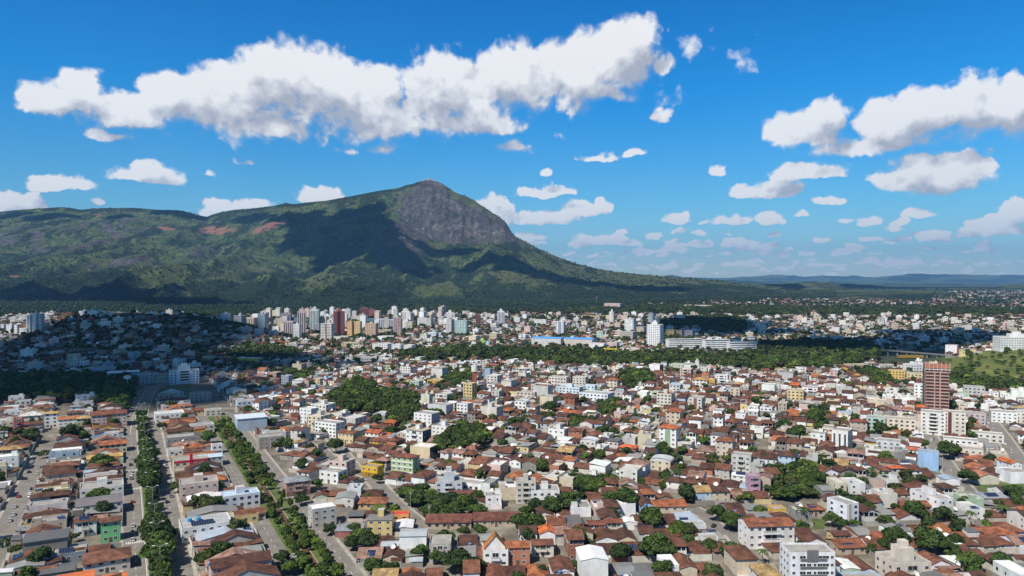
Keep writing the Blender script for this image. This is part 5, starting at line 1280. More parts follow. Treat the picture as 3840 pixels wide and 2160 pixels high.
lm(440, 490, 1356, 1386, (.34, .42, .45), 'teal-grey apartment block, first of the coloured row in shade')
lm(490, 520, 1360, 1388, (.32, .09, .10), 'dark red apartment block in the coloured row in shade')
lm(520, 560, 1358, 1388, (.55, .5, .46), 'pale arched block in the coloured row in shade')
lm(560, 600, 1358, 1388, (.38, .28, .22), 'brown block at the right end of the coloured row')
lm(663, 712, 1334, 1362, (.40, .36, .37), 'greige block with a dark red roof on the slope', roof='T', rc=(.16, .04, .035))
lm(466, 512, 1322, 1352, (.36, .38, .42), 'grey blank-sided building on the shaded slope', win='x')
lm(880, 975, 1342, 1360, (.80, .58, .03), 'yellow-fronted depot with a white roof', roof='S', rc=(.75, .75, .74), win='x', asp=.4, cat='depot', name='depot')
lm(750, 800, 1338, 1358, (.60, .48, .34), 'peach long block left of the yellow depot')
lm(1387, 1462, 1290, 1322, WHT, 'left block of the white housing estate', win='n', asp=.6, az=20)
lm(1462, 1508, 1292, 1324, WHT, 'second block of the white housing estate', win='n', asp=.8, az=20)
lm(1508, 1552, 1294, 1324, (.78, .77, .74), 'third block of the white housing estate', win='n', asp=.8, az=20)
lm(1560, 1640, 1295, 1310, (.76, .74, .70), 'low rear row of the white housing estate', roof='M', rc=(.6, .55, .5), asp=.4, az=20)
lm(1122, 1200, 1348, 1366, (.66, .62, .55), 'long low off-white row left of the coloured discs', asp=.3)
# --- towers left, on the hill and downtown
TWL = dict(cat='tower block', name='tower_block', asp=.8)
lm(93, 118, 1186, 1250, (.78, .78, .78), 'white high-rise, left shaft of the group left of the hill', stripe=((.45, .44, .44), .3), opt='t', **TWL)
lm(116, 140, 1176, 1248, (.76, .77, .79), 'white high-rise, middle shaft of the group left of the hill', opt='t', **TWL)
lm(140, 160, 1178, 1246, (.50, .52, .56), 'grey high-rise, right shaft of the group left of the hill', **TWL)
lm(0, 17, 1217, 1248, (.70, .72, .76), 'white block at the left edge behind the hill', **TWL)
lm(17, 49, 1218, 1250, (.76, .76, .77), 'white mid-rise, second from the left edge', opt='t', **TWL)
lm(49, 68, 1220, 1252, (.70, .70, .71), 'pale mid-rise, third from the left edge', **TWL)
lm(69, 103, 1232, 1252, (.78, .78, .77), 'low white block in front of the left high-rises', asp=.4)
lm(287, 323, 1167, 1187, (.76, .78, .80), 'white block on the left end of the hilltop', opt='t')
lm(363, 381, 1165, 1182, (.62, .66, .66), 'small white block beside the hilltop mast')
lm(331, 355, 1190, 1203, (.55, .06, .08), 'red house near the top of the hill', win='x', **HB)
lm(573, 620, 1177, 1190, (.82, .83, .84), 'bright white reservoir building on the hill crest', opt='t', win='x', cat='building', name='building')
lm(697, 735, 1181, 1194, (.74, .74, .72), 'white block on the right shoulder of the hill', opt='t')
lm(740, 785, 1186, 1200, (.66, .62, .55), 'cream block right of the white one on the hill shoulder')
dt = [(824, 860, 1176, 1212, (.78, .79, .80), 'white stepped tower right of the hill', 't', 'n'), (808, 838, 1190, 1212, (.48, .52, .58), 'grey-blue tower left of the white stepped one', '', 'n'),
 (869, 913, 1184, 1222, (.46, .48, .56), 'grey tower with a rounded top right of the hill', 't', 'h'), (903, 958, 1192, 1226, (.66, .55, .47), 'wide peach apartment tower right of the grey one', '', 'v'),
 (964, 997, 1178, 1246, (.42, .52, .56), 'blue-grey and white tower at the left end of downtown', 't', 'n'),
 (1035, 1062, 1195, 1238, (.60, .54, .40), 'cream slab tower left of the mauve towers', '', 'n'), (1046, 1092, 1176, 1216, (.36, .30, .36), 'purple-grey and cream tower behind the cream slab', 't', 'n'),
 (1059, 1104, 1206, 1262, (.54, .44, .44), 'pinkish-lilac tower with vertical window strips downtown', '', 'v'), (1094, 1126, 1217, 1276, (.76, .76, .74), 'white tower with dark square windows in front of downtown', 't', 'n'),
 (1093, 1128, 1194, 1216, (.22, .30, .42), 'dark blue glass block downtown', '', 'h'), (1115, 1147, 1168, 1262, (.58, .47, .46), 'tall pink-and-white tower downtown left', 't', 'v'),
 (1157, 1197, 1162, 1244, (.56, .64, .64), 'white and teal tower with a stepped top', 'T', 'v'), (1173, 1197, 1216, 1250, (.52, .50, .58), 'lilac mid-rise in front of the teal tower', '', 'h'),
 (1189, 1249, 1182, 1214, (.70, .76, .82), 'broad white-blue slab with a central fin', 't', 'v'), (1196, 1249, 1214, 1280, (.72, .70, .66), 'white block with brown horizontal lines and a brown centre', '', 'c'),
 (1250, 1292, 1168, 1262, (.26, .08, .07), 'dark red-brown tower with a dark glass stripe', 'T', 'r'), (1292, 1302, 1178, 1210, (.70, .72, .72), 'thin white tower right of the red-brown one', '', 'x'),
 (1297, 1324, 1206, 1264, (.66, .43, .22), 'orange-ochre curved tower downtown', 't', 'n'), (1325, 1354, 1206, 1264, (.66, .50, .28), 'cream-ochre tower beside the orange one', '', 'n'),
 (1314, 1352, 1186, 1208, (.66, .62, .54), 'cream block behind the ochre pair', '', 'n'), (1348, 1382, 1156, 1200, (.28, .09, .09), 'dark red tower with white top frame behind downtown', 't', 'v'),
 (1378, 1406, 1160, 1196, (.30, .13, .12), 'brownish-red tower right of the white-framed one', 't', 'x'), (1364, 1413, 1214, 1270, (.62, .45, .32), 'broad peach tower with a darker centre', 't', 'n'),
 (1370, 1408, 1196, 1216, (.20, .38, .46), 'teal glass block behind the peach tower', '', 'h'), (1420, 1440, 1196, 1240, (.66, .71, .78), 'blue-white striped tower left of the grey cylinder', '', 'v'),
 (1440, 1458, 1190, 1240, (.52, .49, .45), 'plain greige rounded shaft downtown', '', 'x'), (1458, 1476, 1198, 1240, (.66, .71, .78), 'blue-white striped tower right of the greige shaft', '', 'v'),
 (1474, 1507, 1196, 1260, (.44, .32, .32), 'mauve-brown tower downtown right', 't', 'n'), (1505, 1544, 1172, 1212, (.70, .68, .68), 'pale grey tower with rooftop mast', 'T', 'n'),
 (1515, 1550, 1208, 1242, (.72, .68, .56), 'cream block with a bright yellow right side', '', 'h'), (1568, 1583, 1170, 1200, (.64, .56, .40), 'thin cream tower right of downtown', '', 'x'),
 (1561, 1604, 1192, 1224, (.58, .58, .58), 'white block with a dark net-covered front', 't', 'x'), (1670, 1701, 1172, 1210, (.74, .75, .75), 'white tower with an arched crown', 'T', 'n'),
 (1700, 1753, 1204, 1258, (.46, .62, .58), 'teal-framed white office block', '', 'n'), (1784, 1802, 1182, 1234, (.22, .10, .09), 'thin dark brown tower', 't', 'v'),
 (1865, 1892, 1168, 1222, (.76, .78, .82), 'slim white tower with pointed top right of centre', 'T', 'v'), (1838, 1866, 1226, 1250, (.42, .42, .48), 'grey mid-rise right of the thin brown tower', '', 'v'),
 (1594, 1640, 1248, 1270, (.72, .76, .82), 'white-blue mid-rise in front of the net-covered block', '', 'n'), (1418, 1470, 1238, 1256, (.62, .56, .42), 'long cream podium block downtown', '', 'h'),
 (1410, 1480, 1262, 1276, (.78, .78, .76), 'long low white block below the mauve tower', '', 'x'), (1248, 1308, 1262, 1280, (.68, .64, .56), 'low cream hall below the red-brown tower', '', 'x'),
 (1280, 1350, 1286, 1304, (.66, .56, .34), 'low pale yellow block below downtown', '', 'n'), (1316, 1362, 1296, 1318, (.70, .62, .52), 'cream block with small windows left of the white estate', '', 'n')]
for (a, b, c_, d_, col_, lab, op, wi) in dt:
    st_ = None
    if wi == 'c': st_, wi = ((.25, .12, .10), .14), 'h'
    if wi == 'r': st_, wi = ((.03, .02, .03), .3), 'n'
    lm(a, b, c_, d_, col_, lab, opt=op, win=wi, stripe=st_, side=(.80, .66, .05) if 'bright yellow' in lab else None, az=rng.uniform(-12, 22), **(TWL if d_ - c_ > 30 and b - a < 60 else dict(asp=.6)))
# far landmarks
lm(2160, 2280, 1184, 1197, (.62, .45, .10), 'far long yellow and white industrial hall', win='x', asp=.3, cat='hall', name='hall')
lm(2260, 2330, 1138, 1163, (.55, .42, .38), 'pinkish buildings below the quarry scar', win='x', asp=.4, cat='building', name='building')
lm(2560, 2670, 1145, 1160, (.66, .60, .54), 'far row of pale sheds at the foot of the mountain', win='x', asp=.3, cat='hall', name='hall')
lm(2890, 2970, 1157, 1166, (.78, .78, .77), 'far white hall with a thin mast', win='x', asp=.3, cat='hall', name='hall')
# ------------------------------------------------------------------ place the buildings read off the photograph
import re
def extras(S_, L_, w, d, h):
    o = L_['opt']; x0, x1, y0, y1 = -w / 2, w / 2, -d / 2, d / 2
    if 'R' in o:
        red = (.60, .02, .05)
        S_.part('red_band').box(x0, x1, y0 - .12, y0 - .003, h - .5, h + .8, 'wall', red)
        S_.part('red_column').box(-w * .045, w * .045, y0 - .3, y0 + .6, h, h + 4.6, 'wall', red)
    if 'B' in o:
        b = S_.part('facade_band')
        for k in range(1, 4): b.box(x0 - .02, x1 + .02, y0 - .3, y0 - .003, h * k / 4 - .35, h * k / 4 + .25, 'wall', (.76, .76, .72), bottom=True)
    if 'Q' in o:
        b = S_.part('scaffolding'); c = (.42, .17, .11)
        b.box(x0 - .6, x1 + .6, y0 - .6, y0 - .5, h + 1, h + 5, 'wall', c); b.box(x1 + .5, x1 + .6, y0 - .5, y1, h + 1, h + 5, 'wall', c); b.box(x0 - .6, x0 - .5, y0 - .5, y1, h + 1, h + 5, 'wall', c)
        for i in range(7): b.box(x0 - .7 + i * (w + 1) / 6, x0 - .4 + i * (w + 1) / 6, y0 - .8, y0 - .6, h - 3, h + 6.5, 'wall', (.6, .5, .42))
        b.box(x0 - 1, x1 + 1, y0 - 1, y0 - .4, h - .6, h, 'wall', (.7, .68, .62), bottom=True)
        lo = S_.part('facade_band')
        for k in range(13): lo.box(x0 - .05, x1 + .05, y0 - .25, y0 - .1, k * h / 13 - .25, k * h / 13 + .25, 'wall', (.62, .55, .48), bottom=True)
        for sx in (-.12, .12): lo.box(sx * w - .5, sx * w + .5, y0 - .3, y0 - .26, 0, h, 'wall', (.5, .3, .24))
        S_.part('frame').box(x0 - 1.2, x0, y0 + .2, y1 - .2, 0, h, 'slab', (.16, .15, .14))
    if L_['win'] == 'P':
        st = int(round(h / 3.3)); fh = h / st
        for k in range(st):
            z = k * fh + 1.9; pn = S_.part('panel')
            if k < st - 1 + 1: pn.box(-w * .27, w * .33, y0 - .06, y0 - .004, k * fh + .2, k * fh + 1.25, 'wall', (.14, .145, .16), bottom=True)
            for xx, ww in ((-.42, 1.2), (-.22, 2.6), (-.08, 2.0), (.05, 1.2), (.16, 2.2), (.29, 2.8), (.43, 1.2)): S_.window(xx * w, y0, z, ww, 1.25, 0)
            for yy in (-.3, 0, .3): S_.window(x0, yy * d, z, 1.5, 1.2, -pi / 2); S_.window(x1, yy * d, z, 1.5, 1.2, pi / 2)
        S_.part('panel').box(0 - 2.2, 2.2, y0 - .12, y0 - .062, h - 3.0, h + 1.6, 'wall', (.16, .165, .18))
REC = []   # everything with a label to give: dict(o, px, py, kind, words...)
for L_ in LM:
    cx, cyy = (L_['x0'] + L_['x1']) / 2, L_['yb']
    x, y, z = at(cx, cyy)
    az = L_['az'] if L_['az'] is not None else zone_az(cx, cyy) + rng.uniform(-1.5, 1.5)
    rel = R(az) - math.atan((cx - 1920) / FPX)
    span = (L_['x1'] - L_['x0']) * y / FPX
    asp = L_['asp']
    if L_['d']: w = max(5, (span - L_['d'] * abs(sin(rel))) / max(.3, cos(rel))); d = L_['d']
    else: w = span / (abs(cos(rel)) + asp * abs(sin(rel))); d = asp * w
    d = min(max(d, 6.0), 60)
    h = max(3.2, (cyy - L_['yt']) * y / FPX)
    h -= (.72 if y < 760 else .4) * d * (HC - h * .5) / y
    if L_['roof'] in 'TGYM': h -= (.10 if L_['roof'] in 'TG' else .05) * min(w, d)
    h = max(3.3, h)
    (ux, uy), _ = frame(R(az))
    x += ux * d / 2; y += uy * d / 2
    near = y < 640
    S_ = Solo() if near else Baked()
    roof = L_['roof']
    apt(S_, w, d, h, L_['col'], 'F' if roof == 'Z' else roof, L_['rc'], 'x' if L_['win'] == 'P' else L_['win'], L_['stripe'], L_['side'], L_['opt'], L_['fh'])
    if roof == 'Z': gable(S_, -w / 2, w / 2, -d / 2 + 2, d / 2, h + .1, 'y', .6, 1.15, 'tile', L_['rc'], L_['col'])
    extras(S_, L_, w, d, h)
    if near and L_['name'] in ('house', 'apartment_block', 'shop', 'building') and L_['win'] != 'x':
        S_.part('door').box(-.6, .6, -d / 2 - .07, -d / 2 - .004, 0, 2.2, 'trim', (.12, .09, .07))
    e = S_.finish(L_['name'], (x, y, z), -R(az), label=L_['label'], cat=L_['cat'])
    PLACED.append((x, y, ux, uy, d / 2 + .3, w / 2 + .3))
    L_['pos'] = (x, y, z); L_['px'] = cx; L_['py'] = (L_['yt'] + L_['yb']) / 2
print('landmarks', len(LM), round(time.time() - T0, 1))
PLA = np.array(PLACED); LMA = np.array([(L_['x0'], L_['x1'], L_['pos'][1]) for L_ in LM])
def hits_placed(x, y, r):
    dx, dy = x - PLA[:, 0], y - PLA[:, 1]
    u = np.abs(dx * PLA[:, 2] + dy * PLA[:, 3]); v = np.abs(dx * PLA[:, 3] - dy * PLA[:, 2])
    return bool(np.any((u < PLA[:, 4] + r) & (v < PLA[:, 5] + r)))

# ------------------------------------------------------------------ lots
def lot_zone(px, py):
    out = np.full(px.shape, -1)
    mid = py < 1420
    out[mid] = np.select([px[mid] < 720, px[mid] < 1500, px[mid] < 2250, px[mid] < 3000], [4, 5, 6, 7], 8)
    nm = ~mid; lim = 1000 + (py - 1600) * .72
    z = np.select([px < lim, (px > 2880) & (py > 1770), px > 2880, py > 1850, (px < 1900) & (py > 1700)], [0, 1, 2, 1, 3], 9)
    out[nm] = z[nm]; return out
ZAZ = {0: AZL, 1: R(-3.5), 2: R(28), 3: R(22), 4: R(-18), 5: R(9), 6: R(30), 7: R(14), 8: R(36), 9: R(26)}
LOTS = []
for zi, az in ZAZ.items():
    (ux, uy), (vx, vy) = frame(az)
    along = zi == 0       # streets along the view direction
    g = random.Random(100 + zi)
    C_ = []
    a = -2600.0
    if zi == 0:           # anchor the columns of lots to the avenues
        cv = lambda P_: P_[0][0] * vx + P_[0][1] * vy
        la, ra, lc, rc_, sl_ = cv(ave_l), cv(ave_r), cv(can_l), cv(can_r), cv(street_l)
        cols_ = []
        mid_ = (ra + 6 + lc - 6) / 2; cols_ += [(ra + 5.4, lc - 5.0)]
        cols_ += [(sl_ + 6.0, (sl_ + la) / 2), ((sl_ + la) / 2, la - 5.0)]
        cols_ += [(rc_ + 6.2, rc_ + 26), (rc_ + 26, rc_ + 46)]
        q = rc_ + 54
        while q < 500: cols_ += [(q, q + 21), (q + 21, q + 42)]; q += 51
        q = sl_ - 6.5
        while q > -1500: cols_ += [(q - 21, q), (q - 42, q - 21)]; q -= 51
        for i, (va, vb) in enumerate(cols_):
            u = 60.0; cnt = 0
            while u < 2600:
                w = g.uniform(7.2, 11)
                cnt += 1
                if i >= 3 and cnt % 11 == 0: u += 8
                C_.append((u + w / 2, (va + vb) / 2, w - .15, vb - va - .2, 1 if i % 2 == 0 else -1, True)); u += w
    else:
        u = 120.0 + g.uniform(0, 30)
        while u < 2600:
            Ld = g.uniform(14.5, 19)
            for row, sgn in ((0, 1), (1, -1)):
                v = -1900.0 + g.uniform(0, 40); cnt = g.randint(0, 9)
                while v < 1900:
                    w = g.uniform(6.8, 11.2); cnt += 1
                    if cnt % 12 == 0: v += 8
                    C_.append((u + Ld / 2 + row * Ld, v + w / 2, w - .15, Ld - .2, sgn, False)); v += w
            u += 2 * Ld + g.uniform(5, 7)
    C_ = np.array(C_, float)
    X_ = C_[:, 0] * ux + C_[:, 1] * vx; Y_ = C_[:, 0] * uy + C_[:, 1] * vy
    k = (Y_ > 230) & (Y_ < 2500) & (np.abs(X_) < Y_ * .80 + 60)
    C_, X_, Y_ = C_[k], X_[k], Y_[k]
    Z_ = ground_z(X_, Y_); PX_, PY_ = project(X_, Y_, Z_)
    k = (lot_zone(PX_, PY_) == zi) & (PY_ > 1186) & (PX_ > -260) & (PX_ < 4120)
    for c, x, y, z, px, py in zip(C_[k], X_[k], Y_[k], Z_[k], PX_[k], PY_[k]): LOTS.append((x, y, z, px, py, c[2], c[3], c[4], c[5], zi))
print('lots', len(LOTS), round(time.time() - T0, 1))
good = []
zslope = None
for (x, y, z, px, py, w, d, sgn, along, zi) in LOTS:
    if in_wood(px, py) or in_open(px, py): continue
    if hits_placed(x, y, min(w, d) * .27): continue
    if y < 900 and near_road(x, y, 3.2): continue
    good.append((x, y, z, px, py, w, d, sgn, along, zi))
good.sort(key=lambda t: t[1])
mass_house = Mass(); NH = 0; bark_mb = MB()
HOUSES = []
empty_green = []
for (x, y, z, px, py, w, d, sgn, along, zi) in good:
    az = ZAZ[zi]; rot = -az + ((pi if sgn < 0 else 0) if not along else (pi / 2 * (1 if sgn < 0 else -1)))
    rot += rng.uniform(-.02, .02)
    if along and rng.random() < .35: rot += pi
    vis = -60 < px < 3900 and py < 2215
    r = rng.random()
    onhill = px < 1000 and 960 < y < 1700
    if r < (.035 if y < 1100 else .10): empty_green.append((x, y, z, w, d)); continue
    if y > 1000 and rng.random() < (.12 if not onhill else .10): empty_green.append((x, y, z, w, d)); continue
    force = {}
    if px > 3250 and y < 760 and rng.random() < .5: force['wall'] = ('white', (.80, .80, .78), 1)
    if px > 3250 and y < 760 and rng.random() < .3: force['kind'] = 'flat'
    if y > 900 and rng.random() < .30: force['kind'] = rng.choice(['flat', 'sheet']); 
    if onhill and rng.random() < .8: force['kind'] = rng.choice(['flat', 'sheet', 'gable', 'gable'])
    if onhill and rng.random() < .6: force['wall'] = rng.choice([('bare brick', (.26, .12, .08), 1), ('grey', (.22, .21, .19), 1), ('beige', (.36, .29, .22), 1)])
    infront = bool(np.any((LMA[:, 0] - 6 < px) & (px < LMA[:, 1] + 6) & (LMA[:, 2] > y + 3) & (LMA[:, 2] < y + 34 + .045 * y)))
    if infront and y > 1100 and rng.random() < .35: continue
    if infront:
        force['st'] = 1; force['kind'] = rng.choice(['gable', 'gable', 'hip', 'sheet'])
    big = 'st' not in force and rng.random() < (.02 if y < 560 else .03 if y < 1250 else .07 if y > 1400 and 900 < px < 1700 else .045)
    if big and y > 560:
        S_ = mass_house; S_.mb.place(x, y, z, rot)
        hgt = rng.choice([9, 9, 12, 12, 15]) if y < 1500 else (rng.choice([15, 18, 24, 33]) if 820 < px < 1720 else rng.choice([9, 12, 15, 18]))
        apt(S_, min(w + 5, 18), min(d * .8, 16), hgt, var(rng.choice([WHT, OFF, CRM, OFF, WHT, LGR, PNK]), .08), rng.choice('FFTF'), var(rng.choice([(.42, .40, .37), (.2, .08, .05), (.6, .58, .55)])), rng.choice('nnb'), opt=rng.choice(['t', '', 't']))
        continue
    if vis and NH < 290 and y < 700:
        S_ = Solo(); wd = house(S_, w, d, 1, force=force)
        e = S_.finish('house', (x, y, z), rot)
        e['category'] = 'house'; NH += 1
        HOUSES.append(dict(o=e, px=px, py=project(x, y, z + 3)[1], y=y, **wd))
    else:
        mass_house.mb.place(x, y, z, rot)
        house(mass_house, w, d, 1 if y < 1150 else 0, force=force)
print('houses', NH, 'mass faces', len(mass_house.mb.F), round(time.time() - T0, 1))

# ------------------------------------------------------------------ far town on the low hills to the right
def far_pts(n, x0, x1, y0, y1, dens, seed):
    g = np.random.default_rng(seed)
    px = g.uniform(x0, x1, n); py = g.uniform(y0, y1, n)
    k = g.random(n) < dens(px, py); px, py = px[k], py[k]
    zz = np.zeros(len(px))
    for _ in range(6):
        D = (HC - zz) * FPX / np.maximum(py - HOR, 8); D = np.minimum(D, 9500); X_ = (px - 1920) / FPX * D; zz = .5 * zz + .5 * ground_z(X_, D)
    return X_, D, ground_z(X_, D), px, py
cl_ = lambda s, a, b: (lambda px, py: sstep(a, b, fbm(px / 90.0, py / 11.0, 3, s)))
far = [far_pts(6500, 2880, 4100, 1092, 1160, lambda px, py: sstep(.38, .55, fbm(px / 110, py / 12, 3, 401)) * sstep(1087, 1112, py + (px - 3200) * .02), 1),
       far_pts(900, 2640, 3000, 1118, 1160, lambda px, py: sstep(.45, .6, fbm(px / 80, py / 9, 3, 403)), 2),
       far_pts(900, 2050, 2760, 1140, 1172, lambda px, py: sstep(.50, .62, fbm(px / 70, py / 8, 3, 405)), 3),
       far_pts(1500, 1500, 3000, 1172, 1196, lambda px, py: sstep(.38, .55, fbm(px / 90, py / 9, 3, 407)), 4),
       far_pts(1500, 2900, 4100, 1178, 1200, lambda px, py: .85 + 0 * px, 5),
       far_pts(500, 2500, 3900, 1160, 1180, lambda px, py: sstep(.56, .64, fbm(px / 60, py / 8, 3, 409)), 6)]
for (X_, D_, Z_, px_, py_) in far:
    for x, y, z in zip(X_, D_, Z_):
        mass_house.mb.place(x, y, z, rng.uniform(-.6, .6))
        w = rng.uniform(10, 21); d = rng.uniform(10, 16); h = rng.choice([3.5, 5, 6, 6.5, 9]); wc = var(pick(WALLS)[1], .1)
        mass_house.mb.box(-w / 2, w / 2, -d / 2, d / 2, -6, h, 'wall', wc, top=False)
        if rng.random() < .55: hip(mass_house, -w / 2, w / 2, -d / 2, d / 2, h, .4, .36, 'tile', var(pick(TILES)[1], .2))
        else: mass_house.mb.poly([(-w / 2, -d / 2, h), (w / 2, -d / 2, h), (w / 2, d / 2, h), (-w / 2, d / 2, h)], 'slab', var((.55, .53, .5), .2))
        mass_house.window(0, -d / 2, h * .55, w * .6, 1.1, 0)
        if rng.random() < .5: add_tree(x + rng.uniform(-14, 14), y - rng.uniform(4, 20), rng.uniform(7, 11), ci=3, z=z)
mass_house.mb.T = None
mass_house.mb.build('houses', kind='stuff')
for (x, y, z, w, d) in empty_green:
    n = 3 if y < 700 else 2
    for _ in range(n): add_tree(x + rng.uniform(-.4, .4) * w, y + rng.uniform(-.4, .4) * w, rng.uniform(5, 9.5), z=z)
for (x, y, z, px, py, w, d, sgn, along, zi) in good:
    p_ = .28 if y < 700 else .38 if y < 1000 else .62
    if px < 1000 and 960 < y < 1700: p_ = .34
    if rng.random() < p_:
        add_tree(x + rng.uniform(-.5, .5) * w, y + rng.uniform(-.5, .5) * d, rng.uniform(5, 9) if y < 900 else rng.uniform(6, 11), z=z, kind='palm' if rng.random() < .08 and y < 700 else 'round')

# ------------------------------------------------------------------ woods, medians, single trees
for poly, spc, (h0, h1) in WOODS:
    xs_ = [p[0] for p in poly]; ys_ = [p[1] for p in poly]
    pts = [at(px_, py_) for px_, py_ in poly]
    xa, xb = min(p[0] for p in pts), max(p[0] for p in pts); ya, yb_ = min(p[1] for p in pts), max(p[1] for p in pts)
    gx_, gy_ = np.meshgrid(np.arange(xa, xb, spc), np.arange(ya, yb_, spc))
    gx_ = gx_.ravel() + nr.uniform(-.5, .5, gx_.size) * spc; gy_ = gy_.ravel() + nr.uniform(-.5, .5, gy_.size) * spc
    gz_ = ground_z(gx_, gy_); px_, py_ = project(gx_, gy_, gz_)
    for x, y, z, a, b in zip(gx_, gy_, gz_, px_, py_):
        if -150 < a < 3990 and inside(poly, a, b) and not hits_placed(x, y, 1.5) and not (y < 1000 and near_road(x, y, 2)):
            h_ = rng.uniform(h0, h1); add_tree(x, y, h_, spc * rng.uniform(.55, .85), z=z)
AVT = []
if 1: pass
(ux, uy), (vx, vy) = frame(AZL)
for k in range(92):                       # avenue median: unbroken double line of crowns
    u = -45 + k * 4.6
    if u > 372: break
    big_ = 1.5 if (8 < u < 56) else 1.35 if (118 < u < 200) else .85 if 60 < u < 105 else rng.uniform(.75, 1.1)
    x, y = mx_ + ux * u + vx * rng.uniform(-1.3, 1.3), my_ + uy * u + vy * rng.uniform(-1.3, 1.3)
    if k % 2 and 60 < u < 110: TREES.append((x, y, .3, rng.uniform(2.5, 4.5), rng.uniform(1.8, 2.6), rng.choice([1, 2, 4]), 'bush')); continue
    h_ = rng.uniform(6.5, 9.5) * big_; TREES.append((x, y, .3, h_, rng.uniform(3.4, 4.8) * big_, rng.choice([0, 1, 1, 3, 2]), 'round'))
for k in range(110):
    u = -60 + k * 4.2
    if u > 345: break
    for sd in (-1, 0, 1):
        if (92 < u < 130) and (sd == 0 or rng.random() < .6): continue
        if rng.random() < (.5 if sd == 0 else .3): continue
        if 172 < u < 184 or 262 < u < 272: continue
        x, y = canal_x + ux * u + vx * (sd * 4.8 + rng.uniform(-.8, .8)), canal_y + uy * u + vy * (sd * 4.6 + rng.uniform(-.8, .8))
        TREES.append((x, y, .3, rng.uniform(2.8, 7.5), rng.uniform(1.4, 3.1), rng.choice([2, 4, 4, 1, 2]), rng.choice(['round', 'round', 'bush'])))
for k in range(60):                       # street trees by the highway bend
    px_, py_ = rng.uniform(420, 520), rng.uniform(1470, 1600)
    x, y, z = at(px_, py_)
    if not near_road(x, y, 2.5): add_tree(x, y, rng.uniform(6, 10), z=z)
BIG = [(2345, 1920, 105), (2285, 1895, 60), (2070, 1935, 80), (2130, 1932, 92), (2010, 1925, 60), (1975, 1950, 60), (1960, 2010, 95), (2010, 2005, 80), (2440, 1990, 92), (2170, 2050, 75), (2205, 2065, 50), (2330, 2108, 78), (2470, 2112, 118), (2420, 2100, 70),
       (2660, 2080, 70), (2745, 2110, 85), (2690, 1960, 70), (2740, 1990, 85), (2780, 1985, 60), (2545, 2015, 70), (2148, 2150, 50), (1800, 2020, 60), (1740, 2020, 50), (1415, 1815, 40), (1190, 1838, 48), (1285, 1812, 45), (1130, 1898, 55), (1330, 2008, 58), (1240, 2010, 50),
       (1310, 2050, 45), (1340, 2045, 45), (1580, 2110, 75), (1640, 2120, 60), (1710, 2150, 110), (1780, 2160, 80), (1400, 2165, 80), (1450, 2165, 60), (1480, 2150, 50), (770, 2130, 78), (870, 2128, 52), (905, 2005, 52), (660, 1850, 45), (605, 1620, 40), (640, 1545, 50), (785, 1665, 60), (850, 2010, 45),
       (1060, 2120, 60), (1085, 2160, 70), (985, 1790, 50), (1160, 1700, 45), (1260, 1700, 60), (1200, 1615, 60), (1150, 1570, 60), (1470, 1640, 55), (1520, 1620, 45), (1645, 1570, 40), (1540, 1712, 50), (2035, 1780, 60), (1990, 1790, 30), (2345, 1790, 60), (2290, 1805, 35), (2405, 1755, 48), (2440, 1740, 50),
       (2265, 1650, 60), (2350, 1720, 50), (2500, 1720, 50), (2640, 1680, 50), (2725, 1740, 42), (2795, 1755, 65), (2940, 1620, 60), (2990, 1660, 75), (3060, 1600, 70), (3305, 1640, 60), (3105, 1770, 60), (2990, 1735, 60), (3410, 1830, 50), (3355, 1860, 62), (3355, 1925, 45), (3430, 1960, 85), (3540, 1970, 75), (3590, 1980, 45),
       (3210, 1990, 45), (3120, 1980, 60), (3160, 1995, 50), (3300, 1970, 45), (3330, 1970, 45), (3560, 1725, 75), (3540, 1700, 50), (3630, 1820, 68), (3810, 1880, 80), (3700, 1960, 50), (3490, 2090, 120), (3560, 2100, 80), (3360, 2060, 90), (3640, 2150, 90), (3760, 2150, 80), (3030, 1830, 60), (3240, 1840, 60), (2900, 1975, 40), (3000, 1990, 40),
       (150, 1570, 50), (120, 1575, 40), (255, 1665, 70), (60, 1600, 30), (330, 1610, 40), (310, 1660, 50), (20, 1640, 50), (115, 1665, 60), (30, 2070, 60), (60, 2085, 50), (280, 2035, 40), (165, 1720, 40), (2060, 1560, 60), (2250, 1610, 45)]
for px_, py_, wpx in BIG:
    x, y, z = at(px_, py_); r_ = wpx * y / FPX / 2
    if y < 900: TREES.append((x, y, z, r_ * rng.uniform(1.6, 2.0), r_ * 1.05, rng.choice([0, 1, 1, 2, 3]), 'round'))
for px_, py_, hp in [(120, 1600, 35), (150, 1605, 38), (325, 1690, 35), (830, 1850, 40), (3640, 1985, 60), (3700, 2000, 45), (3610, 2190, 90), (3760, 1785, 30), (1380, 1880, 30), (2860, 2120, 50), (1830, 1960, 35), (1660, 1950, 40), (2280, 1720, 30), (2330, 1760, 30), (700, 1640, 30), (2770, 1900, 40)]:
    x, y, z = at(px_, py_); TREES.append((x, y, z, hp * y / FPX * 1.1, 2.8, 2, 'palm'))
x, y, z = at(3590, 1720); TREES.append((x, y, z, 11, 1.6, 3, 'cone'))
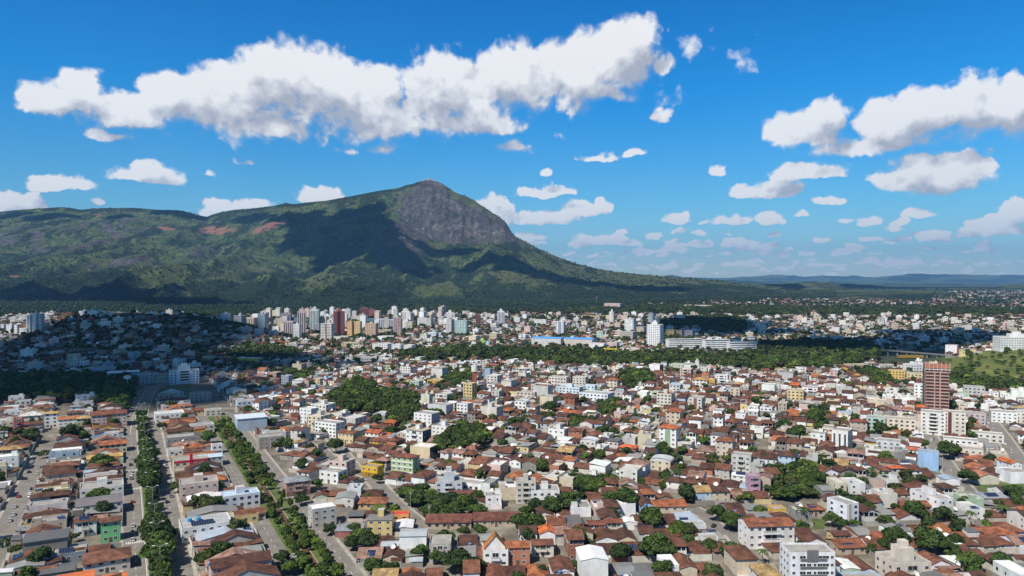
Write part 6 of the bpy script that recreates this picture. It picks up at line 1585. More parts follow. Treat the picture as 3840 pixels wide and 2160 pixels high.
# bushes and trees on the grassy hill, hill crest wood, valley floor in front of the mountain
for _ in range(170):
    px_, py_ = rng.uniform(3500, 3980), rng.uniform(1310, 1450)
    if inside(OPENS[1], px_, py_):
        x, y, z = at(px_, py_); TREES.append((x, y, z, rng.uniform(3, 7), rng.uniform(2, 4), rng.choice([0, 1, 2]), 'round'))
for _ in range(90):
    px_, py_ = rng.uniform(760, 1000), rng.uniform(1205, 1260); x, y, z = at(px_, py_); add_tree(x, y, rng.uniform(7, 11), ci=3, z=z)
for _ in range(130):
    px_, py_ = rng.uniform(60, 900), rng.uniform(1180, 1330); x, y, z = at(px_, py_); add_tree(x, y, rng.uniform(7, 12), ci=rng.choice([0, 3]), z=z)
vx_, vy_, vz_, _, _ = far_pts(9500, -300, 4100, 1152, 1208, lambda px, py: .9 + 0 * px, 11)
for x, y, z in zip(vx_, vy_, vz_): add_tree(x, y, rng.uniform(7, 13), ci=rng.choice([0, 3, 1]), z=z)
vx_, vy_, vz_, _, _ = far_pts(5200, 2300, 4100, 1085, 1176, lambda px, py: .8 + 0 * px, 12)
for x, y, z in zip(vx_, vy_, vz_): add_tree(x, y, rng.uniform(9, 16), rng.uniform(5, 9), ci=rng.choice([0, 3, 5]), z=z)
print('trees', len(TREES), round(time.time() - T0, 1))

TPX = []
for t in TREES:
    px_, py_ = project(t[0], t[1], t[2] + t[3] * .6)
    on = -30 < px_ < 3870 and py_ < 2185
    TPX.append((t[4] * t[3] / t[1] ** 2 if on else 0, float(px_), float(py_)))
order = sorted(range(len(TREES)), key=lambda i: -TPX[i][0])
def near_zone(i): return TREES[i][1] < 640
solo_ids = [i for i in order if TREES[i][6] != 'bush' and near_zone(i)][:290]
bush_ids = [i for i in order if TREES[i][6] == 'bush' and TPX[i][0] > 0][:60]
solo_set = set(solo_ids) | set(bush_ids)
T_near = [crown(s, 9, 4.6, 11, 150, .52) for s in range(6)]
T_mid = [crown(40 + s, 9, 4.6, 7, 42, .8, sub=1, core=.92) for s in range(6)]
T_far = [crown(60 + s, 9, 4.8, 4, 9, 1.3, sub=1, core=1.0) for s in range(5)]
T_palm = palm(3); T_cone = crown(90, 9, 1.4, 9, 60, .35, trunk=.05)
T_bush = [crown(95 + s, 4, 2.4, 6, 110, .38, trunk=.02) for s in range(3)]
def leaf_mesh(T, ci):
    V, Tt, Q, a, b = T; c = np.array(LEAFC[ci])
    return arr_mesh('crown', V, Tt, Q, a[:, None] * c, b[:, None] * c, 'leaf')
CM = {}
def crown_for(kind, v, ci):
    k = (kind, v, ci)
    if k not in CM: CM[k] = leaf_mesh({'round': T_near[v % 6], 'palm': T_palm, 'cone': T_cone, 'bush': T_bush[v % 3]}[kind], ci)
    return CM[k]
def trunk_mesh(kind):
    mb = MB(); c = (.11, .085, .06)
    if kind == 'palm': mb.tube((0, 0, -.5), (.15, .1, 9), .2, .12, 'bark', (.2, .17, .13), 7)
    else:
        mb.tube((0, 0, -.5), (0, 0, 3.2), .32, .2, 'bark', c, 7)
        for k in range(4):
            a = k * pi / 2 + .4; mb.tube((0, 0, 2.6), (1.9 * cos(a), 1.9 * sin(a), 5.2), .16, .06, 'bark', c, 5)
    return mb.mesh('trunk')
TRK = {'palm': trunk_mesh('palm'), 'round': trunk_mesh('round')}
TRK['cone'] = TRK['bush'] = TRK['round']
TREC = []
for i in solo_ids + bush_ids:
    x, y, z, h, r, ci, kind = TREES[i]
    v = rng.randrange(6); rot = rng.uniform(0, 2 * pi)
    base_h = 4 if kind == 'bush' else 9; base_r = {'round': 4.6, 'palm': 2.8, 'cone': 1.6, 'bush': 2.4}[kind]
    nm_ = {'round': 'broadleaf_tree', 'palm': 'palm_tree', 'cone': 'conical_tree', 'bush': 'bush'}[kind]
    e = empty(nm_, (x, y, z), rot); e.scale = (r / base_r, r / base_r, h / base_h)
    o = link('crown', crown_for(kind, v, ci), e)
    if kind != 'bush': link('trunk', TRK[kind], e)
    e['category'] = {'round': 'tree', 'palm': 'palm tree', 'cone': 'tree', 'bush': 'bush'}[kind]
    TREC.append(dict(o=e, px=TPX[i][1], py=TPX[i][2], h=h, r=r, ci=ci, kind=kind, x=x, y=y))
inst_m, inst_f = [], []
for i, (x, y, z, h, r, ci, kind) in enumerate(TREES):
    if i in solo_set: continue
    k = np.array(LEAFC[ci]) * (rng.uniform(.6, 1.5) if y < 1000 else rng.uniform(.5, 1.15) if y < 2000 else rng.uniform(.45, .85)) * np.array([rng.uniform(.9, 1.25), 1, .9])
    sc_ = (r / 4.6, h / 9)
    if kind == 'palm' and y < 700: sc_ = (r / 6, h / 9)
    if y < 1050: inst_m.append((rng.randrange(6), x, y, z, sc_[0], sc_[1], rng.uniform(0, 6.3), k))
    else: inst_f.append((6 + rng.randrange(5), x, y, z, sc_[0], sc_[1], rng.uniform(0, 6.3), k))
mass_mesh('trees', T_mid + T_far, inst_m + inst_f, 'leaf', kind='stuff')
print('tree mass', len(inst_m), len(inst_f), round(time.time() - T0, 1))
# forest on the mountain: separate crowns standing on the slope
gS = np.random.default_rng(5)
Xm, Dm, Zm, Fm, Sm = MT['X'], MT['D'], MT['Z'], MT['forest'], MT['S']
ii = gS.integers(0, Xm.shape[0] - 1, 420000); jj = gS.integers(0, Xm.shape[1] - 1, 420000)
cell = (Xm[0, 1] * 0 + (Dm[np.minimum(ii + 1, Xm.shape[0] - 1), jj] - Dm[ii, jj])) * (5.0 * Dm[ii, jj] / FPX)
w_ = np.clip(cell / np.percentile(cell, 97), 0, 1) * np.where(Fm[ii, jj] > .45, 1.0, .5 * sstep(.42, .62, fbm(Xm[ii, jj] / 60, Dm[ii, jj] / 60, 3, 77)) + .03) * (MT['rock'][ii, jj] < .35) * (Sm[ii, jj] < 1.0) * (MT['soil'][ii, jj] < .3)
kk = np.where((gS.random(len(ii)) < w_) & (MT['gx'][ii, jj] > -40) & (MT['gx'][ii, jj] < 2100))[0][:70000]
T_mt = [crown(80 + s, 9, 5.5, 2, 0, 1, sub=1, core=1.05, trunk=.0) for s in range(4)]
T_mt = [(V, T, Q, a * .9 + .35, b) for V, T, Q, a, b in T_mt]
inst = []
for k in kk:
    i_, j_ = ii[k], jj[k]; s_ = gS.uniform(.7, 1.5)
    a_, b_ = gS.random() * .9, gS.random() * .9
    x = Xm[i_, j_] * (1 - b_) + Xm[i_, j_ + 1] * b_; y = Dm[i_, j_] * (1 - a_) + Dm[i_ + 1, j_] * a_; z = Zm[i_, j_] * (1 - a_) + Zm[i_ + 1, j_] * a_
    s_ = s_ * (1.35 if Fm[i_, j_] < .45 else 1.0)
    inst.append((gS.integers(0, 4), x, y, z - 2, s_, s_ * .9, gS.uniform(0, 6), np.array([.020, .038, .014]) * gS.uniform(.6, 1.35)))
mass_mesh('forest', T_mt, inst, 'leaf', kind='stuff')
print('mountain trees', len(inst), round(time.time() - T0, 1))
rd.build('road', kind='structure'); pv_.build('pavement', kind='structure'); pt.build('road_markings', kind='structure'); gm.build('grass', kind='structure')
# ------------------------------------------------------------------ cars
def car_parts(col):
    b = MB(); pr = [(-2.1, .35), (-2.1, .78), (-1.9, .95), (-1.45, .98), (1.0, .95), (1.9, .82), (2.1, .6), (2.1, .35)]
    n = len(pr); pts = [(-.86, y, z) for y, z in pr] + [(.86, y, z) for y, z in pr]
    b.faces(pts, [tuple(range(n)), tuple(range(2 * n - 1, n - 1, -1))] + [(i, n + i, n + (i + 1) % n, (i + 1) % n) for i in range(n)], 'paint', col)
    b.faces([(-.62, -1.15, 1.44), (.62, -1.15, 1.44), (.62, .25, 1.44), (-.62, .25, 1.44)], [(0, 1, 2, 3)], 'paint', col)
    g = MB(); lo = [(-.8, -1.7, .97), (.8, -1.7, .97), (.8, .95, .95), (-.8, .95, .95)]; hi = [(-.62, -1.15, 1.43), (.62, -1.15, 1.43), (.62, .25, 1.43), (-.62, .25, 1.43)]
    g.faces(lo + hi, [(0, 1, 5, 4), (1, 2, 6, 5), (2, 3, 7, 6), (3, 0, 4, 7)], 'glass', (1, 1, 1))
    w = MB(); 
    p = [(-.1, .32 * cos(2 * pi * k / 12), .32 * sin(2 * pi * k / 12)) for k in range(12)] + [(.1, .32 * cos(2 * pi * k / 12), .32 * sin(2 * pi * k / 12)) for k in range(12)]
    w.faces(p, [(k, (k + 1) % 12, 12 + (k + 1) % 12, 12 + k) for k in range(12)] + [tuple(range(11, -1, -1)), tuple(range(12, 24))], 'trim', (.02, .02, .02))
    return b.mesh('body'), g.mesh('windows'), w.mesh('wheel')
CC = {'white': (.78, .78, .78), 'silver': (.45, .46, .47), 'black': (.015, .015, .017), 'red': (.35, .02, .02), 'grey': (.16, .17, .18), 'dark blue': (.02, .04, .12)}
CMESH = {}
def z1(x, y): return x / 2.196, 1500 + y / 2.196
def z2(x, y): return 960 + x / 2.196, 1500 + y / 2.196
def z3(x, y): return 1920 + x / 2.196, 1500 + y / 2.196
def z4(x, y): return 2880 + x / 2.196, 1500 + y / 2.196
cars = [(z1(265, 520), 'silver', 'left street, first of two at the far left kerb'), (z1(256, 547), 'white', 'left street, just before the farthest silver one'), (z1(238, 600), 'black', 'left street, beside the white garden walls'), (z1(205, 660), 'black', 'left street, in the wall shade'),
        (z1(320, 565), 'silver', 'left street, farthest on the right kerb'), (z1(306, 618), 'silver', 'left street, second farthest on the right kerb'), (z1(322, 672), 'white', 'left street, half on the pavement at a gate'), (z1(262, 742), 'black', 'left street, in front of the white van'),
        (z1(247, 775), 'white', 'left street, middle of the right kerb'), (z1(243, 805), 'white', 'left street, nearer of two side by side at the right kerb'), (z1(152, 803), 'red', 'left street, alone at the left kerb'), (z1(207, 892), 'silver', 'left street, near the cream gable house'),
        (z1(122, 895), 'silver', 'left street, left kerb behind another silver car'), (z1(112, 957), 'silver', 'left street, left kerb, second from the front'), (z1(80, 1003), 'silver', 'left street, left kerb, nearest to the camera'), (z1(200, 972), 'white', 'left street, right kerb, nearest to the camera'),
        (z1(1078, 500), 'silver', 'avenue, far parking strip'), (z1(1076, 540), 'black', 'avenue, far parking strip'), (z1(1078, 603), 'silver', 'avenue, beside the shaded garden'), (z1(1080, 628), 'white', 'avenue, beside the shaded garden'), (z1(1080, 655), 'grey', 'avenue, beside the shaded garden'),
        (z1(1090, 852), 'red', 'avenue, driving in the left roadway'), (z1(1092, 1052), 'silver', 'avenue, first of three parked beside the green house'), (z1(1092, 1104), 'silver', 'avenue, second of three parked beside the green house'), (z1(1092, 1162), 'silver', 'avenue, nearest of three parked beside the green house'),
        (z1(1352, 541), 'white', 'right roadway, far end'), (z1(1389, 688), 'white', 'right roadway, parked at the right kerb'), (z1(1410, 806), 'grey', 'right roadway, parked beside two small trees'), (z1(1375, 851), 'black', 'right roadway, driving in the middle of the lane'),
        (z2(398, 982), 'silver', 'canal road, parked beside the greige modern house'), (z2(583, 1264), 'grey', 'canal road, driving towards the camera'), (z2(312, 1302), 'silver', 'inner canal road, parked under the trees'), (z2(195, 778), 'black', 'canal road, beside the reddish corner house'),
        (z4(1468, 634), 'white', 'sloping street below the sky-blue building'), (z4(1345, 337), 'white', 'street beside the brown-striped block'), (z3(905, 1128), 'black', 'front right rows, parked before the white-roofed house'), (z3(1662, 1046), 'black', 'small square beside the trees')]
side_az = math.degrees(AZL)
for (px_, py_), cn, where in cars:
    x, y, z = at(px_, py_)
    if cn not in CMESH: CMESH[cn] = car_parts(CC[cn])
    b_, g_, w_ = CMESH[cn]
    e = empty('parked_car', (x, y, z + .12), -AZL if px_ < 1400 else -R(30), label=f"{cn} car, {where}", cat='car', group='cars along the streets')
    link('body', b_, e); link('windows', g_, e)
    for sx in (-.8, .8):
        for sy in (-1.3, 1.3): o = link('wheel', w_, e); o.location = (sx, sy, .32)
# a few more parked along the right-hand streets
for i, (px_, py_, cn) in enumerate([(3705, 1590, 'white'), (3722, 1610, 'silver'), (3745, 1640, 'black'), (3768, 1668, 'white'), (3792, 1700, 'silver'), (3500, 1650, 'grey'), (3600, 1800, 'white'), (3520, 1690, 'silver')]):
    x, y, z = at(px_, py_); b_, g_, w_ = CMESH[cn]
    where = ['farthest on the street at the right edge', 'second farthest on the street at the right edge', 'third on the street at the right edge', 'fourth on the street at the right edge', 'nearest on the street at the right edge', 'beside the lane left of the brown-striped block', 'beside the tree below the sky-blue building', 'in front of the sky-blue building'][i]
    e = empty('parked_car', (x, y, z + .12), -R(31), label=f"{cn} car parked {where}", cat='car', group='cars along the streets')
    link('body', b_, e); link('windows', g_, e)
    for sx in (-.8, .8):
        for sy in (-1.3, 1.3): o = link('wheel', w_, e); o.location = (sx, sy, .32)

# ------------------------------------------------------------------ street lamps and utility poles
lp = MB(); lp.tube((0, 0, 0), (0, 0, 11.5), .14, .09, 'trim', (.35, .36, .35), 7); lpm = lp.mesh('post')
ar = MB(); ar.tube((0, 0, 11.3), (1.9, 0, 12.0), .07, .05, 'trim', (.5, .5, .5), 5); ar.tube((0, 0, 11.3), (-1.9, 0, 12.0), .07, .05, 'trim', (.5, .5, .5), 5); arm_ = ar.mesh('arm')
hd = MB(); hd.box(-.55, .55, -.22, .22, -.08, .1, 'trim', (.80, .80, .80), bottom=True); hdm = hd.mesh('lamp_head')
ordn = ['nearest', 'second', 'third', 'fourth', 'fifth', 'sixth', 'seventh', 'eighth', 'ninth', 'tenth', 'eleventh', 'twelfth', 'thirteenth', 'fourteenth']
for k in range(13):
    u = 1 + k * 31.5; x, y = mx_ + ux * u, my_ + uy * u
    e = empty('street_lamp', (x, y, .26), -AZL, label=f"{ordn[k]} double-armed street lamp in the avenue median" + (' counting from the camera' if k else ' to the camera'), cat='street lamp', group='street lamps in the avenue median')
    link('post', lpm, e); link('arm', arm_, e)
    for sx in (-2.3, 2.3): o = link('lamp_head', hdm, e); o.location = (sx, 0, 12.05)
up = MB(); up.tube((0, 0, -.3), (0, 0, 9.5), .17, .11, 'trim', (.36, .34, .31), 7); upm = up.mesh('post')
cr = MB(); cr.box(-1.1, 1.1, -.06, .06, 8.7, 8.85, 'trim', (.25, .22, .2), bottom=True); cr.box(-.3, .3, -.3, .3, 7.3, 8.3, 'trim', (.4, .4, .4), bottom=True); crm = cr.mesh('crossarm')
def poles(P_, off, n, what):
    P_ = np.array(P_, float); d_ = P_[-1] - P_[0]; Ln = np.hypot(*d_); d_ /= Ln; nn = np.array([d_[1], -d_[0]]); k_ = 0
    for i in range(n):
        s_ = np.interp(i * Ln / n + 6, np.concatenate([[0], np.cumsum(np.hypot(*(P_[1:] - P_[:-1]).T))]), np.arange(len(P_)))
        q = P_[int(s_)] + (P_[min(len(P_) - 1, int(s_) + 1)] - P_[int(s_)]) * (s_ % 1) + nn * off
        z = float(ground_z(q[0], q[1])); a_, b_ = project(q[0], q[1], z + 5)
        if 0 < a_ < 3840 and b_ < 2160:
            e = empty('utility_pole', (q[0], q[1], z + .2), -math.atan2(d_[0], d_[1]), label=f"{ordn[min(k_, 13)]} grey utility pole from the camera {what}", cat='utility pole', group='utility poles along the streets')
            link('post', upm, e); link('crossarm', crm, e); k_ += 1
poles(ave_r, 5.2, 13, 'on the right side of the avenue'); poles(street_l, 5.4, 9, 'on the right side of the left street'); poles(can_r, 5.3, 12, 'right of the canal road')
poles(list(reversed(s4)), -5.0, 7, 'along the street below the sky-blue building'); poles(list(reversed(s2)), 5.0, 4, 'along the curved street in the centre'); poles(list(reversed(s5)), -5, 6, 'along the street at the right edge')

# ------------------------------------------------------------------ masts, water tower, viaduct and other single things
def lattice(mb, h, w0, w1, c, n=7):
    cs = [(-1, -1), (1, -1), (1, 1), (-1, 1)]
    for sx, sy in cs: mb.tube((sx * w0, sy * w0, -1), (sx * w1, sy * w1, h), .05 * w0 + .08, .06, 'trim', c, 4)
    for k in range(n):
        z, z_ = h * k / n, h * (k + 1) / n; a = w0 + (w1 - w0) * k / n; b = w0 + (w1 - w0) * (k + 1) / n
        for i in range(4):
            p, q = cs[i], cs[(i + 1) % 4]; mb.tube((p[0] * a, p[1] * a, z), (q[0] * b, q[1] * b, z_), .06, .06, 'trim', c, 3)
def mast(px_, yt, yb, col, label, pos_=None, w0=None, platform=True, fat=1.0):
    x, y, z = pos_ or at(px_, yb); h = (yb - yt) * y / FPX; w0 = (w0 or h * .045) * fat
    e = empty('antenna_mast', (x, y, z), .3, label=label, cat='antenna mast')
    mb = MB(); lattice(mb, h * .85, w0, w0 * .5, col); mb.build('lattice', e)
    mb = MB(); mb.tube((0, 0, h * .83), (0, 0, h), w0 * .16, w0 * .1, 'trim', col, 5); mb.build('spike', e)
    if platform:
        mb = MB()
        for f_ in (.62, .8): mb.cyl(0, 0, h * f_, h * f_ + h * .02, w0 * 1.5, w0 * 1.5, 'trim', (.6, .6, .6), 8); 
        mb.build('platform', e)
mast(359, 1138, 1183, (.5, .5, .5), 'tall mast with two platforms on the hilltop, left one'); mast(648, 1140, 1184, (.10, .11, .11), 'dark mast with two short arms on the hilltop, right one')
mast(3023, 1172, 1212, (.6, .6, .6), 'thin pale mast in the far town right of centre'); mast(3792, 1145, 1176, (.55, .55, .55), 'lattice tower with a flat head near the right edge')
mast(2238, 1106, 1134, (.75, .75, .72), 'lone white mast on the wooded foot of the mountain', platform=False, fat=.7)
mast(2928, 1150, 1168, (.8, .8, .8), 'white church spire-like mast above the far white hall', platform=False)
mast(3705, 1127, 1140, (.8, .8, .8), 'far small white mast right of centre', platform=False); mast(3784, 1128, 1142, (.8, .8, .8), 'far small white mast near the right edge', platform=False)
pk = int(np.argmin(np.abs(pxs - 1600)))
def summit(gxd):
    j = int(np.argmin(np.abs(pxs - gxd * DISP))); i = int(np.argmax(MT['Z'][:, j])); return float(MT['X'][i, j]), float(MT['D'][i, j]), float(MT['Z'][i, j])
for gxd, hh, lab in [(1076, 62, 'tallest antenna mast on the summit'), (1062, 36, 'short mast left of the tallest one on the summit'), (1092, 40, 'short mast right of the tallest one on the summit'), (1082, 30, 'lowest mast in the middle of the summit group'), (1102, 32, 'rightmost mast of the summit group'), (1053, 24, 'leftmost small mast of the summit group')]:
    x, y, z = summit(gxd); e = empty('antenna_mast', (x, y, z - 2), 0, label=lab, cat='antenna mast', group='masts on the summit')
    mb = MB(); lattice(mb, hh * .9, 2.2, 1.2, (.30, .30, .32), 5); mb.build('lattice', e); mb = MB(); mb.tube((0, 0, 0), (0, 0, hh), .9, .5, 'trim', (.5, .5, .5), 5); mb.build('spike', e)
for gxd, ww, hh, lab in [(1079, 34, 13, 'white station building in the middle of the summit'), (1089, 22, 9, 'smaller white hut on the right of the summit station'), (1068, 24, 8, 'long low white hut on the left of the summit station')]:
    x, y, z = summit(gxd); S_ = Baked(); apt(S_, ww, 9, hh, (.62, .58, .55), 'F', (.5, .5, .5), 'n'); S_.finish('station_building', (x, y + 4, z - 2), 0, label=lab, cat='station building')
# water tower behind the yellow block
x, y, z = at(1768, 1497); e = empty('water_tower', (x + 2, y + 22, z), 0, label='slim water tower with red-brown shaft and white tank behind the yellow block', cat='water tower')
mb = MB(); mb.box(-2.2, 2.2, -2.2, 2.2, -1, 24, 'wall', (.32, .10, .07)); mb.box(-2.3, 2.3, -2.3, 2.3, 24, 24.6, 'wall', (.7, .68, .64), bottom=True); mb.build('shaft', e)
mb = MB(); mb.cyl(0, 0, 24.6, 30.5, 3.4, 3.4, 'wall', (.70, .69, .66), 14); mb.cyl(0, 0, 30.5, 31.8, 3.5, .6, 'wall', (.5, .5, .48), 14); mb.build('tank', e)
# round tank at the left end of the mall
x, y, z = at(1924, 1292); e = empty('storage_tank', (x, y, z), 0, label='grey cylindrical tank at the left end of the mall', cat='tank'); mb = MB(); mb.cyl(0, 0, -1, 9, 5, 5, 'sheet', (.5, .52, .55), 16); mb.build('shell', e)
mb = MB(); mb.cyl(0, 0, 9, 10.4, 5.1, .5, 'sheet', (.6, .62, .64), 16); mb.build('lid', e)
# yellow gantry crane
x, y, z = at(2289, 1346); e = empty('gantry_crane', (x, y, z), -.2, label='yellow gantry crane standing in the tree belt', cat='crane'); ycl = (.55, .42, .03)
mb = MB(); mb.box(-10, 10, -1, 1, 14, 16, 'paint', ycl, bottom=True); mb.build('beam', e)
for sx in (-8, 8):
    mb = MB(); mb.tube((sx, -3, 0), (sx * .93, 0, 14.2), .6, .4, 'paint', ycl, 6); mb.tube((sx, 3, 0), (sx * .93, 0, 14.2), .6, .4, 'paint', ycl, 6); mb.build('leg', e)
# lime green arrow sign
x, y, z = at(1811, 1300); e = empty('arrow_sign', (x, y, z), 0, label='lime green arrow-shaped sign on a pole at the wood edge', cat='sign'); lg_ = (.25, .72, .04)
mb = MB(); mb.faces([(-1.3, 0, 15), (1.3, 0, 15), (1.3, 0, 10), (4, 0, 10), (0, 0, 5), (-4, 0, 10), (-1.3, 0, 10), (-1.3, .6, 15), (1.3, .6, 15), (1.3, .6, 10), (4, .6, 10), (0, .6, 5), (-4, .6, 10), (-1.3, .6, 10)],
     [(0, 6, 2, 1), (5, 4, 3), (7, 8, 9, 13), (12, 10, 11)] + [(i, (i + 1) % 7, 7 + (i + 1) % 7, 7 + i) for i in range(7)], 'paint', lg_); mb.build('board', e)
mb = MB(); mb.tube((0, .3, -1), (0, .3, 6), .5, .4, 'trim', (.4, .4, .4), 8); mb.build('post', e)
# viaduct and the yellow wagons at the railway yard
xa, ya, _ = at(3283, 1330); xb, yb_, _ = at(3540, 1338); ln = math.hypot(xb - xa, yb_ - ya); an = math.atan2(yb_ - ya, xb - xa)
e = empty('viaduct', ((xa + xb) / 2, (ya + yb_) / 2, 0), an, label='long grey viaduct on pillars in front of the far town at right', cat='viaduct')
mb = MB(); mb.box(-ln / 2 - 60, ln / 2 + 20, -5, 5, 7.5, 9, 'slab', (.16, .155, .15), bottom=True); mb.build('deck', e)
for k in range(7):
    mb = MB(); mb.box(-ln / 2 + 6 + k * ln / 7, -ln / 2 + 7.6 + k * ln / 7, -3.5, 3.5, -1, 7.5, 'slab', (.3, .29, .28)); mb.build('pillar', e)
for i, px_ in enumerate((3400, 3432)):
    x, y, z = at(px_, 1345); e = empty('railway_wagon', (x, y, z), 0.05, label=['left', 'right'][i] + ' yellow-brown railway wagon below the viaduct', cat='railway wagon')
    mb = MB(); mb.box(-12, 12, -1.6, 1.6, 1.0, 4.6, 'paint', (.35, .2, .03), bottom=True); mb.build('body', e)
    for sx in (-8, 8): mb = MB(); mb.box(sx - 1.5, sx + 1.5, -1.2, 1.2, 0, 1.0, 'trim', (.05, .05, .05)); mb.build('bogie', e)
# white roadside billboard at the wood
x, y, z = at(478, 1475); e = empty('billboard', (x, y, z), 0, label='pale oval billboard on a tall post by the highway bend', cat='billboard')
mb = MB(); mb.tube((0, 0, -1), (0, 0, 15), .5, .4, 'trim', (.35, .35, .35), 8); mb.build('post', e)
mb = MB(); mb.faces([(4.0 * cos(2 * pi * k / 14), q, 16.5 + 2.2 * sin(2 * pi * k / 14)) for q in (-.5, .5) for k in range(14)], [tuple(range(14)), tuple(range(27, 13, -1))] + [(k, (k + 1) % 14, 14 + (k + 1) % 14, 14 + k) for k in range(14)], 'trim', (.62, .62, .6)); mb.build('board', e)

# ------------------------------------------------------------------ cumulus overhead, between sun and ground, that shade the town and the mountain
m, nt, p, out = newmat('cloud'); MATS['cloud'] = m
p.inputs['Base Color'].default_value = (.9, .9, .9, 1); p.inputs['Roughness'].default_value = 1; p.inputs['Specular IOR Level'].default_value = 0
cg = np.random.default_rng(77); SHALT = 3400.0
def shade(blobs):
    """blobs: (x, y, z of the shaded ground, radius x, radius y) -> one cloud on the sun ray above them"""
    VV, TT = [], []; n = 0
    extra = []
    for (x, y, z, ra, rb) in blobs:                     # ragged rim: small puffs around every lobe
        for _ in range(9):
            a_ = cg.uniform(0, 2 * pi); q_ = cg.uniform(.85, 1.3); s_ = cg.uniform(.10, .26)
            extra.append((x + ra * q_ * cos(a_), y + rb * q_ * sin(a_), z, ra * s_, rb * s_))
    for (x, y, z, ra, rb) in list(blobs) + extra:
        t = (SHALT - z) / sdir[2]; c = np.array([x, y, z]) + sdir * t
        v, tr_ = ico(4)
        dsp = 1 + .45 * (fbm(v[:, 0] * 2.2 + x, v[:, 1] * 2.2 + y, 4, 7) - .5) * 2 * .6 + .1 * cg.random(len(v))
        VV.append(v * np.array([ra, rb, 60]) * dsp[:, None] + c); TT.append(tr_ + n); n += len(v)
    V = np.concatenate(VV); T = np.concatenate(TT)
    link('clouds', arr_mesh('clouds', V, T, np.zeros((0, 4), int), np.ones((len(T), 3)), np.zeros((0, 3)), 'cloud'), kind='structure')
def mtp(gxd, gyd):
    d_ = (MT['gx'] - gxd) ** 2 + (MT['gy'] - gyd) ** 2 + (MT['S'] > 1) * 1e6; k = int(np.argmin(d_)); i, j = np.unravel_index(k, d_.shape)
    return float(MT['X'][i, j]), float(MT['D'][i, j]), float(MT['Z'][i, j])
def gp(gxd, gyd): return at(gxd * DISP, gyd * DISP)
shade([(*gp(80, 905), 170, 150), (*gp(190, 870), 160, 190), (*gp(320, 850), 170, 260), (*gp(430, 830), 130, 260), (*gp(250, 930), 230, 120), (*gp(60, 975), 170, 70), (*gp(180, 985), 120, 50), (*gp(400, 880), 90, 130), (*gp(430, 985), 60, 45), (*gp(520, 1000), 50, 40), (*gp(330, 805), 130, 120)])
shade([(*mtp(860, 575), 330, 520), (*mtp(790, 600), 230, 380), (*mtp(930, 600), 200, 420), (*mtp(985, 625), 170, 300), (*mtp(860, 640), 220, 300), (*mtp(770, 555), 160, 260), (*mtp(720, 545), 170, 160), (*mtp(640, 552), 170, 130), (*mtp(975, 660), 110, 150)])
shade([(*mtp(1140, 633), 190, 110), (*mtp(1230, 650), 230, 150), (*mtp(1330, 680), 230, 170), (*mtp(1430, 705), 230, 190), (*mtp(1540, 718), 230, 170), (*mtp(1640, 726), 220, 150), (*mtp(1080, 628), 110, 60)])
shade([(*mtp(425, 532), 160, 90), (*mtp(480, 545), 130, 80), (*mtp(300, 545), 120, 60)]); shade([(*mtp(120, 545), 240, 120), (*mtp(40, 540), 160, 90)])
shade([(*mtp(250, 740), 420, 220), (*mtp(60, 745), 300, 160), (*mtp(480, 760), 260, 130)])
shade([(*gp(1750, 832), 130, 110), (*gp(1830, 840), 150, 90), (*gp(1790, 820), 130, 170)])
shade([(*gp(2000, 872), 100, 60), (*gp(2120, 880), 150, 60), (*gp(2260, 868), 170, 80), (*gp(2350, 880), 90, 60)])
shade([(*gp(2400, 850), 120, 120), (*gp(2500, 855), 120, 100)])
shade([(-60.0 + 1800, 6100.0, 100.0, 260, 420), (2150.0, 6200.0, 120.0, 300, 380)]); shade([(3900.0, 7400.0, 150.0, 700, 700)])
print('clouds', round(time.time() - T0, 1))

# ------------------------------------------------------------------ labels for the generic houses and trees
HEADS = {}
for L_ in LM:
    if L_['pos'][1] > 760: continue
    h_ = re.split(r' (?:with|under|beside|in|by|of|on|at|right|left|behind|below|above|facing|carrying|between|near|cut|hard|up|like|rearmost|first|second|among|hard)\b|,', L_['label'])[0]
    HEADS.setdefault(h_, []).append(L_)
ALIAS = [(k, v[0]['px'], v[0]['py'], v[0]['pos']) for k, v in HEADS.items() if len(v) == 1 and 3 <= len(k.split()) <= 6 and 20 < v[0]['px'] < 3820]
def relation(px_, py_, far_=False):
    best = None
    for k, ax, ay, ps in ALIAS:
        dx, dy = px_ - ax, (py_ - ay) * 1.6; dd = math.hypot(dx, dy)
        if best is None or dd < best[0]: best = (dd, k, dx, dy)
    dd, k, dx, dy = best
    if abs(dx) > abs(dy): r_ = 'right of' if dx > 0 else 'left of'
    else: r_ = 'in front of' if dy > 0 else 'behind'
    q = 'just ' if dd < 75 else '' if dd < 150 else 'well '
    return f"{q}{r_} the {k}"
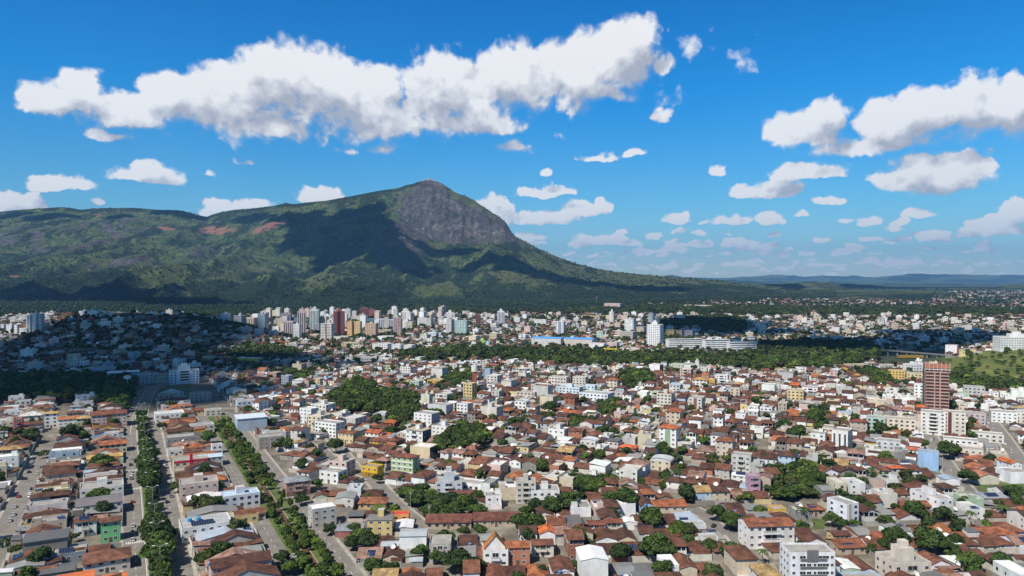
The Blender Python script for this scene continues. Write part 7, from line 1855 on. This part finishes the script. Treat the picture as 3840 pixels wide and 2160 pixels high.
def unique(recs, mk):
    """mk(rec, level) -> label; raise the level of those that still clash, then count from the left"""
    lv = [0] * len(recs)
    for _ in range(4):
        labs = [mk(r, l) for r, l in zip(recs, lv)]
        cnt = {}
        for s in labs: cnt[s] = cnt.get(s, 0) + 1
        again = False
        for i, s in enumerate(labs):
            if cnt[s] > 1 and lv[i] < 3: lv[i] += 1; again = True
        if not again: break
    labs = [mk(r, l) for r, l in zip(recs, lv)]
    groups = {}
    for i, s in enumerate(labs): groups.setdefault(s, []).append(i)
    for s, ids in groups.items():
        if len(ids) == 1: continue
        ids.sort(key=lambda i: recs[i]['px'])
        for n, i in enumerate(ids):
            w_ = ['leftmost', 'second', 'third', 'fourth', 'fifth', 'sixth', 'seventh', 'eighth', 'ninth', 'tenth', 'eleventh', 'twelfth', 'thirteenth', 'fourteenth', 'fifteenth', 'sixteenth'][min(n, 15)]
            if n == len(ids) - 1: w_ = 'rightmost'
            labs[i] = (w_ + (' from left ' if n and n < len(ids) - 1 else ' ') + labs[i])
    for r, s in zip(recs, labs): r['o']['label'] = ' '.join(s.split()[:16])
stn = {1: 'low', 2: 'two-storey', 3: 'three-storey'}
def mk_house(r, l):
    s = f"{stn[r['st']]} {r['wall']} house, {r['roof'].replace(' hip', '')} roof"
    if l >= 1 and r['ext']: s += ', ' + r['ext'][0]
    if l >= 2: s = s.replace(' roof', ' hipped roof' if r['kind'] == 'hip' else ' gable roof' if r['kind'] == 'gable' else ' terrace roof' if r['kind'] == 'terrace' else ' roof', 1)
    return s + ', ' + relation(r['px'], r['py'])
unique(HOUSES, mk_house)
for h_ in HOUSES: h_['o']['group'] = 'houses filling the near blocks'
tone = ['dark green', 'green', 'fresh green', 'very dark green', 'light green', 'olive green']
def mk_tree(r, l):
    sz = 'big' if r['r'] > 5 else 'small' if r['r'] < 3.2 else 'mid-sized'
    base = {'round': 'round tree', 'palm': 'palm tree', 'cone': 'narrow conical tree', 'bush': 'bush'}[r['kind']]
    u_ = (r['x'] - mx_) * ux + (r['y'] - my_) * uy; v_ = (r['x'] - mx_) * vx + (r['y'] - my_) * vy
    vc = (r['x'] - canal_x) * vx + (r['y'] - canal_y) * vy
    if abs(v_) < 4: where = 'in the avenue median ' + relation(r['px'], r['py'])
    elif abs(vc) < 7: where = 'on the canal strip ' + relation(r['px'], r['py'])
    else: where = relation(r['px'], r['py'])
    if l == 0: return f"{sz} {base} {where}"
    return f"{sz} {tone[r['ci']]} {base} {where}"
unique(TREC, mk_tree)
for t_ in TREC: t_['o']['group'] = {'round': 'trees among the near houses and streets', 'palm': 'palm trees', 'cone': 'conical trees', 'bush': 'bushes in the medians'}[t_['kind']]
# ------------------------------------------------------------------ haze
m = bpy.data.materials.new('haze'); m.use_nodes = True; nt = m.node_tree
for n in list(nt.nodes): nt.nodes.remove(n)
pv = N(nt, 'ShaderNodeVolumePrincipled'); pv.inputs['Color'].default_value = (.24, .56, 1.0, 1); pv.inputs['Density'].default_value = 3.5e-5
pv.inputs['Anisotropy'].default_value = 0.1
om = N(nt, 'ShaderNodeOutputMaterial'); L(nt, pv.outputs[0], om.inputs['Volume']); MATS['haze'] = m
try: m.cycles.homogeneous_volume = True
except Exception: pass
hz = MB(); hz.box(-37000, 37000, -500, 31500, -14, 1450, 'haze', (1, 1, 1), bottom=True)
link('haze', hz.mesh('haze'), kind='stuff')
print('script built in', round(time.time() - T0, 1), 's; objects', len(bpy.data.objects))
